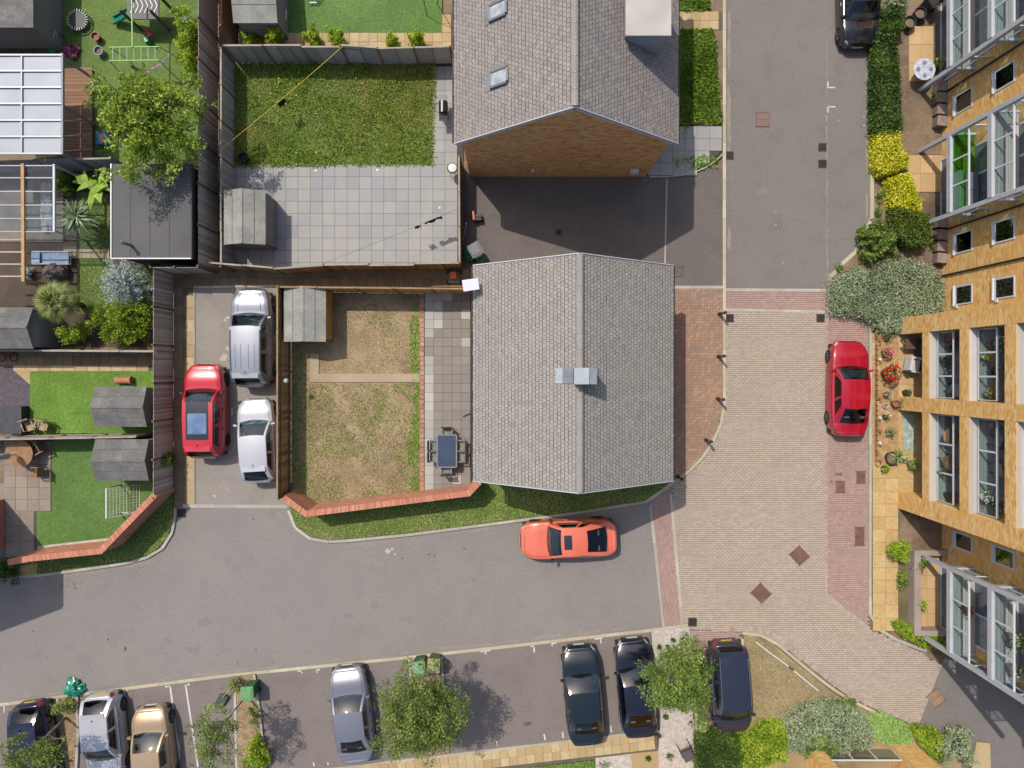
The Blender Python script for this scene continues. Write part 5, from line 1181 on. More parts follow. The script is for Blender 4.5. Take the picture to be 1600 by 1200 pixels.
def star_plant(name, label, cat, c, z, n, L, w, m, elev=(-.1, 1.2), droop=.5, trunk=.08, zt=None):
    t = thing(name, label, cat, (c[0], c[1], 0)); zt = zt if zt is not None else z
    b = MB(); b.tube([(c[0], c[1], -.05), (c[0]+.03, c[1], z*.5), (c[0], c[1], z)], [trunk*1.2, trunk, trunk*.9], 8); b.build('trunk', M_BARK, t, smooth=True)
    b = MB()
    for i in range(n):
        a = random.random()*2*math.pi; e = random.uniform(*elev); strap(b, (c[0], c[1], z+random.uniform(-.1, .1)), (math.cos(a)*math.cos(e), math.sin(a)*math.cos(e), math.sin(e)), L*random.uniform(.7, 1.1), w, droop*random.uniform(.5, 1.3), random.random())
    o = b.build('leaves', m, t); o['kind'] = 'stuff'; return t
c = W(120, 339, 1.6); star_plant('cordyline', 'spiky cordyline with a burst of strap leaves beside the lean-to', 'plant', c, 1.5, 170, 1.05, .05, leafmat('leaf_cordyline', [C(70, 92, 58), C(110, 128, 90), C(150, 162, 124), C(126, 140, 84)], .2))
c = W(82, 470, 2.2)
t = thing('fan_palm', 'fan palm with drooping yellow green fronds below the pergola', 'palm', (c[0], c[1], 0)); b = MB(); b.tube([(c[0], c[1], -.05), (c[0], c[1], 2.2)], [.14, .11], 9); b.build('trunk', M_BARK, t, smooth=True)
b = MB()
for i in range(30):
    a = i*2.399; e = 1.45-i*.06; d = Vector((math.cos(a)*math.cos(e), math.sin(a)*math.cos(e), math.sin(e))); L = .22+.016*i; h_ = Vector((c[0], c[1], 2.2))+d*L-Vector((0, 0, .02*i*.3)); b.tube([(c[0], c[1], 2.18), tuple(h_)], [.014, .009], 4)
    s = d.cross(Vector((0, 0, 1))).normalized()
    for k in range(13):
        an = (k-6)/6*1.5; strap(b, h_, d*math.cos(an)+s*math.sin(an)+Vector((0, 0, -.15)), .52*(1-abs(an)*.12), .035, .35, random.random(), 3)
b.build('fronds', leafmat('leaf_palm', [C(76, 94, 34), C(106, 122, 50), C(140, 148, 74), C(96, 110, 42)], .25, 1.35), t)['kind'] = 'stuff'
c = W(146, 292, 1.4)
t = thing('banana_plant', 'lush banana plant with big bright leaves beside the garden room', 'plant', (c[0], c[1], 0)); b = MB(); b.tube([(c[0], c[1], -.05), (c[0], c[1], 1.2)], [.1, .06], 8); b.build('stem', MATS['turf_base'], t, smooth=True)
b = MB()
for i in range(16):
    a = i*2.399+.4; e = random.uniform(.2, .8); o_ = Vector((random.uniform(-.35, .35), random.uniform(-.3, .4), random.uniform(-.1, .2))); strap(b, Vector((c[0], c[1], 1.2))+o_, (math.cos(a)*math.cos(e), math.sin(a)*math.cos(e), math.sin(e)), random.uniform(.8, 1.25), .2, .45, random.random(), 5)
b.build('leaves', leafmat('leaf_banana', [C(96, 138, 28), C(134, 172, 46), C(168, 194, 76)], .4), t)['kind'] = 'stuff'
# blue spruce
c = W(190, 440, 1.3); t = thing('blue_spruce', 'small blue grey spruce with spreading branches beside the rounded bush', 'conifer', (c[0], c[1], 0))
b = MB(); b.tube([(c[0], c[1], -.05), (c[0], c[1], 2.1)], [.07, .02], 7); b.build('trunk', M_BARK, t, smooth=True)
pts = []; lb = MB()
for i in range(46):
    z = .3+1.7*(i/46); a = i*2.399; L = (1.5*(1-i/52)+.2)*random.uniform(.75, 1.1); p0 = np.array((c[0], c[1], z)); p1 = p0+np.array((math.cos(a)*L, math.sin(a)*L, .12)); lb.tube([tuple(p0), tuple(p1)], [.02, .006], 4)
    for f in np.linspace(.15, 1, int(10*L)+3):
        q = p0+(p1-p0)*f; w_ = .22*(1.1-f)+.05
        for s in (-1, 1):
            for g_ in np.linspace(0, 1, 6): pts.append(q+np.array((-math.sin(a)*s*w_*g_+math.cos(a)*.1*g_, math.cos(a)*s*w_*g_+math.sin(a)*.1*g_, 0))+RNG.normal(0, .015, 3))
lb.build('limbs', M_BARK, t); foliage('crown', np.array(pts), .10, LMB, t, 3.2, .3)
# ------------------------------------------------------------------ cars
M_TYRE = mat('tyre', C(40, 40, 42), rough=.85); M_RIM = mat('alloy_rim', C(150, 152, 158), rough=.35, metal=.8)
M_RIMD = mat('dark_rim', C(64, 66, 70), rough=.4, metal=.6)
M_PLAST = mat('car_plastic', C(34, 35, 38), rough=.6); M_GAP = mat('panel_gap', C(22, 22, 24), rough=.8)
M_SEAT = mat('car_seat', C(88, 90, 94), C(66, 68, 72), 5, rough=.9); M_DASH = mat('car_dash', C(44, 48, 50), C(84, 90, 90), 9, rough=.7)
M_CGLASS = glassmat('car_glass', (.46, .56, .58, 1), .03, rough=.04); M_CGLASSD = glassmat('car_glass_tinted', (.12, .15, .17, 1), .01, rough=.02)
M_HEAD = mat('headlight', C(206, 212, 218), C(150, 156, 164), 12, rough=.15, spec=.8); M_TAIL = mat('tail_light', C(190, 30, 34), rough=.2, spec=.8)
M_CHROME = mat('chrome', C(200, 204, 210), rough=.15, metal=.9); M_PLATEW = mat('plate_white', C(225, 225, 222), rough=.5); M_PLATEY = mat('plate_yellow', C(232, 196, 50), rough=.5)
def paint(name, c, metal=.0, rough=.32, flake=None): return mat(name, c, flake, 1.2 if flake else .6, rough=rough, metal=metal, coat=.9, spec=.5)
TYPES = {
 'sedan': dict(H=1.45, zc=.98, zt=1.0, xs=(.13, .31, .585, .735), deck=1.0, nose=.70, rr=.30, wrf=.80),
 'coupe': dict(H=1.40, zc=.96, zt=1.0, xs=(.10, .34, .575, .725), deck=.99, nose=.68, rr=.30, wrf=.78),
 'hatch': dict(H=1.48, zc=1.0, zt=1.02, xs=(.03, .20, .565, .75), deck=.98, nose=.74, rr=.12, wrf=.80),
 'suv':   dict(H=1.66, zc=1.10, zt=1.14, xs=(.025, .13, .60, .745), deck=1.08, nose=.88, rr=.10, wrf=.82),
 'mpv':   dict(H=1.66, zc=1.06, zt=1.08, xs=(.025, .075, .665, .835), deck=1.02, nose=.84, rr=.08, wrf=.84)}
def smooth_interp(x, X, Y):
    X = np.array(X, float); Y = np.array(Y, float); i = np.clip(np.searchsorted(X, x)-1, 0, len(X)-2); t = (x-X[i])/(X[i+1]-X[i]); t = np.clip(t, 0, 1)
    m = np.gradient(Y, X); h = X[i+1]-X[i]; t2, t3 = t*t, t**3
    return (2*t3-3*t2+1)*Y[i]+(t3-2*t2+t)*h*m[i]+(-2*t3+3*t2)*Y[i+1]+(t3-t2)*h*m[i+1]
def grid_part(name, G, m, parent, smooth=True, flip=False, skip=None, off=0.0):
    """G: (a,b,3) grid"""
    a, b, _ = G.shape
    if off:
        du = np.gradient(G, axis=0); dv = np.gradient(G, axis=1); n = np.cross(du, dv); n /= np.linalg.norm(n, axis=2)[..., None]+1e-9
        s = 1 if (n[..., 2].mean()+.001) > 0 else -1
        G = G+n*off*s
    i, j = np.meshgrid(np.arange(a-1), np.arange(b-1), indexing='ij'); ok = np.ones(i.shape, bool) if skip is None else ~skip
    i, j = i[ok], j[ok]; F = np.stack((i*b+j, (i+1)*b+j, (i+1)*b+j+1, i*b+j+1), 1)
    if flip: F = F[:, ::-1].copy()
    return place(name, fast_mesh(name, G.reshape(-1, 3), F, None, smooth), m, parent)
def coons(c0, c1, d0, d1, nu, nv):
    """c0(u) c1(u) at v=0,1; d0(v) d1(v) at u=0,1 ; arrays (n,3)"""
    u = np.linspace(0, 1, nu)[:, None, None]; v = np.linspace(0, 1, nv)[None, :, None]
    A = (1-v)*c0[:, None, :]+v*c1[:, None, :]; B = (1-u)*d0[None, :, :]+u*d1[None, :, :]
    Cc = (1-u)*(1-v)*c0[0]+u*(1-v)*c0[-1]+(1-u)*v*c1[0]+u*v*c1[-1]
    return A+B-Cc
def make_car(label, kind, L, Wd, px_, py_, ang, pm, roofm=None, panor=None, tint=False, rims=None, rails=False, sunroof=None, mirror=None, name='car', group=None, ribs=False, cover=None, grille=True, hmul=1.0, rearblack=False, plate='GB'):
    T = TYPES[kind]; H = T['H']*hmul; t = thing(name, label, 'car', (*XY(px_, py_), .012), ang, group)
    hl, hw = L/2, Wd/2; x_tb, x_rr, x_rf, x_c = [-hl+f*L for f in T['xs']]
    wr = .33 if kind != 'suv' else .36; axf, axr = hl-.165*L-.02, -hl+.185*L
    # ---- lower body
    xs = np.unique(np.concatenate((np.linspace(-hl, hl, 58), -hl+np.array((.004, .012, .03, .05))*L, hl-np.array((.004, .012, .03, .05))*L, axf+np.linspace(-wr-.05, wr+.05, 13), axr+np.linspace(-wr-.05, wr+.05, 13))))
    f = (xs+hl)/L
    top = smooth_interp(f, [0, .012, .05, .14, .35, .55, T['xs'][3], .86, .95, .985, 1.0], [T['deck']*.80, T['deck']*.95, T['deck']*.99, T['zt']-.01, T['zt']-.03, T['zc']-.03, T['zc']-.035, (T['zc']+T['nose'])/2+.075, T['nose']+.07, T['nose'], T['nose']*.80])
    e = np.abs(xs)/hl; wid = hw*(1-e**9*.40-e**3*.045)*(1-.02*np.clip(xs/hl, 0, 1)**2)
    ns, nt_ = 9, 15; G = np.zeros((len(xs), ns+nt_, 3))
    bot = np.full(len(xs), .22)+.10*np.clip((e-.88)/.12, 0, 1)
    for ax in (axf, axr):
        d = np.abs(xs-ax); bot = np.where(d < wr, np.maximum(bot, .30+np.sqrt(np.maximum(0, wr**2-d**2))), bot)
    sh_ = top-.13
    bot = np.minimum(bot, sh_-.05)
    for k in range(ns):
        q = k/(ns-1); z = bot+(sh_-bot)*q; rel = np.clip((z-.30)/(sh_-.30), -.3, 1)
        G[:, k, 0] = xs; G[:, k, 1] = wid*(1-.05*(rel-.42)**2-.012*np.clip(rel-.5, 0, 1)); G[:, k, 2] = z
    ys = G[:, ns-1, 1]
    for k in range(nt_):
        a = (k+1)/nt_*math.pi/2; G[:, ns+k, 0] = xs; G[:, ns+k, 1] = ys*math.cos(a)**(2/3.0) if k < nt_-1 else 0; G[:, ns+k, 2] = sh_+(top-sh_)*math.sin(a)**(2/3.0)
    Gm = G[:, ::-1].copy(); Gm[:, :, 1] *= -1; FULL = np.concatenate((G, Gm[:, 1:]), 1)
    xm = (xs[:-1]+xs[1:])/2; ym = np.abs((FULL[:-1, :-1, 1]+FULL[1:, 1:, 1])/2); zm = (FULL[:-1, :-1, 2]+FULL[1:, 1:, 2])/2
    cut = ((xm > x_tb+.16) & (xm < x_c-.16))[:, None] & (ym < hw*.80) & (zm > .7)
    body = grid_part('body', FULL, pm, t, True, skip=cut)
    for ei, nm in ((0, 'rear_panel'), (-1, 'front_panel')):
        b = MB(); b.face([tuple(p) for p in (FULL[ei] if ei == -1 else FULL[ei][::-1])]); b.build(nm, pm, t, local=True)
    b = MB(); b.box(-hl*.93, -hw*.86, .16, hl*.93, hw*.86, .42); b.build('underbody', M_PLAST, t, local=True)
    for ax in (axf, axr):
        b = MB(); b.box(ax-wr*.98, -hw*.80, .3, ax+wr*.98, hw*.80, .30+wr*.92); b.build('wheel_well', M_PLAST, t, local=True)
    def bp(ff, q, off=.004):
        """point on the body: ff along the length 0..1, q: 0..1 over half section"""
        i = np.interp(ff*L-hl, xs, np.arange(len(xs))); j = q*(ns+nt_-1); i0 = min(int(i), len(xs)-2); j0 = min(int(j), ns+nt_-2); a, c = i-i0, j-j0
        p = (G[i0, j0]*(1-a)+G[i0+1, j0]*a)*(1-c)+(G[i0, j0+1]*(1-a)+G[i0+1, j0+1]*a)*c; return p
    def patch(nm, f0, f1, q0, q1, m, off=.006, n=6, sides=(1, -1), par=None, warp=None):
        for s in sides:
            P = np.zeros((n, n, 3))
            for a in range(n):
                for c in range(n):
                    ff = f0+(f1-f0)*a/(n-1); qq = q0+(q1-q0)*c/(n-1)
                    if warp: ff = ff+warp*(c/(n-1))
                    P[a, c] = bp(min(ff, .9985), qq)
            du = np.gradient(P, axis=0); dv = np.gradient(P, axis=1); nn = np.cross(du, dv); nn /= np.linalg.norm(nn, axis=2)[..., None]+1e-9
            out = P-np.array((0, 0, .4)); sg = np.sign((nn*out).sum(2).mean()); P = P+nn*off*sg; P[..., 1] *= s
            grid_part(nm, P, m, par or t)
    qs = (ns-1)/(ns+nt_-1)
    patch('headlight', .945, .985, qs-.02, qs+.20, M_HEAD, .008); patch('tail_light', .004, .035, qs-.14, qs+.12, M_TAIL, .008)
    patch('front_grille', .990, .9985, .80, 1.0, M_PLAST, .006)
    # bonnet and boot shut lines
    def line(nm, pts, w=.010):
        for s in (1, -1):
            b = MB(); b.tube([(p[0], p[1]*s, p[2]+.001) for p in pts], w, 4, False); b.build(nm, M_GAP, t, local=True)
    fc = T['xs'][3]
    line('bonnet_gap', [bp(ff, qs+.30+.06*(ff-fc)) for ff in np.linspace(fc+.0, .955, 9)], .007); line('bonnet_gap', [bp(.955, qq) for qq in np.linspace(qs+.30, 1, 7)], .007)
    if ribs: line('bonnet_crease_shade', [bp(ff, .80) for ff in np.linspace(fc+.02, .95, 9)], .012)  # near-black tube paints the shade along a fold of the bonnet
    if kind in ('sedan', 'coupe'): line('boot_gap', [bp(.10-.03*0, qq) for qq in np.linspace(qs+.2, 1, 7)], .006)
    # ---- cabin
    zr = H; wb = hw*.905; wrf = hw*T['wrf']*.93; n = 17
    def belt(ff): return float(np.interp(ff*L-hl, xs, top))
    zbF, zbR = belt(fc)-.02, belt(max(T['xs'][0], .02))-.02
    lin_ = lambda p, q, k=n: np.array(p)[None, :]+(np.array(q)-np.array(p))[None, :]*np.linspace(0, 1, k)[:, None]
    BF, RF, RR, BR = (x_c-.10, wb, zbF), (x_rf, wrf, zr-.045), (x_rr, wrf*.97, zr-.06), (x_tb+.06, wb*.97, zbR)
    w01 = np.linspace(0, 1, n); hump = 4*w01*(1-w01)
    def mir(Cv): q = Cv.copy(); q[:, 1] *= -1; return q
    A = lin_(BF, RF); A[:, 0] += .05*hump; A[:, 2] += .02*hump
    D = lin_(BR, RR); D[:, 0] -= .05*hump*(1 if kind in ('hatch', 'suv', 'mpv') else .6); D[:, 2] += .03*hump
    RS = lin_(RF, RR); RS[:, 2] += .035*hump; RS[:, 1] += .012*hump
    BS = lin_(BF, BR); BS[:, 1] += .03*hump; BS[:, 2] -= .0*hump
    base_f = lin_(BF, (BF[0], -BF[1], BF[2])); base_f[:, 0] += .12*hump; base_f[:, 2] += .03*hump
    top_f = lin_(RF, (RF[0], -RF[1], RF[2])); top_f[:, 0] += .05*hump; top_f[:, 2] += .045*hump
    top_r = lin_(RR, (RR[0], -RR[1], RR[2])); top_r[:, 0] -= .05*hump; top_r[:, 2] += .045*hump
    base_r = lin_(BR, (BR[0], -BR[1], BR[2])); base_r[:, 0] -= .09*hump; base_r[:, 2] += .02*hump
    def rot_(Gd): return Gd
    def panel(nm, Gd, holes, parent=t, pmat=pm):
        """holes: (name, u0,u1,v0,v1, material) in cells -> glazed openings"""
        sk = np.zeros((Gd.shape[0]-1, Gd.shape[1]-1), bool)
        for hname, u0, u1, v0, v1, hm in holes: sk[u0:u1, v0:v1] = True
        p = grid_part(nm, Gd, pmat, parent, skip=sk)
        for hname, u0, u1, v0, v1, hm in holes: grid_part(hname, Gd[u0:u1+1, v0:v1+1], hm, t, off=.004)
        return p
    gm = M_CGLASSD if tint else M_CGLASS
    WSG = coons(base_f, top_f, A, mir(A), n, n); panel('windscreen_frame', WSG, [('windscreen', 1, n-2, 1, n-1, M_CGLASS)])
    RG_ = coons(base_r, top_r, D, mir(D), n, n); panel('rear_window_frame', RG_, [('rear_window', 2, n-3, 2 if kind in ('hatch', 'suv', 'mpv') else 1, n-2, M_CGLASSD if not rearblack else M_CGLASSD)])
    RO = coons(top_f, top_r, RS, mir(RS), n, n)
    hol = []
    if panor: hol = [('roof_panel', 2, n-3, 0, n-4, roofm)]; grid_part('glass_roof', RO[3:n-3, 4:12], panor, t, off=.012)
    if sunroof: hol = [('sunroof', 4, n-5, 2, 7, sunroof)]
    roof = panel('roof', RO, hol, t, pm if panor else (roofm or pm))
    if ribs:
        for k in (3, 6, 10, 13): b = MB(); b.tube([tuple(RO[k, j]) for j in range(6, 15)], .012, 4); b.build('roof_rib', pm, roof, local=True)
    for s in (1, -1):
        Sd = coons(BS, RS, A, D, n, n).copy()
        if s < 0: Sd[..., 1] *= -1
        mid = 8 if kind in ('suv', 'mpv', 'hatch') else 9
        hs = [('front_window', 2, mid, 2, n-3, gm), ('rear_side_window', mid+1, n-3 if kind != 'coupe' else n-4, 2, n-3, gm)]
        panel('door_frame', Sd, hs)
        # doors: shut lines, handles
        for ff in (T['xs'][3]-.02, .46, .25):
            b = MB(); b.tube([(p[0], p[1]*s, p[2]) for p in (bp(ff, qq) for qq in np.linspace(.10, qs, 6))], .005, 4, False); b.build('door_gap', M_GAP, t, local=True)
        for ff in (.52, .31):
            p = bp(ff, qs*.86); b = MB(); b.obox((p[0], (p[1]+.012)*s, p[2]), (.17, .03, .03)); b.build('door_handle', pm if not rails else M_CHROME, t, local=True)
        b = MB(); p = np.array((x_c-.22, (hw*.93)*s, zbF+.05)); b.obox((p[0], p[1]+.09*s, p[2]), (.10, .20, .12), -.25*s, taper=.8); b.obox((p[0], p[1]-.02*s, p[2]-.03), (.05, .14, .04)); mo = b.build('mirror', mirror or pm, t, local=True)
        if rails:
            b = MB(); q = RS.copy(); b.tube([(p_[0], (p_[1]-.03)*s, p_[2]+.045) for p_ in q[1:-1]], .02, 5); b.build('roof_rail', M_CHROME, roof, local=True)
        # sill and belt trim
        b = MB(); b.tube([(p_[0], p_[1]*s, p_[2]) for p_ in (bp(ff, qs*1.02) for ff in np.linspace(.12, fc-.03, 10))], .012, 4, False); b.build('belt_trim', M_CHROME if rails else M_PLAST, t, local=True)
    # wipers
    for yy, a in ((.12, .30), (-.42, .30)):
        b = MB(); p = WSG[n//2, 1]; b.bar((x_c-.03, yy, zbF+.035), (x_c-.17, yy+.50, zbF+.10), .016, .012); b.build('wiper', M_PLAST, t, local=True)
    # interior
    b = MB(); b.box(x_c-.55, -wb*.86, zbF-.25, x_c-.12, wb*.86, zbF-.07); b.build('dashboard', M_DASH, t, local=True)
    for xx, yy, w_ in ((x_c-1.25, .36, .48), (x_c-1.25, -.36, .48), (x_c-2.1, 0, 1.2)):
        if xx < x_tb+.35: xx = x_tb+.5
        b = MB(); b.obox((xx, yy, .5), (.5, w_, .2)); b.obox((xx-.28, yy, .82), (.16, w_, .62)); b.build('seat', M_SEAT, t, local=True)
        for hy in ((yy,) if w_ < 1 else (-.36, .36)): b = MB(); b.obox((xx-.32, hy, 1.2 if kind != 'suv' else 1.3), (.1, .26, .17), taper=.85); b.build('headrest', M_SEAT, t, local=True)
    b = MB(); b.lathe([(.17, -.012), (.185, 0), (.17, .012)], (0, 0, 0), 14, 'x', False); sw = b.build('steering_wheel', M_PLAST, t, local=True); sw.location = (x_c-.72, -.36, zbF-.06); sw.rotation_euler = (0, -.4, 0)
    b = MB(); b.box(x_tb+.1, -wb*.8, .45, x_c-.6, wb*.8, .5); b.build('cabin_floor', M_PLAST, t, local=True)
    # number plates
    b = MB(); b.box(hl-.004, -.26, .42, hl+.012, .26, .53); b.build('number_plate', M_PLATEW, t, local=True)
    b = MB(); b.box(-hl-.012, -.26, .55, -hl+.004, .26, .66); b.build('number_plate', M_PLATEY, t, local=True)
    if kind in ('hatch', 'suv', 'mpv'):
        b = MB(); b.obox((x_rr-.05, 0, zr-.03), (.24, wrf*1.7, .03)); b.build('spoiler', roofm if (roofm and rearblack) else pm, t, local=True)
        b = MB(); b.obox((x_rr+.12, 0, zr+.03), (.09, .03, .05), taper=.4); b.build('aerial', M_PLAST, t, local=True)
    # wheels
    r_ = .325 if kind != 'suv' else .355
    for ax in (axf, axr):
        for s in (1, -1):
            w_ = bpy.data.objects.new('wheel', None)
            b = MB(); y0 = 0; b.lathe([(r_*.62, .10), (r_*.93, .105), (r_, .075), (r_, -.075), (r_*.93, -.105), (r_*.62, -.10)], (0, 0, 0), 22, 'y'); w = b.build('wheel', M_TYRE, t, smooth=False, local=True); w.location = (ax, s*(hw*.955-.10), r_)
            b = MB(); b.lathe([(r_*.62, s*.085), (r_*.64, s*.108), (r_*.56, s*.10), (r_*.54, s*.07)], (0, 0, 0), 20, 'y', False)
            for k in range(5):
                a = k*2*math.pi/5; b.bar((0, s*.095, 0), (math.cos(a)*r_*.58, s*.10, math.sin(a)*r_*.58), .07, .035)
            b.lathe([(.05, s*.085), (.05, s*.115), (.01, s*.12)], (0, 0, 0), 10, 'y'); b.build('rim', rims or M_RIM, w, local=True)
    return t
P_SIL = paint('paint_silver', C(158, 163, 172), .55, .34, C(148, 153, 164)); P_RED = paint('paint_red', C(214, 24, 44), .15, .3); P_WHITE = paint('paint_whitesilver', C(208, 208, 214), .25, .32)
P_ORANGE = paint('paint_orange', C(246, 128, 98), .05, .36, C(242, 116, 84)); P_CRIM = paint('paint_crimson', C(196, 16, 50), .2, .28); P_BLACK = paint('paint_black', C(26, 27, 34), .0, .16); P_BLUES = paint('paint_bluesilver', C(150, 153, 163), .5, .34)
P_TEAL = paint('paint_blackteal', C(22, 34, 40), .1, .14); P_INK = paint('paint_ink', C(22, 24, 38), .1, .14); P_NAVY = paint('paint_navy', C(54, 58, 78), .4, .34); P_SILH = paint('paint_silverlilac', C(212, 213, 218), .3, .34); P_GOLD = paint('paint_gold', C(198, 170, 134), .35, .36); P_DBLUE = paint('paint_darkblue', C(24, 28, 60), .2, .2)
M_PAN = mat('panorama_glass', C(70, 104, 150), C(110, 140, 180), 2.5, rough=.04, spec=1.0, coat=1.0); M_SUNR = mat('sunroof_glass', C(40, 46, 58), rough=.05, spec=1.0); M_BROOF = mat('black_roof', C(36, 40, 50), rough=.12, coat=.8)
q90 = math.pi/2
make_car('silver sport utility car parked against the golden fence at the top of the car park', 'suv', 4.72, 1.88, 403, 529, q90+R(.5), P_SIL, rails=True, ribs=True)
make_car('bright red hatchback with a glass panorama roof in the car park', 'suv', 4.5, 1.84, 331.5, 641, q90+R(.6), P_RED, panor=M_PAN, roofm=M_BROOF, rims=M_RIMD, mirror=M_PLAST, hmul=.975)
make_car('white silver small hatchback behind the silver car in the car park', 'hatch', 4.05, 1.74, 411, 686, q90+R(3.5), P_WHITE)
make_car('coral orange coupe with sunroof parked on the road below the big roof', 'coupe', 4.62, 1.84, 886, 836.5, math.pi+R(2.5), P_ORANGE, sunroof=M_SUNR, rims=M_RIMD, mirror=M_PLAST)
make_car('crimson saloon parked on the pink paving beside the flower garden', 'sedan', 4.55, 1.80, 1315, 606, q90-R(1), P_CRIM, tint=True)
make_car('black hatchback cut off by the top edge beside the dark hedge', 'hatch', 4.05, 1.78, 1330, 17, -q90+R(1), P_BLACK)
make_car('silver blue saloon parked alone in the bays between the two trees', 'sedan', 4.55, 1.80, 555, 1104, q90+R(7), P_BLUES)
make_car('black saloon with teal sheen, left of the pair in the bays', 'sedan', 4.7, 1.84, 909, 1075, q90+R(5), P_TEAL)
make_car('black saloon under the round tree, right of the pair in the bays', 'sedan', 4.65, 1.82, 990, 1064, q90+R(4.5), P_INK)
make_car('dark blue grey people carrier parked nose down beside the dry grass bed', 'mpv', 4.35, 1.78, 1133, 1062, -q90+R(4), P_NAVY, rails=True)
make_car('silver hatchback parked nose down in the lower left bays beside the gold car', 'hatch', 4.1, 1.74, 176, 1138, -q90+R(5), P_SILH)
make_car('gold beige hatchback parked nose up in the lower left bays', 'hatch', 4.2, 1.74, 251, 1160, q90+R(5), P_GOLD)
make_car('dark blue hatchback under the loose tree in the bottom left corner', 'hatch', 4.1, 1.76, 70, 1152, -q90+R(8), P_DBLUE)
# ------------------------------------------------------------------ street furniture
M_BOLL = mat('bollard_black', C(46, 48, 50), rough=.5); 
for i, (x, y, lab) in enumerate(((1123, 491, 'northernmost black bollard beside the drain grate on the curved pavement'), (1121.5, 557, 'second black bollard from the north along the curved pavement'), (1120.5, 623, 'third black bollard from the north along the curved pavement'), (1102, 687, 'black bollard at the bend of the curved pavement'), (1058, 744, 'black bollard in the roof shadow at the end of the curved pavement'))):
    t = thing('bollard', lab, 'bollard', (*XY(x, y), .06), group='bollards along the curved pavement')
    b = MB(); b.lathe([(.085, -.05), (.085, .12), (.068, .14), (.06, .85), (.075, .87), (.075, .92), (.06, .94), (.075, 1.0), (.05, 1.06), (.01, 1.08)], n=14); b.build('shaft', M_BOLL, t, local=True)
    b = MB(); b.lathe([(.066, .72), (.0668, .72), (.0668, .80), (.066, .80)], n=14, close=False); b.build('band', M_RAILW, t, local=True)
def wheelie_bin(label, x, y, rz, mb, ml, h=1.0, s=1.0, z=.02, group=None):
    t = thing('wheelie_bin', label, 'bin', (*XY(x, y), z), rz, group)
    b = MB(); i0 = 0; d0, d1 = (.42*s, .46*s), (.56*s, .60*s)
    b.obox((0, 0, h*.48), (d1[0], d1[1], h*.9), taper=1.0)
    for k in range(4): v = b.v[k]; b.v[k] = (v[0]*.76, v[1]*.76, v[2])
    b.build('body', mb, t, local=True)
    b = MB(); b.obox((0, 0, h*.93+.03), (.60*s, .64*s, .06)); b.obox((0, .0, h*.96+.05), (.50*s, .5*s, .03), taper=.9); b.build('lid', ml, t, local=True)
    b = MB(); b.tube([(-.2*s, -.36*s, h*.92), (.2*s, -.36*s, h*.92)], .02, 6); b.build('handle', ml, t, local=True)
    for sx in (-1, 1): b = MB(); b.lathe([(.1, -.03), (.1, .03)], (sx*.24*s, -.26*s, .1), 12, 'x'); b.build('wheel', M_TYRE, t, local=True)
    return t
M_BGREEN = mat('bin_green', C(52, 108, 66), C(44, 94, 58), 3, rough=.55); M_BGL = mat('bin_green_lid', C(122, 172, 118), C(108, 160, 106), 4, rough=.5); M_BGREY = mat('bin_grey', C(120, 124, 130), C(104, 108, 114), 3, rough=.5); M_BDK = mat('bin_dark', C(50, 54, 58), rough=.55)
wheelie_bin('green wheelie bin on the planting island with a long shadow', 399, 1068, R(4), M_BGREEN, M_BGL, 1.05)
wheelie_bin('grey lidded green wheelie bin in the courtyard corner by the fence', 744, 396, R(30), M_BGREEN, M_BGREY, 1.05)
wheelie_bin('mint green recycling bin half hidden under the broad tree', 659, 1030, R(8), M_BGREEN, mat('bin_mint', C(140, 186, 150), C(120, 168, 132), 3, rough=.5), 1.05)
wheelie_bin('beige lidded recycling bin beside the mint green one under the broad tree', 681, 1027, R(-4), mat('bin_olive', C(96, 112, 64), rough=.6), mat('bin_beige', C(196, 190, 146), C(176, 168, 126), 3, rough=.6), .95)
t = thing('garden_sack', 'crumpled green garden sack and hose beside the courtyard bin', 'sack', (*XY(736, 404), .02))
def crumple(c, r, h, n=26, seed=1, amp=.3):
    rg = np.random.default_rng(seed); b = MB(); rows = 9; i0 = 0
    for i in range(rows):
        f = i/(rows-1); rr = r*(1-f**2.4)**.5*(1 if f > .05 else .96)
        for k in range(n):
            a = 2*math.pi*k/n; j = 1+amp*math.sin(a*3+seed+f*3)*.4+amp*rg.normal()*.35
            b.v.append((c[0]+math.cos(a)*rr*j, c[1]+math.sin(a)*rr*j*.9, c[2]+h*f+rg.normal()*.025*h))
    for i in range(rows-1):
        for k in range(n): b.f.append((i*n+k, i*n+(k+1) % n, (i+1)*n+(k+1) % n, (i+1)*n+k)); b.r.append(.5)
    b.f.append(tuple((rows-1)*n+k for k in range(n))); b.r.append(.5); return b
crumple((*XY(731, 399), .02), .36, .5, seed=3).build('sack', mat('sack_green', C(30, 120, 88), C(46, 146, 108), 5, rough=.5), t)
b = MB(); c0 = Vector((*XY(751, 407), .55)); b.lathe([(.18, -.05), (.22, 0), (.18, .05), (.14, 0)], c0, 16); b.tube([(c0.x, c0.y, .02), tuple(c0)], .05, 8); b.build('hose_reel', mat('hose_green', C(96, 156, 120), C(70, 128, 96), 6, rough=.5), t)
t = thing('tarpaulin', 'crumpled teal tarpaulin lying on the road edge at the lower left', 'tarpaulin', (*XY(117, 1074), .02))
crumple((*XY(118, 1073), .02), .42, .42, 30, 8, .5).build('sheet', mat('tarp_teal', C(0, 128, 104), C(24, 156, 126), 4, rough=.35, spec=.6), t)
shrub('clipped round shrub below the teal tarpaulin', 99, 1104, 21, 14, .75, .07, leafmat('leaf_box', [C(112, 128, 62), C(138, 150, 80), C(160, 168, 100)], .2), 50, 60, .16, .09)
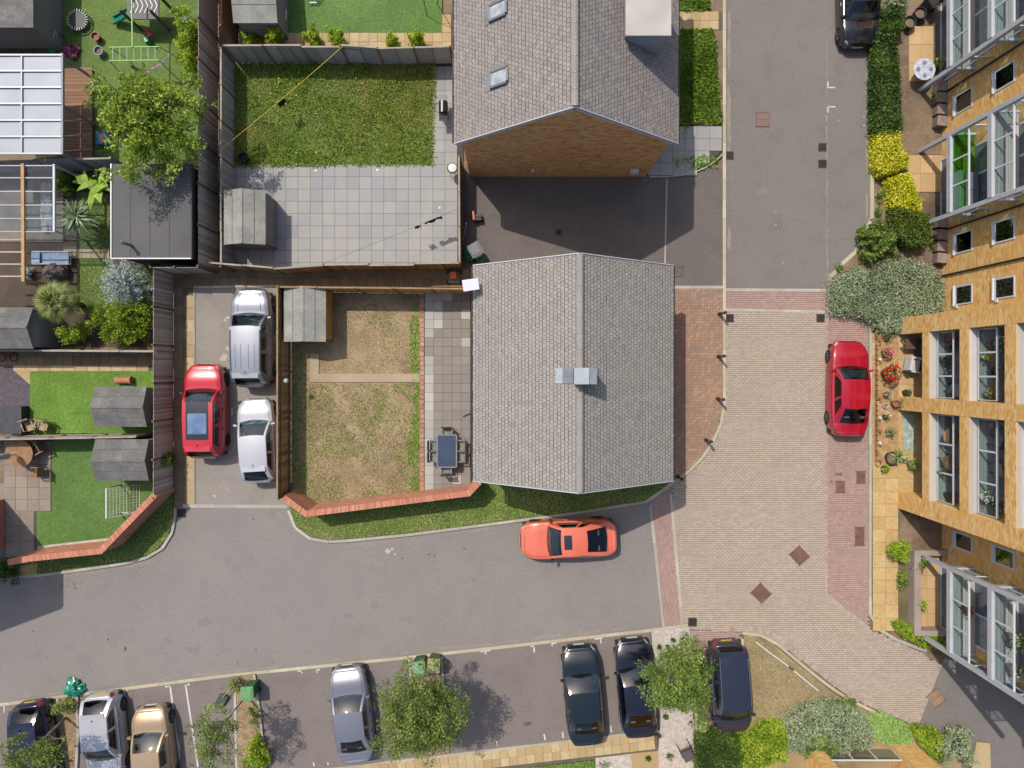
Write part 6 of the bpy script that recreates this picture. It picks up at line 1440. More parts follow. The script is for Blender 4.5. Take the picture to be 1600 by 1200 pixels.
shrub('round olive topiary beside the green bin on the planting island', 369, 1072, 13, 15, 1.0, .06, MATS['leaf_box'], 50, 60, .14, .09)
shrub('bright lime ornamental grass clump at the bottom of the planting island', 400, 1178, 24, 34, .7, .12, LML, 60, 55, .18, .09); shrub('dry leafy undergrowth on the planting island by the pale stem', 396, 1118, 13, 18, .35, .08, LM2, 26, 30, .14, .09)
t = thing('garden_rake', 'yellow handled rake leaning at the planting island', 'rake', (*XY(350, 1090), .05))
b = MB(); b.tube([W(362, 1072, .9), W(348, 1090, .25)], .02, 6); b.build('handle', mat('handle_yellow', C(214, 184, 50), rough=.5), t)
b = MB(); b.bar(W(350, 1086, .25), W(341, 1104, .10), .42, .03); b.build('head', mat('rake_dark', C(84, 92, 84), rough=.6), t)
# aerial panel by the big roof
t = thing('flat_antenna', 'white tilted flat panel beside the upper left corner of the big roof', 'antenna', (*XY(742, 470), 0))
c0 = Vector(W(735.5, 445, 4.5)); b = MB(); b.obox(c0, (.68, .48, .04), .14, M=None); b.build('panel', mat('panel_white', C(226, 226, 234), rough=.5), t)
b = MB(); b.tube([tuple(c0-Vector((0, 0, .02))), (c0.x+.25, c0.y-.2, 4.15), (c0.x+.3, c0.y-.25, 3.8)], .025, 6); b.build('bracket', M_CHROME, t)
# courtyard clutter
t = thing('lawn_mower', 'orange lawn mower standing at the end of the passage', 'lawn mower', (*XY(711, 434), .05))
b = MB(); p = XY(710, 434); b.obox((p[0], p[1], .16), (.62, .66, .16), taper=.85); b.build('deck', mat('mower_greygreen', C(112, 128, 112), rough=.6), t)
b = MB(); b.obox((p[0]-.02, p[1]+.06, .38), (.36, .40, .28), taper=.8); b.build('motor_cover', mat('mower_orange', C(240, 112, 44), rough=.45), t)
b = MB(); b.tube([(p[0]-.2, p[1]+.2, .3), (p[0]-.2, p[1]+.42, .75), (p[0]+.2, p[1]+.42, .75), (p[0]+.2, p[1]+.2, .3)], .016, 6); b.build('handlebar', M_PLAST, t)
for sx in (-1, 1):
    for sy in (-1, 1): b = MB(); b.lathe([(.1, -.03), (.1, .03)], (p[0]+sx*.32, p[1]+sy*.24, .13), 12, 'x'); b.build('wheel', M_TYRE, t)
t = thing('leaf_blower_box', 'black and orange tool box standing against the courtyard fence', 'tool box', (*XY(746, 341), .02))
p = XY(748, 342); b = MB(); b.obox((p[0], p[1], .2), (.36, .34, .38), .1, taper=.85); b.build('case', M_BDK, t)
b = MB(); b.obox((p[0]-.23, p[1]+.05, .28), (.08, .42, .5), .1); b.build('side_panel', MATS['mower_orange'], t)
b = MB(); b.tube([(p[0]-.1, p[1], .38), (p[0]-.1, p[1], .5), (p[0]+.1, p[1], .5), (p[0]+.1, p[1], .38)], .014, 6); b.build('handle', M_PLAST, t)
t = thing('long_pole', 'thin grey pole leaning against the courtyard fence', 'pole', (*XY(728, 370), 0)); b = MB(); b.tube([W(722, 382, .05), W(729, 348, 1.2)], .018, 6); b.build('shaft', M_STEEL, t)
# ------------------------------------------------------------------ dry garden: dining set
M_RATT = mat('rattan_grey', C(150, 150, 146), C(120, 120, 118), 8, rough=.8); M_RATD = mat('rattan_dark', C(70, 72, 76), C(54, 56, 60), 8, rough=.8)
t = thing('dining_table', 'rectangular dark glass garden table between six chairs on the slab path', 'table', (*XY(700.5, 702), .035))
b = MB()
for s in (-1, 1): b.box(-.46, s*.77-.03, .66, .46, s*.77+.03, .74) ; b.box(s*.46-.03, -.74, .66, s*.46+.03, .74, .74)
b.build('frame', M_RATT, t, local=True)
b = MB(); b.box(-.43, -.74, .70, .43, .74, .735); b.build('top', mat('glass_navy', C(52, 66, 92), C(62, 78, 104), 1.5, rough=.25, spec=.6), t, local=True)
for sx in (-1, 1):
    for sy in (-1, 1): b = MB(); b.box(sx*.42-.03, sy*.70-.03, 0, sx*.42+.03, sy*.70+.03, .66); b.build('leg', M_RATD, t, local=True)
def rattan_chair(label, x, y, rz, group='dining chairs around the glass table', m1=None, m2=None, s=1.0):
    t = thing('garden_chair', label, 'chair', (*XY(x, y), .035), rz, group); m1 = m1 or M_RATT; m2 = m2 or M_RATD
    b = MB(); b.obox((0, 0, .42), (.48*s, .46*s, .05)); b.build('seat', m1, t, local=True)
    b = MB(); b.tube([(-.24*s, -.24*s, .44), (-.24*s, -.30*s, .86), (.24*s, -.30*s, .86), (.24*s, -.24*s, .44)], .022, 6); b.obox((0, -.275*s, .66), (.44*s, .03, .36)); b.build('backrest', m2, t, local=True)
    for sx in (-1, 1):
        b = MB(); b.bar((sx*.25*s, -.27*s, .64), (sx*.25*s, .2*s, .64), .05, .03); b.build('armrest', m1, t, local=True)
        for sy in (-1, 1): b = MB(); b.box(sx*.22*s-.02, sy*.2*s-.02, 0, sx*.22*s+.02, sy*.2*s+.02, .62 if sy > 0 else .42); b.build('leg', m2, t, local=True)
    return t
for x, y, a, l in ((681, 694, -q90, 'upper left dining chair at the glass table'), (681, 711, -q90, 'lower left dining chair at the glass table'), (720, 694, q90, 'upper right dining chair at the glass table'), (720, 711, q90, 'lower right dining chair at the glass table'), (700, 675, math.pi, 'dining chair at the top end of the glass table'), (699, 730, 0, 'dining chair at the bottom end of the glass table')): rattan_chair(l, x, y, a)
t = thing('hose_pipe', 'black pipe stub sticking out from the wall beside the slab path', 'pipe', (*XY(736, 648), .03)); b = MB(); b.tube([W(740, 646, .9), W(733, 647, .95), W(724, 651, .8)], .04, 8); b.build('pipe', M_BDK, t)
t = thing('wall_lamp', 'small white lamp ball on the golden fence beside the silver car', 'lamp', (*XY(455, 596), 1.6)); c0 = W(447, 595, 1.75); b = MB(); b.lathe([(.02, -.1), (.1, -.06), (.12, 0), (.09, .08), (.01, .11)], c0, 12); b.build('globe', mat('lamp_grey', C(170, 184, 176), rough=.4), t); b = MB(); b.bar(c0, (c0[0]-.12, c0[1], c0[2]), .03); b.build('arm', M_POST, t)
# ------------------------------------------------------------------ grey patio
t = thing('barbecue', 'black lidded gas barbecue with a grey side shelf beside the tall house', 'barbecue', (*XY(695, 178), .04))
p = XY(695, 178); b = MB(); b.obox((p[0], p[1], .72), (.42, .55, .2)); b.lathe([(.21, -.27), (.21, .27)], (p[0], p[1], .82), 16, 'y'); b.build('lid', mat('bbq_black', C(38, 40, 44), rough=.3), t)
for sy in (-1, 1): b = MB(); b.obox((p[0], p[1]+sy*.46, .78), (.4, .32, .03)); b.build('side_shelf', M_BGREY if sy > 0 else M_RATD, t)
b = MB(); b.tube([(p[0]+.22, p[1]-.2, .9), (p[0]+.27, p[1]-.2, .9), (p[0]+.27, p[1]+.2, .9), (p[0]+.22, p[1]+.2, .9)], .012, 6); b.build('lid_handle', M_CHROME, t)
for sx in (-1, 1):
    for sy in (-1, 1): b = MB(); b.box(p[0]+sx*.17-.02, p[1]+sy*.24-.02, .04, p[0]+sx*.17+.02, p[1]+sy*.24+.02, .64); b.build('leg', M_BDK, t)
def bucket(label, x, y, r, h, m, inner, z=.04, name='bucket', cat='bucket', rim=None):
    t = thing(name, label, cat, (*XY(x, y), z)); b = MB(); b.lathe([(r*.8, 0), (r, h), (r*1.06, h), (r*1.06, h+.03), (r*.94, h+.03), (r*.92, h*.7)], n=18); b.build('body', m, t, local=True)
    b = MB(); b.lathe([(r*.915, h*.72), (r*.3, h*.74)], n=18, close=True); b.build('fill', inner, t, local=True); return t
bucket('black coiled pot beside the fence at the edge of the weedy lawn', 384, 249, .24, .25, M_TYRE, M_GAP)
t = thing('kettle_grill', 'round white topped grill at the corner of the grey patio', 'grill', (*XY(709, 270), .04)); b = MB(); b.lathe([(.06, .5), (.24, .6), (.27, .72), (.26, .75)], n=18); b.build('bowl', MATS['bbq_black'], t, local=True); b = MB(); b.lathe([(.2, .76), (.2, .79), (.05, .80)], n=18); b.build('plate', M_PLATEW, t, local=True)
for k in range(3): b = MB(); a = k*2.09; b.tube([(math.cos(a)*.15, math.sin(a)*.15, .56), (math.cos(a)*.28, math.sin(a)*.28, 0)], .014, 5); b.build('leg', M_CHROME, t, local=True)
def wline(label, a, c, mc, items, mi, rad=.008):
    t = thing('washing_line', label, 'washing line', (a[0], a[1], 0)); A = Vector(a); Cc = Vector(c)
    pts = [A.lerp(Cc, f)-Vector((0, 0, .25*4*f*(1-f)*.4)) for f in np.linspace(0, 1, 12)]; b = MB(); b.tube([tuple(p) for p in pts], rad, 5); b.build('cord', mc, t)
    for lab, f, L, w, nm in items:
        d = (Cc-A).normalized(); p = A.lerp(Cc, f)-Vector((0, 0, .1*4*f*(1-f))); g = thing(nm, lab, 'clothing', tuple(p)); b = MB(); s = Vector((-d.y, d.x, 0))
        n = 6; rows = []
        for i in range(n+1):
            u = -w/2+w*i/n; q = p+d*u; rows.append((q, q+s*(.05*math.sin(i*1.9))-Vector((0, 0, L*(.85+.15*math.sin(i*2.3))))))
        for i in range(n): b.face([rows[i][0]-s*.012, rows[i+1][0]-s*.012, rows[i+1][1]-s*.03, rows[i][1]-s*.03]); b.face([rows[i+1][0]+s*.012, rows[i][0]+s*.012, rows[i][1]+s*.03, rows[i+1][1]+s*.03]); b.face([rows[i][0]-s*.012, rows[i][0]+s*.012, rows[i+1][0]+s*.012, rows[i+1][0]-s*.012])
        b.build('cloth', mi, g)
        for e in (-.4, .4): b = MB(); q = p+d*(w*e); b.obox((q.x, q.y, q.z+.01), (.05, .04, .08)); b.build('peg', M_FORANGE, g)
M_CLOTH = mat('cloth_black', C(24, 24, 26), rough=.9)
wline('yellow washing line stretched across the weedy lawn', W(347, 232, 1.55), W(537, 71, 1.7), mat('cord_yellow', C(222, 192, 60), rough=.6), (('black trousers hanging from the yellow washing line', .475, .55, .42, 'trousers'),), M_CLOTH, .014)
wline('thin dark washing line across the grey patio', W(505, 412, 1.7), W(714, 327, 1.75), M_GAP, (('black sock pair hanging at the left of the patio line', .70, .4, .28, 'socks'), ('long black garment hanging at the right of the patio line', .82, .35, .85, 'garment')), M_CLOTH, .006)
for x, y in ((494, 267), (590, 266), (687, 325)): 
    t = thing('paper_scrap', {494: 'white paper scrap at the left of the patio edge', 590: 'white paper scrap in the middle of the patio edge', 687: 'white paper scrap near the patio fence'}[x], 'paper', (*XY(x, y), .04)); b = MB(); b.obox((0, 0, .01), (.11, .10, .006), .3); b.obox((.02, .01, .018), (.06, .06, .008), .8); b.build('sheet', M_PLATEW, t, local=True)
# ------------------------------------------------------------------ top left play garden
M_LIMEP = mat('pole_lime', C(150, 210, 110), rough=.5); M_PALEP = mat('pole_mint', C(176, 200, 180), rough=.5); M_WOODP = mat('play_wood', C(120, 84, 60), speck=.1)
t = thing('trampoline', 'small round black trampoline with white edge cords on the play lawn', 'trampoline', (*XY(127, 36), .02))
b = MB(); b.lathe([(.40, .28), (.40, .285), (.05, .285)], n=24); b.build('mat', M_BDK, t, local=True)
b = MB(); b.lathe([(.50, .27), (.54, .29), (.50, .31), (.47, .29), (.50, .27)], n=28, close=False); b.build('ring', M_BDK, t, local=True)
for k in range(24): b = MB(); a = k*math.pi/12; b.bar((math.cos(a)*.40, math.sin(a)*.40, .30), (math.cos(a)*.52, math.sin(a)*.52, .315), .035, .012); b.build('cord', M_PLATEW, t, local=True)
for k in range(5): b = MB(); a = k*math.pi/2.5; b.tube([(math.cos(a)*.5, math.sin(a)*.5, 0), (math.cos(a)*.5, math.sin(a)*.5, .27)], .02, 6); b.build('leg', M_CHROME, t, local=True)
t = thing('climbing_frame', 'wooden play tower with striped platform and teal slide at the top edge', 'climbing frame', (*XY(240, 36), .02))
for x in (222, 266):
    for y in (12, 48): b = MB(); p = XY(x, y); b.box(p[0]-.05, p[1]-.05, .02, p[0]+.05, p[1]+.05, 1.9); b.build('post', M_WOODP, t)
b = MB(); p, q = XY(220, 50), XY(268, 10); b.box(p[0], p[1], 1.15, q[0], q[1], 1.22); b.build('platform', M_BDK, t)
for k in range(6):
    b = MB(); xx = p[0]+.18+k*.22; ym = (p[1]+q[1])/2; b.bar((xx, ym-.35, 1.232), (xx+.16, ym, 1.232), .04, .012); b.bar((xx+.16, ym, 1.236), (xx, ym+.35, 1.236), .04, .012); b.build('stripe', M_PLATEW, t)
b = MB(); pts = [Vector(W(209, 13, 1.2)), Vector(W(200, 20, .85)), Vector(W(188, 28, .45)), Vector(W(178, 33, .15))]
for i in range(3):
    d = pts[i+1]-pts[i]; s = Vector((-d.y, d.x, 0)).normalized(); w_ = .17
    b.face([pts[i]-s*w_, pts[i+1]-s*w_, pts[i+1]+s*w_, pts[i]+s*w_])
    for e in (-1, 1): b.bar(pts[i]+s*e*w_+Vector((0, 0, .05)), pts[i+1]+s*e*w_+Vector((0, 0, .05)), .04, .12)
b.build('slide', mat('slide_teal', C(20, 128, 112), C(36, 148, 130), 3, rough=.4), t)
t = thing('monkey_bars', 'pale green metal monkey bars with a lime top pole on the play lawn', 'climbing bars', (*XY(225, 100), .02))
hM = 1.9; A_ = [W(171, 74, hM), W(248, 73, hM), W(248, 94, hM), W(171, 95, hM)]
b = MB(); b.tube([A_[0], A_[1]], .028, 6); b.build('rail', M_LIMEP, t); b = MB(); b.tube([A_[3], A_[2]], .028, 6); b.build('rail', M_LIMEP, t)
for k in range(7): f = (k+.5)/7; b = MB(); b.tube([tuple(Vector(A_[0]).lerp(Vector(A_[1]), f)), tuple(Vector(A_[3]).lerp(Vector(A_[2]), f))], .02, 5); b.build('rung', M_PALEP, t)
for p, dx, dy in ((A_[0], -.1, .25), (A_[1], .15, .25), (A_[2], .15, -.25), (A_[3], -.1, -.25)): b = MB(); b.tube([p, (p[0]+dx, p[1]+dy, .02)], .026, 6); b.build('leg', M_PALEP, t)
b = MB(); b.tube([W(206, -14, 2.0), W(207, 73, hM+.05)], .035, 6); b.build('beam', M_LIMEP, t)
t = thing('hammock', 'lilac striped hammock hanging below the monkey bars', 'hammock', (*XY(240, 118), .02)); b = MB(); n = 10
for i in range(n):
    f0, f1 = i/n, (i+1)/n; P = []
    for f, s in ((f0, -1), (f1, -1), (f1, 1), (f0, 1)):
        cx = 205+60*f; cy = 112-25*(abs(f-.35)**1.5)*1.6-(6 if f > .8 else 0); P.append(W(cx, cy+s*2.6, .75+.9*(2*f-1)**2))
    b.face(P); b.face([(p[0], p[1], p[2]-.015) for p in P[::-1]])
b.build('fabric', mat('fabric_lilac', C(186, 160, 170), C(150, 120, 140), 9, rough=.9), t); b = MB(); b.tube([W(205, 104, 1.65), W(201, 96, 1.85)], .01, 4); b.tube([W(265, 86, 1.65), W(250, 92, 1.85)], .01, 4); b.build('cord', M_BGREY, t)
bucket('red rimmed tub on the play lawn', 155, 62, .2, .3, mat('tub_red', C(176, 60, 40), rough=.5), M_SOIL, .02); bucket('blue rimmed tub below the red tub on the play lawn', 160, 84, .21, .3, mat('tub_blue', C(150, 174, 196), rough=.5), M_SOIL, .02)
def cloth(label, cx, cy, w, d, m, rz, z=.05, name='blanket', cat='blanket', amp=.05):
    t = thing(name, label, cat, (*XY(cx, cy), z), rz); n = 10; b = MB(); rg = np.random.default_rng(int(cx*7+cy)); Z = rg.random((n, n))*amp
    for i in range(n):
        for j in range(n): b.v.append(((i/(n-1)-.5)*w+rg.normal()*.02, (j/(n-1)-.5)*d+rg.normal()*.02, .01+Z[i, j]))
    for i in range(n-1):
        for j in range(n-1): b.f.append((i*n+j, (i+1)*n+j, (i+1)*n+j+1, i*n+j+1)); b.r.append(.5)
    b.build('fabric', m, t, local=True, smooth=True); return t
cloth('pale blue towel by the fence bush on the play lawn', 290, 40, .45, .8, mat('towel_blue', C(150, 176, 226), C(170, 194, 236), 5, rough=.9), .3)
cloth('pink and purple play blanket beside the white roof corner', 113, 82, .75, .65, mat('blanket_pink', C(190, 60, 110), C(60, 40, 60), 7, C(220, 200, 210), 4, rough=.9), -.4, amp=.2)
cloth('green play mat below the folding chairs', 85, 74, .6, .55, mat('mat_green', C(70, 120, 60), C(90, 140, 74), 4, rough=.9), .5)
t = thing('toy_rocker', 'small red and green toy rocker under the lime pole', 'toy', (*XY(237, 63), .02)); b = MB(); b.obox((-.08, -.1, .2), (.28, .34, .24), .3, taper=.7); b.build('body', mat('toy_green', C(46, 140, 90), rough=.4), t, local=True); b = MB(); b.obox((.05, .2, .3), (.18, .36, .12), .5); b.build('seat', mat('toy_red', C(214, 44, 64), rough=.4), t, local=True)
t = thing('toy_box', 'low blue toy sandpit box under the big leafy tree', 'sandpit', (*XY(164, 218), .02)); b = MB(); b.obox((0, 0, .1), (.62, .62, .2)); b.build('box', mat('toy_blue', C(40, 140, 180), rough=.4), t, local=True); b = MB(); b.obox((.02, 0, .205), (.36, .42, .02), .2); b.build('print', mat('toy_print', C(220, 210, 200), C(190, 60, 60), 9, rough=.6), t, local=True)
t = thing('washing_basket', 'pale speckled basket at the edge of the brown deck', 'basket', (*XY(157, 139), .02)); b = MB(); b.obox((0, 0, .2), (.4, .42, .4), .1, taper=1.1); b.build('body', M_GRAVELW, t, local=True); b = MB(); b.lathe([(.08, .41), (.08, .43), (.02, .43)], n=12); b.build('lid', M_BDK, t, local=True)
for x, y, a, l in ((70, 52, .4, 'folding garden chair nearest the timber frame at the upper left'), (92, 62, -.3, 'folding garden chair beside the green mat at the upper left')): rattan_chair(l, x, y, a, 'folding chairs by the play lawn', M_PALEP, M_BGREY)
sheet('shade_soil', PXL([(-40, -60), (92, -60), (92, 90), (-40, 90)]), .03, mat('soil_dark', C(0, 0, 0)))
t = thing('flat_roof_shed', 'flat grey felt roof shed in the very top left corner', 'shed', (*XY(5, 5), 0)); b = MB(); p, q = XY(-90, 76, 0), XY(98, -90, 0); b.box(p[0], p[1], 0, q[0], q[1], 2.1); b.build('wall', M_SHEDG, t); b = MB(); b.box(p[0]-.1, p[1]-.08, 2.1, q[0]+.1, q[1], 2.2); b.build('roof', M_FELT, t)
# conservatory with white roof sheets
def roofpt(x, y, h): return W(x, y, h)
M_POLY = mat('polycarbonate', C(184, 189, 198), C(170, 178, 190), .8, rough=.45, spec=.2); M_ALU = mat('alu_grey', C(150, 156, 166), rough=.45, metal=.3)
t = thing('conservatory', 'white sheet roofed veranda with grey glazing bars at the left edge', 'conservatory', (*XY(60, 190), 0)); hC = 2.6
rows = [86, 111, 136.5, 162, 188, 213.5, 240]; cols = [-60, 34, 96]
for i in range(6):
    for j in range(2):
        z0, z1 = hC+.02+(.35 if j == 0 else .14), hC+.02+(.14 if j == 0 else 0); a = [W(cols[j]+1, rows[i+1]-1, z0), W(cols[j+1]-1, rows[i+1]-1, z1), W(cols[j+1]-1, rows[i]+1, z1), W(cols[j]+1, rows[i]+1, z0)]; slab3('roof_sheet', a, .02, M_POLY, t)
for y in rows: b = MB(); b.bar(W(-60, y, hC+.42), W(97, y, hC+.05), .07, .07); b.build('glazing_bar', M_ALU, t)
b = MB(); b.bar(W(34, 86, hC+.2), W(34, 240, hC+.2), .07, .05); b.build('purlin', M_ALU, t); b = MB(); b.bar(W(98, 84, hC), W(98, 242, hC), .1, .12); b.build('gutter', M_LEAD, t)
for y in (88, 164, 239): b = MB(); p = W(96, y, hC); b.box(p[0]-.05, p[1]-.05, 0, p[0]+.05, p[1]+.05, hC-.05); b.build('post', M_ALU, t)
# glazed lean-to and pergola
t = thing('lean_to', 'glass roofed lean-to with a tan beam at the left edge', 'lean-to', (*XY(60, 330), 0)); hL = 2.4
M_LGL = glassmat('lean_to_glass', (.78, .84, .90, 1), .0, rough=.05, ior=1.3)
rows = [259, 278, 299.5, 320.5, 341.5, 362]
for i in range(5):
    for x0, x1 in ((-50, 36), (36, 84)): slab3('glass_panel', [W(x0, rows[i+1]-.6, hL), W(x1, rows[i+1]-.6, hL), W(x1, rows[i]+.6, hL), W(x0, rows[i]+.6, hL)], .012, M_LGL, t)
for y in rows: b = MB(); b.bar(W(-50, y, hL+.03), W(85, y, hL+.03), .05, .05); b.build('glazing_bar', M_ALU, t)
b = MB(); b.bar(W(36, 256, hL+.06), W(37, 440, hL+.06), .14, .1); b.build('beam', mat('beam_tan', C(206, 166, 112), C(190, 150, 98), 2, speck=.08), t)
b = MB(); b.bar(W(85, 257, hL), W(85, 363, hL), .09, .1); b.build('gutter', M_BARGE, t)
for y in (258, 361): b = MB(); p = W(84, y, hL); b.box(p[0]-.04, p[1]-.04, 0, p[0]+.04, p[1]+.04, hL-.05); b.build('post', M_BARGE, t)
for k in range(4): b = MB(); y = 375+k*19; b.bar(W(-50, y, hL+.0), W(36, y, hL+.0), .06, .12); b.build('rafter', M_FBROWN, t)
b = MB(); p = W(37, 438, hL); b.box(p[0]-.06, p[1]-.06, 0, p[0]+.06, p[1]+.06, hL); b.build('post', MATS['beam_tan'], t)
sheet('lean_to_floor', PXL([(-40, 268), (100, 268), (100, 378), (-40, 378)]), .05, mat('floor_pale', C(150, 138, 122), C(128, 116, 102), 1.5, speck=.1))
cloth('pale curtain rolls lying under the glass lean-to', 75, 325, .5, 2.4, mat('curtain_cream', C(220, 212, 200), C(196, 186, 174), 4, rough=.9), .0, .06, 'curtain', 'curtain', .15)
t = thing('sun_lounger', 'blue white sun lounger beside the pergola', 'sun lounger', (*XY(90, 405), .05), 0)
b = MB(); b.obox((.12, 0, .32), (1.35, .5, .06)); b.build('bed', mat('lounger_blue', C(120, 140, 168), C(160, 176, 198), 9, rough=.6), t, local=True); b = MB(); b.obox((-.72, 0, .44), (.4, .52, .06), 0, M=None); b.build('headrest', mat('lounger_blue', C(0, 0, 0)), t, local=True)
b = MB(); b.tube([(-.92, -.3, .4), (.9, -.3, .34), (.9, .3, .34), (-.92, .3, .4), (-.92, -.3, .4)], .025, 6); b.build('frame', M_PLATEW, t, local=True)
for sx in (-.7, .7):
    for sy in (-.28, .28): b = MB(); b.tube([(sx, sy, 0), (sx, sy, .34)], .02, 6); b.build('leg', M_PLATEW, t, local=True)
t = thing('covered_barbecue', 'grey brown covered barbecue under the sun lounger', 'barbecue cover', (*XY(93, 428), .02)); b = crumple((*XY(93, 428), .02), .55, .85, 26, 5, .15); b.build('cover', mat('cover_taupe', C(122, 112, 104), C(96, 88, 82), 2, rough=.8), t)
# ------------------------------------------------------------------ left middle gardens
M_WICK = mat('wicker_tan', C(190, 168, 136), C(160, 138, 110), 8, rough=.8); M_TEAK = mat('teak', C(176, 138, 100), C(150, 114, 82), 4, speck=.1)
rattan_chair('tan wicker chair, left of the pair on the slate by the upper artificial lawn', 58, 664, R(200), 'wicker chairs by the lawn', M_WICK, M_WICK); rattan_chair('tan wicker chair, right of the pair beside the upper artificial lawn', 77, 664, R(165), 'wicker chairs by the lawn', M_WICK, M_WICK)
t = thing('clay_pipe', 'terracotta clay pipe lying on the upper artificial lawn', 'clay pipe', (*XY(197, 594), .05)); b = MB(); b.lathe([(.15, -.38), (.17, -.36), (.17, .30), (.2, .31), (.2, .40), (.14, .40)], (0, 0, .18), 16, 'x'); b.build('pipe', mat('terracotta', C(196, 138, 106), C(176, 118, 88), 3, speck=.1), t, local=True)
t = thing('patio_table', 'round wooden patio table on the stone patio', 'table', (*XY(48, 706), .08)); b = MB(); b.lathe([(.64, .68), (.66, .70), (.66, .72), (.02, .722)], n=28); b.build('top', M_TEAK, t, local=True); b = MB(); b.tube([(0, 0, 0), (0, 0, .69)], .05, 8); b.build('pedestal', M_TEAK, t, local=True)
for k in range(4): b = MB(); a = k*q90+.5; b.bar((0, 0, .05), (math.cos(a)*.4, math.sin(a)*.4, .03), .06, .05); b.build('foot', M_TEAK, t, local=True)
t = thing('closed_parasol', 'closed pale grey parasol standing over the round table', 'parasol', (*XY(43, 707), .08)); b = MB(); b.tube([(0, 0, 0), (0, 0, 2.5)], .022, 8); b.build('pole', M_TEAK, t, local=True); b = MB(); b.lathe([(.03, 1.2), (.16, 1.25), (.13, 1.7), (.09, 2.2), (.02, 2.45)], n=12); b.build('canopy', mat('canopy_grey', C(196, 196, 192), C(172, 172, 170), 3, rough=.9), t, local=True)
for x, y, a, l in ((70, 700, R(120), 'wooden patio chair right of the round table'), (68, 735, R(90), 'wooden patio chair below the round table at the lawn edge'), (60, 690, R(150), 'wooden patio chair tucked behind the round table')): rattan_chair(l, x, y, a, 'wooden patio chairs', M_TEAK, M_TEAK, .9)
t = thing('football_goal', 'white football goal with net beside the lower shed', 'goal', (*XY(205, 775), .04)); hG = 1.2; g0, g1 = XY(189, 801), XY(189, 757); back = .95
b = MB(); b.tube([(g0[0], g0[1], .04), (g0[0], g0[1], hG), (g1[0], g1[1], hG), (g1[0], g1[1], .04)], .045, 8); b.build('frame', M_PLATEW, t)
b = MB(); b.tube([(g0[0], g0[1], hG), (g0[0]+back, g0[1], .06), (g1[0]+back, g1[1], .06), (g1[0], g1[1], hG)], .025, 6); b.tube([(g0[0], g0[1], .05), (g0[0]+back, g0[1], .05)], .025, 6); b.build('stay', M_PLATEW, t)
b = MB()
for k in range(11): yk = g0[1]+(g1[1]-g0[1])*k/10; b.bar((g0[0], yk, hG), (g0[0]+back, yk, .06), .012, .012)
for k in range(1, 10): f = k/10; b.bar((g0[0]+back*f, g0[1], hG+(.06-hG)*f), (g0[0]+back*f, g1[1], hG+(.06-hG)*f), .012, .012)
b.build('net', M_PLATEW, t)['kind'] = 'stuff'
t = thing('storage_chest', 'dark low storage chest beside the wicker chairs', 'chest', (*XY(30, 655), .03)); b = MB(); b.obox((0, 0, .25), (1.0, 1.3, .5)); b.build('box', mat('chest_dark', C(58, 58, 68), rough=.7), t, local=True); b = MB(); b.obox((0, 0, .53), (1.05, 1.35, .06)); b.build('lid', mat('chest_lid', C(74, 74, 86), C(60, 60, 70), 3, rough=.7), t, local=True)
t = thing('bmx_bike', 'small red and black bicycle lying at the left edge', 'bicycle', (*XY(14, 558), .04))
for sx in (-.3, .3): b = MB(); b.lathe([(.2, -.02), (.22, 0), (.2, .02), (.18, 0), (.2, -.02)], (sx, 0, .05), 16, 'z', False); b.build('wheel', M_TYRE, t, local=True)
b = MB(); b.tube([(-.3, 0, .08), (-.05, .2, .09), (.2, .18, .1), (.3, 0, .08)], .022, 6); b.tube([(-.05, .2, .09), (0, -.02, .08), (.2, .18, .1)], .02, 6); b.tube([(.2, .18, .1), (.24, .3, .12)], .018, 6); b.build('frame', mat('bike_red', C(190, 50, 30), rough=.4), t, local=True)
# top artificial lawn
t = thing('stool', 'small white stool on the artificial lawn beside the top shed', 'stool', (*XY(446, 30), .05)); b = MB(); b.obox((0, 0, .4), (.4, .48, .04)); b.build('seat', M_PLATEW, t, local=True)
for sx in (-1, 1):
    for sy in (-1, 1): b = MB(); b.box(sx*.16-.02, sy*.2-.02, 0, sx*.16+.02, sy*.2+.02, .38); b.build('leg', M_PLATEW, t, local=True)
t = thing('step_ladder', 'pale blue step ladder at the top edge of the artificial lawn', 'ladder', (*XY(491, 10), .05)); b = MB()
for sx in (-1, 1): b.tube([(sx*.2, -.05, 0), (sx*.15, .9, 1.1)], .02, 6)
b.build('stile', mat('ladder_blue', C(140, 186, 206), rough=.5), t, local=True)
for k in range(4): b = MB(); f = (k+.6)/4.4; b.bar((-.2+.05*f, -.05+.95*f, 1.1*f), (.2-.05*f, -.05+.95*f, 1.1*f), .05, .02); b.build('tread', M_PLATEW, t, local=True)
bucket('white square planter beside the red fence at the top', 369, 37, .18, .4, M_PLATEW, M_SOIL, .05)
t = thing('swing_frame', 'thin dark tubular frame on the artificial lawn beside the tall house', 'frame', (*XY(680, 22), .05)); b = MB(); b.tube([W(660, -10, 1.4), W(667, 24, .06)], .02, 6); b.tube([W(685, 0, 1.4), W(683, 6, .06)], .02, 6); b.tube([W(660, -10, 1.4), W(685, 0, 1.4)], .02, 6); b.build('tube', M_RATD, t)
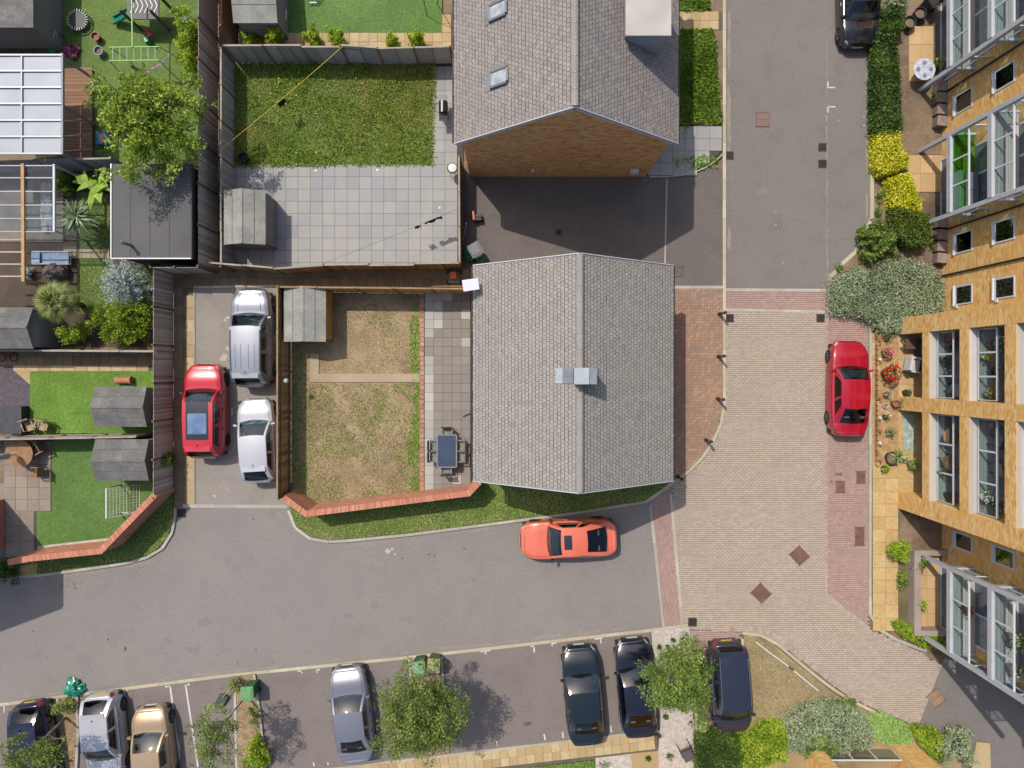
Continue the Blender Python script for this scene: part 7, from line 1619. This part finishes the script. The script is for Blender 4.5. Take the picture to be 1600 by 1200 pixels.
# ------------------------------------------------------------------ flower garden and balconies on the right
M_TERRA = mat('pot_terracotta', C(188, 112, 78), C(168, 98, 68), 3, speck=.1); M_POTW = mat('pot_white', C(216, 214, 208), rough=.5); M_POTD = mat('pot_dark', C(74, 72, 70), rough=.7); M_POTG = mat('pot_grey', C(140, 138, 134), rough=.7)
FLR = mat('petal_red', C(214, 30, 34), rough=.6); FLP = mat('petal_pink', C(222, 70, 130), rough=.6); FLW = mat('petal_white', C(232, 230, 220), rough=.6)
def pot_plant(label, x, y, r, h, mp, ml, z=.09, flower=None, n=90, ls=.09, fs=.07, nf=40, hp=None, group=None, name='potted_plant'):
    """x, y photo place; z height of what it stands on"""
    p = W(x, y, z); t = thing(name, label, 'potted plant', p, group=group); hp = hp or r*1.1
    b = MB(); b.lathe([(r*.5, 0), (r*.66, hp), (r*.72, hp), (r*.72, hp+.03), (r*.6, hp+.03), (r*.55, hp*.8)], n=12); b.build('pot', mp, t, local=True)
    q = sph(n)*(RNG.random(n)**.4)[:, None]*np.array((r, r, h*.5)); q[:, 2] += hp+h*.4
    V, F, rr = leaf_arrays(q, ls, 1.6, .5); o = place('foliage', fast_mesh('foliage', V, F, rr), ml, t); o['kind'] = 'stuff'
    if flower is not None:
        q = sph(nf); q[:, 2] = np.abs(q[:, 2]); q = q*np.array((r, r, h*.55)); q[:, 2] += hp+h*.4; V, F, rr = leaf_arrays(q, fs, 1.1, .3); o = place('flowers', fast_mesh('flowers', V, F, rr), flower, t); o['kind'] = 'stuff'
    return t
pot_plant('large bright red geranium in the gravel garden', 1382, 583, .42, .5, M_TERRA, LM3, .08, FLR, 160, .11, .12, 95)
pot_plant('pink red flowering pot at the top of the gravel garden', 1380, 550, .24, .4, M_TERRA, LM3, .08, FLP, 80, .09, .09, 36)
pot_plant('small white flowering pot below the red geranium', 1382, 616, .2, .3, M_POTG, LMG, .08, FLW, 60, .08, .06, 18)
pot_plant('small dark pot with white flowers in the middle of the gravel garden', 1381, 650, .18, .28, M_POTD, LM3, .08, FLW, 50, .08, .06, 12)
pot_plant('leafy grey pot in the lower gravel garden', 1386, 674, .22, .35, M_POTG, LM3, .08, None, 80)
pot_plant('green fern spilling by the kerb end of the gravel garden', 1379, 731, .22, .2, M_POTD, LML, .07, None, 90)
pot_plant('bushy yellowish plant at the corner of the brick bay', 1420, 724, .3, .45, M_POTG, LML, .09, None, 110)
pot_plant('leafy plant in a terracotta pot on the middle brick pier foot', 1405, 631, .26, .4, M_TERRA, LM3, .09, None, 100)
pot_plant('dark leaved pot beside the white garden chair', 1412, 613, .2, .35, M_POTD, LMD, .09, None, 70)
pot_plant('potted shrub in the shade at the top of the gravel garden', 1382, 527, .2, .4, M_TERRA, LMD, .08, None, 70)
bucket('empty white ring pot in the gravel garden', 1380, 634, .12, .12, M_POTW, M_SOIL, .08, 'flower_pot', 'pot')
bucket('terracotta urn by the middle brick pier', 1393, 630, .16, .32, M_TERRA, M_SOIL, .08, 'flower_pot', 'pot')
p = W(1400, 713, .1); star_plant('agave', 'spiky agave beside the big dark ring pot', 'plant', p, .35, 46, .5, .05, leafmat('leaf_agave', [C(96, 126, 70), C(136, 160, 100), C(166, 180, 124)], .2), (.1, 1.3), .25, .05)
bucket('big dark ring pot beside the spiky agave', 1388, 714, .3, .3, M_POTD, M_SOIL, .08, 'planter', 'planter')
t = thing('timber_edging', 'low timber edging with small white topped pegs along the gravel garden', 'edging', (*XY(1366, 625), .08))
for k in range(26): b = MB(); y0 = 524+k*7.8; p = XY(1367, y0+3.9); b.obox((p[0], p[1], .2), (.09, .21, .26), random.uniform(-.05, .05)); b.build('log', M_FGOLD, t)
for k, y0 in enumerate((533, 562, 622, 652, 672, 691, 718)): b = MB(); p = XY(1368, y0); b.lathe([(.05, .30), (.09, .34), (.07, .42), (.01, .45)], (p[0], p[1], .05), 10); b.build('peg_top', M_POTW if k % 2 else M_TERRA, t)
t = thing('garden_armchair', 'white garden armchair on the ground floor patio behind the geranium', 'chair', (*XY(1417, 570), .09), R(-100)); b = MB(); b.obox((0, 0, .38), (.62, .6, .12)); b.build('seat', M_POTW, t, local=True); b = MB(); b.obox((0, -.32, .6), (.66, .12, .55)); b.build('backrest', M_POTW, t, local=True)
for s in (-1, 1): b = MB(); b.obox((s*.33, 0, .5), (.09, .62, .2)); b.build('armrest', M_POTW, t, local=True); b = MB(); b.box(s*.3-.03, -.25, 0, s*.3+.03, .25, .32); b.build('leg', M_POTW, t, local=True)
t = thing('brown_table', 'small brown table at the top of the ground floor patio', 'table', (*XY(1412, 538), .09)); b = MB(); b.obox((0, 0, .5), (.55, .5, .04)); b.build('top', mat('wood_dark', C(100, 74, 62), speck=.1), t, local=True)
for sx in (-1, 1):
    for sy in (-1, 1): b = MB(); b.box(sx*.22-.025, sy*.2-.025, 0, sx*.22+.025, sy*.2+.025, .48); b.build('leg', MATS['wood_dark'], t, local=True)
cloth('pale leaf patterned rug on the lower ground floor patio', 1417, 675, .55, 1.7, mat('rug_leaf', C(196, 210, 200), C(140, 160, 150), 5, rough=.9), 0, .1, 'rug', 'rug', .02)
cloth('dark grey patterned rug on the upper ground floor patio', 1440, 555, .9, 1.6, mat('rug_grey', C(112, 116, 124), C(84, 88, 96), 6, rough=.9), 0, .1, 'rug', 'rug', .02)
# things on the recessed balconies
def on(x, y, h): return (x, y, h)
def dchair(label, gx, gy, z, m1, rz):
    t = thing('balcony_chair', label, 'chair', (*XY(gx, gy), z), rz, 'balcony chairs'); b = MB(); b.obox((0, 0, .4), (.5, .5, .06)); b.build('seat', m1, t, local=True); b = MB(); b.obox((0, -.26, .65), (.5, .05, .5)); b.build('backrest', m1, t, local=True)
    for sx in (-1, 1):
        for sy in (-1, 1): b = MB(); b.box(sx*.2-.02, sy*.2-.02, 0, sx*.2+.02, sy*.2+.02, .38); b.build('leg', M_RATD, t, local=True)
def gpot(label, gx, gy, z, *a, **k):
    p = XY(gx, gy); x, y = p[0]/((CAMH-z)/CAMH)*SC+NX, -p[1]/((CAMH-z)/CAMH)*SC+NY
    return pot_plant(label, x, y, a[0], a[1], a[2], a[3], z, *a[4:], **k)
Z1, Z2 = 2.62, 5.28
gpot('pink flowering balcony pot behind the first floor glass of the upper bay', 1421, 535, Z1, .22, .5, M_POTD, LM3, FLP, 70)
gpot('green balcony plant by the first floor glass of the upper bay', 1427, 543, Z1, .26, .5, M_POTG, LM3, None, 90)
gpot('teal leaved balcony plant at the middle of the upper bay first floor', 1424, 584, Z1, .24, .55, M_POTG, LMB, None, 90)
gpot('dark leaved balcony plant in the upper bay first floor', 1418, 565, Z1, .24, .55, M_POTD, LMD, None, 90)
gpot('yellow flowering pot on the second floor of the upper bay', 1416, 560, Z2, .2, .45, M_POTW, LML, MATS['petal_yellow'], 60)
gpot('white flowering climber on the second floor of the upper bay', 1426, 545, Z2, .3, .9, M_POTG, LM3, FLW, 110)
gpot('pink white climber pot on the second floor of the upper bay', 1427, 580, Z2, .26, .8, M_POTG, LM3, FLP, 90)
gpot('leafy pot at the lower end of the second floor upper bay', 1420, 608, Z2, .24, .5, M_POTW, LML, None, 80)
gpot('white hydrangea on the second floor of the lower bay', 1416, 744, Z2, .3, .5, M_POTW, LM3, FLW, 90, nf=60)
gpot('white rose pot at the corner of the second floor lower bay', 1430, 752, Z2, .26, .5, M_POTG, LM3, FLW, 80)
gpot('green round pots along the glass of the first floor lower bay', 1414, 725, Z1, .2, .35, M_POTG, LM3, None, 60); gpot('leafy pot at the lower end of the first floor lower bay', 1424, 757, Z1, .24, .4, M_POTD, LM3, FLP, 80)
gpot('white flowering pot by the glass at the top of the second floor lower bay', 1430, 650, Z2, .28, .4, M_POTW, LMG, FLW, 80)
t = thing('balcony_table', 'small round wooden table on the first floor of the lower bay', 'table', (*XY(1420, 672), Z1)); b = MB(); b.lathe([(.36, .58), (.37, .60), (.02, .602)], n=20); b.build('top', M_TEAK, t, local=True); b = MB(); b.tube([(0, 0, 0), (0, 0, .58)], .03, 6); b.build('pedestal', M_RATD, t, local=True)
dchair('wooden slatted chair by the rail of the first floor lower bay', 1420, 708, Z1, M_TEAK, R(20)); dchair('grey lounge chair on the second floor of the lower bay', 1432, 672, Z2, M_RATT, R(-110)); dchair('tan slatted chair on the second floor of the lower bay', 1432, 705, Z2, M_WICK, R(-80)); dchair('white chair on the first floor of the upper bay', 1430, 606, Z1, M_POTW, R(60))
# sofa on the green turf balcony
t = thing('balcony_sofa', 'grey corner sofa on the balcony with green artificial turf', 'sofa', (*XY(1452, 330), 2.5)); M_SOFA = mat('sofa_grey', C(120, 120, 140), C(104, 104, 124), 4, rough=.9); M_SOFAL = mat('sofa_base', C(176, 172, 192), rough=.8)
p = XY(1452, 336); b = MB(); b.box(p[0]-.5, p[1]-.35, 2.5, p[0]+.45, p[1]+1.3, 2.72); b.build('base', M_SOFAL, t); b = MB(); b.box(p[0]-.3, p[1]-.3, 2.72, p[0]+.42, p[1]+.45, 2.9); b.build('cushion', M_SOFA, t); b = MB(); b.box(p[0]-.3, p[1]+.47, 2.72, p[0]+.42, p[1]+1.25, 2.9); b.build('cushion', M_SOFA, t); b = MB(); b.box(p[0]-.5, p[1]-.35, 2.72, p[0]-.33, p[1]+1.3, 3.05); b.build('backrest', M_SOFAL, t)
gpot('dark red leaved pot on the first floor southern steel balcony', 1452, 922, 2.52, .28, .5, M_POTD, leafmat('leaf_red', [C(70, 24, 30), C(110, 40, 48), C(60, 50, 34)], .2), None, 80)
gpot('leafy plant on the second floor southern steel balcony', 1452, 930, 5.18, .4, .8, M_POTG, LM3, FLW, 140); gpot('trailing plant at the end of the second floor southern steel balcony', 1455, 970, 5.18, .36, .7, M_POTG, LMG, None, 120)
# planters against the wall
for g_, ys in (('upper', (138, 156, 174, 192)), ('lower', (348, 367, 385, 403))):
    for k, y in enumerate(ys):
        t = thing('box_planter', '%s grey brown box in the %s row of four against the apartment wall' % (('topmost', 'second', 'third', 'lowest')[k], g_), 'box', (*XY(1462, y+3), .08), R(-6), 'wall boxes'); b = MB(); b.obox((0, 0, .22), (.46, .46, .44), taper=1.05); b.build('body', mat('box_wood', C(146, 128, 116), C(120, 106, 96), 4, speck=.12), t, local=True); b = MB(); b.obox((0, 0, .46), (.5, .5, .05), 0, taper=.94); b.build('lid', mat('box_lid', C(164, 146, 134), C(140, 124, 114), 4, speck=.1), t, local=True)
t = thing('mosaic_table', 'round white mosaic table on the tan slabs beside the balcony post', 'table', (*XY(1428, 120), .12)); b = MB(); b.lathe([(.5, .68), (.52, .70), (.52, .73), (.02, .732)], n=26); b.build('top', mat('mosaic', C(226, 228, 236), C(176, 184, 206), 9, rough=.4), t, local=True); b = MB(); b.tube([(0, 0, 0), (0, 0, .7)], .05, 8); b.build('pedestal', M_BDK, t, local=True)
for k in range(4): b = MB(); a = k*q90; b.lathe([(.09, .735), (.1, .75), (.02, .752)], (math.cos(a)*.3, math.sin(a)*.3, 0), 12); b.build('plate', M_LEAD, t, local=True)
pot_plant('leafy yellow plant beside the white mosaic table', 1458, 104, .26, .7, M_POTD, LML, .1, None, 90)
for x, y, l in ((1413, 42, 'round black pot nearest the road beside the top hedge'), (1429, 28, 'round black pot further from the road beside the top hedge')): bucket(l, x, y, .28, .4, M_BDK, M_SOIL, .08, 'black_pot', 'pot')
wheelie_bin('dark bin standing at the top of the tan slabs by the balcony', 1443, 15, .6, M_BDK, M_BDK, .9)
# bottom edge
t = thing('pole', 'white metal pole lying on the dry grass bed', 'pole', (*XY(1210, 1025), .1)); b = MB(); b.tube([W(1181, 1003, .14), W(1200, 1018, .2), W(1233, 1042, .16), W(1278, 1079, .13)], .04, 8); b.build('shaft', M_PLATEW, t); b = MB(); b.tube([W(1232, 1041, .17), W(1240, 1047, .17)], .05, 8); b.build('collar', M_CHROME, t)
t = thing('recliner', 'dark grey reclining chair standing on the white gravel', 'chair', (*XY(1068, 1165), .08), R(25)); b = MB(); b.obox((0, -.25, .36), (.52, .55, .06)); b.build('seat', mat('recliner_grey', C(96, 94, 100), C(80, 78, 84), 4, rough=.8), t, local=True); b = MB(); b.v = [(-.26, 0, .38), (.26, 0, .38), (.26, .42, .95), (-.26, .42, .95), (-.26, .05, .34), (.26, .05, .34), (.26, .47, .9), (-.26, .47, .9)]; b.f = [(0, 1, 2, 3), (7, 6, 5, 4), (0, 4, 5, 1), (1, 5, 6, 2), (2, 6, 7, 3), (3, 7, 4, 0)]; b.r = [.5]*6; b.build('backrest', MATS['recliner_grey'], t, local=True)
for s in (-1, 1): b = MB(); b.tube([(s*.28, -.5, 0), (s*.28, 0, .36), (s*.28, .3, 0)], .018, 6); b.build('leg', M_RATD, t, local=True)
for i, (x, y, r_) in enumerate(((1030, 1012, .1), (1052, 1000, .08), (1040, 1120, .12), (1028, 1150, .12), (1046, 1182, .2), (1012, 1186, .14), (945, 1196, .3))):
    shrub(('weed tuft on the gravel just left of the round tree top', 'weed tuft at the kerb corner of the white gravel', 'weed tuft on the gravel below the round tree', 'weed tuft on the gravel by the end of the flagstone path', 'largest weed tuft on the gravel beside the recliner', 'weed tuft at the bottom edge between gravel and tan path', 'grey leafed plant at the bottom edge of the white gravel')[i], x, y, r_*36, r_*30, .2, .07, LMD if i < 6 else LMG, 12, 16, .1, .08, name='weed_tuft', cat='plant', group='weeds on the gravel' if i < 6 else None)
# small stains and debris on the asphalt, flat and thin, each with its own outline
M_OIL = mat('oil_stain', C(88, 80, 78), C(104, 96, 92), 6, rough=.7); M_SPILL = mat('paint_spill', C(206, 200, 192), C(180, 172, 166), 6, rough=.9)
def stain(x, y, r, m, z=.0045, sx=1.0):
    n = 11; p = XY(x, y); pts = [(p[0]+math.cos(2*math.pi*k/n)*r*random.uniform(.4, 1.2)*sx, p[1]+math.sin(2*math.pi*k/n)*r*random.uniform(.4, 1.2)) for k in range(n)]
    b = MB(); b.prism(pts, z-.003, z); o = b.build('stain', m); o['kind'] = 'structure'
for x, y, r_ in ((97, 913, .05), (104, 917, .04), (116, 912, .06), (118, 919, .06), (128, 911, .05), (196, 1014, .12), (73, 1027, .06), (340, 1023, .05), (371, 1037, .05), (400, 1015, .06), (670, 866, .06), (679, 868, .05), (725, 857, .06), (629, 872, .07), (396, 811, .05), (394, 806, .04), (169, 999, .07), (52, 986, .05), (812, 1135, .0)): 
    if r_: stain(x, y, r_, M_OIL)
for x, y, r_ in ((606, 861, .14), (613, 858, .10), (617, 866, .06)): stain(x, y, r_, M_SPILL)
stain(823, 1132, .16, M_OIL, .0085, 1.3); stain(828, 1130, .1, M_OIL, .0105)
for x, y, r_ in ((335, 1055-280, .10), (356, 1051-286, .07), (345, 760, .06), (350, 560, .22), (356, 545, .12), (352, 500, .10)): stain(x, y, r_, mat('lime_stain', C(196, 188, 178), C(176, 168, 158), 8, rough=.95), .009)
for x, y in ((1310, 188), (1350, 183), (1350, 196), (1212, 330), (1212, 352), (1224, 410)): stain(x, y, .045, M_SPILL)

# pale seam along the parking side of the upper right road
b = MB(); yy = 60
while yy < 430:
    L = random.uniform(6, 26); p, q = XY(1292+random.uniform(-1, 1), yy), XY(1292+random.uniform(-1, 1), yy+L); w_ = random.uniform(.02, .06)
    b.obox(((p[0]+q[0])/2, (p[1]+q[1])/2, .003), (math.hypot(q[0]-p[0], q[1]-p[1]), w_, .003), math.atan2(q[1]-p[1], q[0]-p[0])); yy += L+random.uniform(0, 8)
b.build('road_seam', mat('seam_dust', C(168, 156, 146), C(150, 140, 132), 4, rough=.95))['kind'] = 'structure'

# dusty grit gathered along the kerbs
M_DUST = mat('kerb_grit', C(160, 150, 139), C(150, 142, 134), 3, speck=.15, sscale=14, rough=.95)
def grit(pts, n, off, seed):
    rg = random.Random(seed); P = PXL(pts)
    for i in range(n):
        f = rg.random()*(len(P)-1); k = int(f); a = Vector(P[k]); c = Vector(P[k+1]); d = (c-a).normalized(); nn = Vector((-d.y, d.x)); p = a.lerp(c, f-k)+nn*off*rg.uniform(.6, 1.3); L = rg.uniform(.25, .9); w_ = rg.uniform(.04, .12); m_ = 12
        q = [tuple(p+d*(math.cos(2*math.pi*j/m_)*L*rg.uniform(.5, 1.1))+nn*(math.sin(2*math.pi*j/m_)*w_*rg.uniform(.4, 1.2))) for j in range(m_)]
        b = MB(); b.prism(q, .0015, .0042+.0002*i/n); b.build('grit', M_DUST)['kind'] = 'structure'
grit([(20, 1097), (350, 1054), (640, 1024), (1010, 983)], 34, .16, 3); grit([(60, 902), (190, 884), (245, 870)], 8, -.14, 5); grit([(530, 850), (640, 838), (900, 804), (1000, 789)], 16, -.14, 6); grit([(1136, 20), (1136, 440)], 16, .1, 7); grit([(1356, 90), (1356, 330)], 10, -.05, 8)

M_SCUFF = mat('road_scuff', C(137, 131, 127), C(142, 136, 132), 5, speck=.12, sscale=11, rough=.9)
for x, y, r_, sx in ((302, 1016, .28, 1.5), (318, 972, .3, 1.6), (585, 947, .2, 1.3), (545, 963, .16, 1.6), (262, 1000, .16, 1.4), (742, 905, .2, 1.8), (1190, 300, .22, 1.2)): stain(x, y, r_, M_SCUFF, .0049, sx)
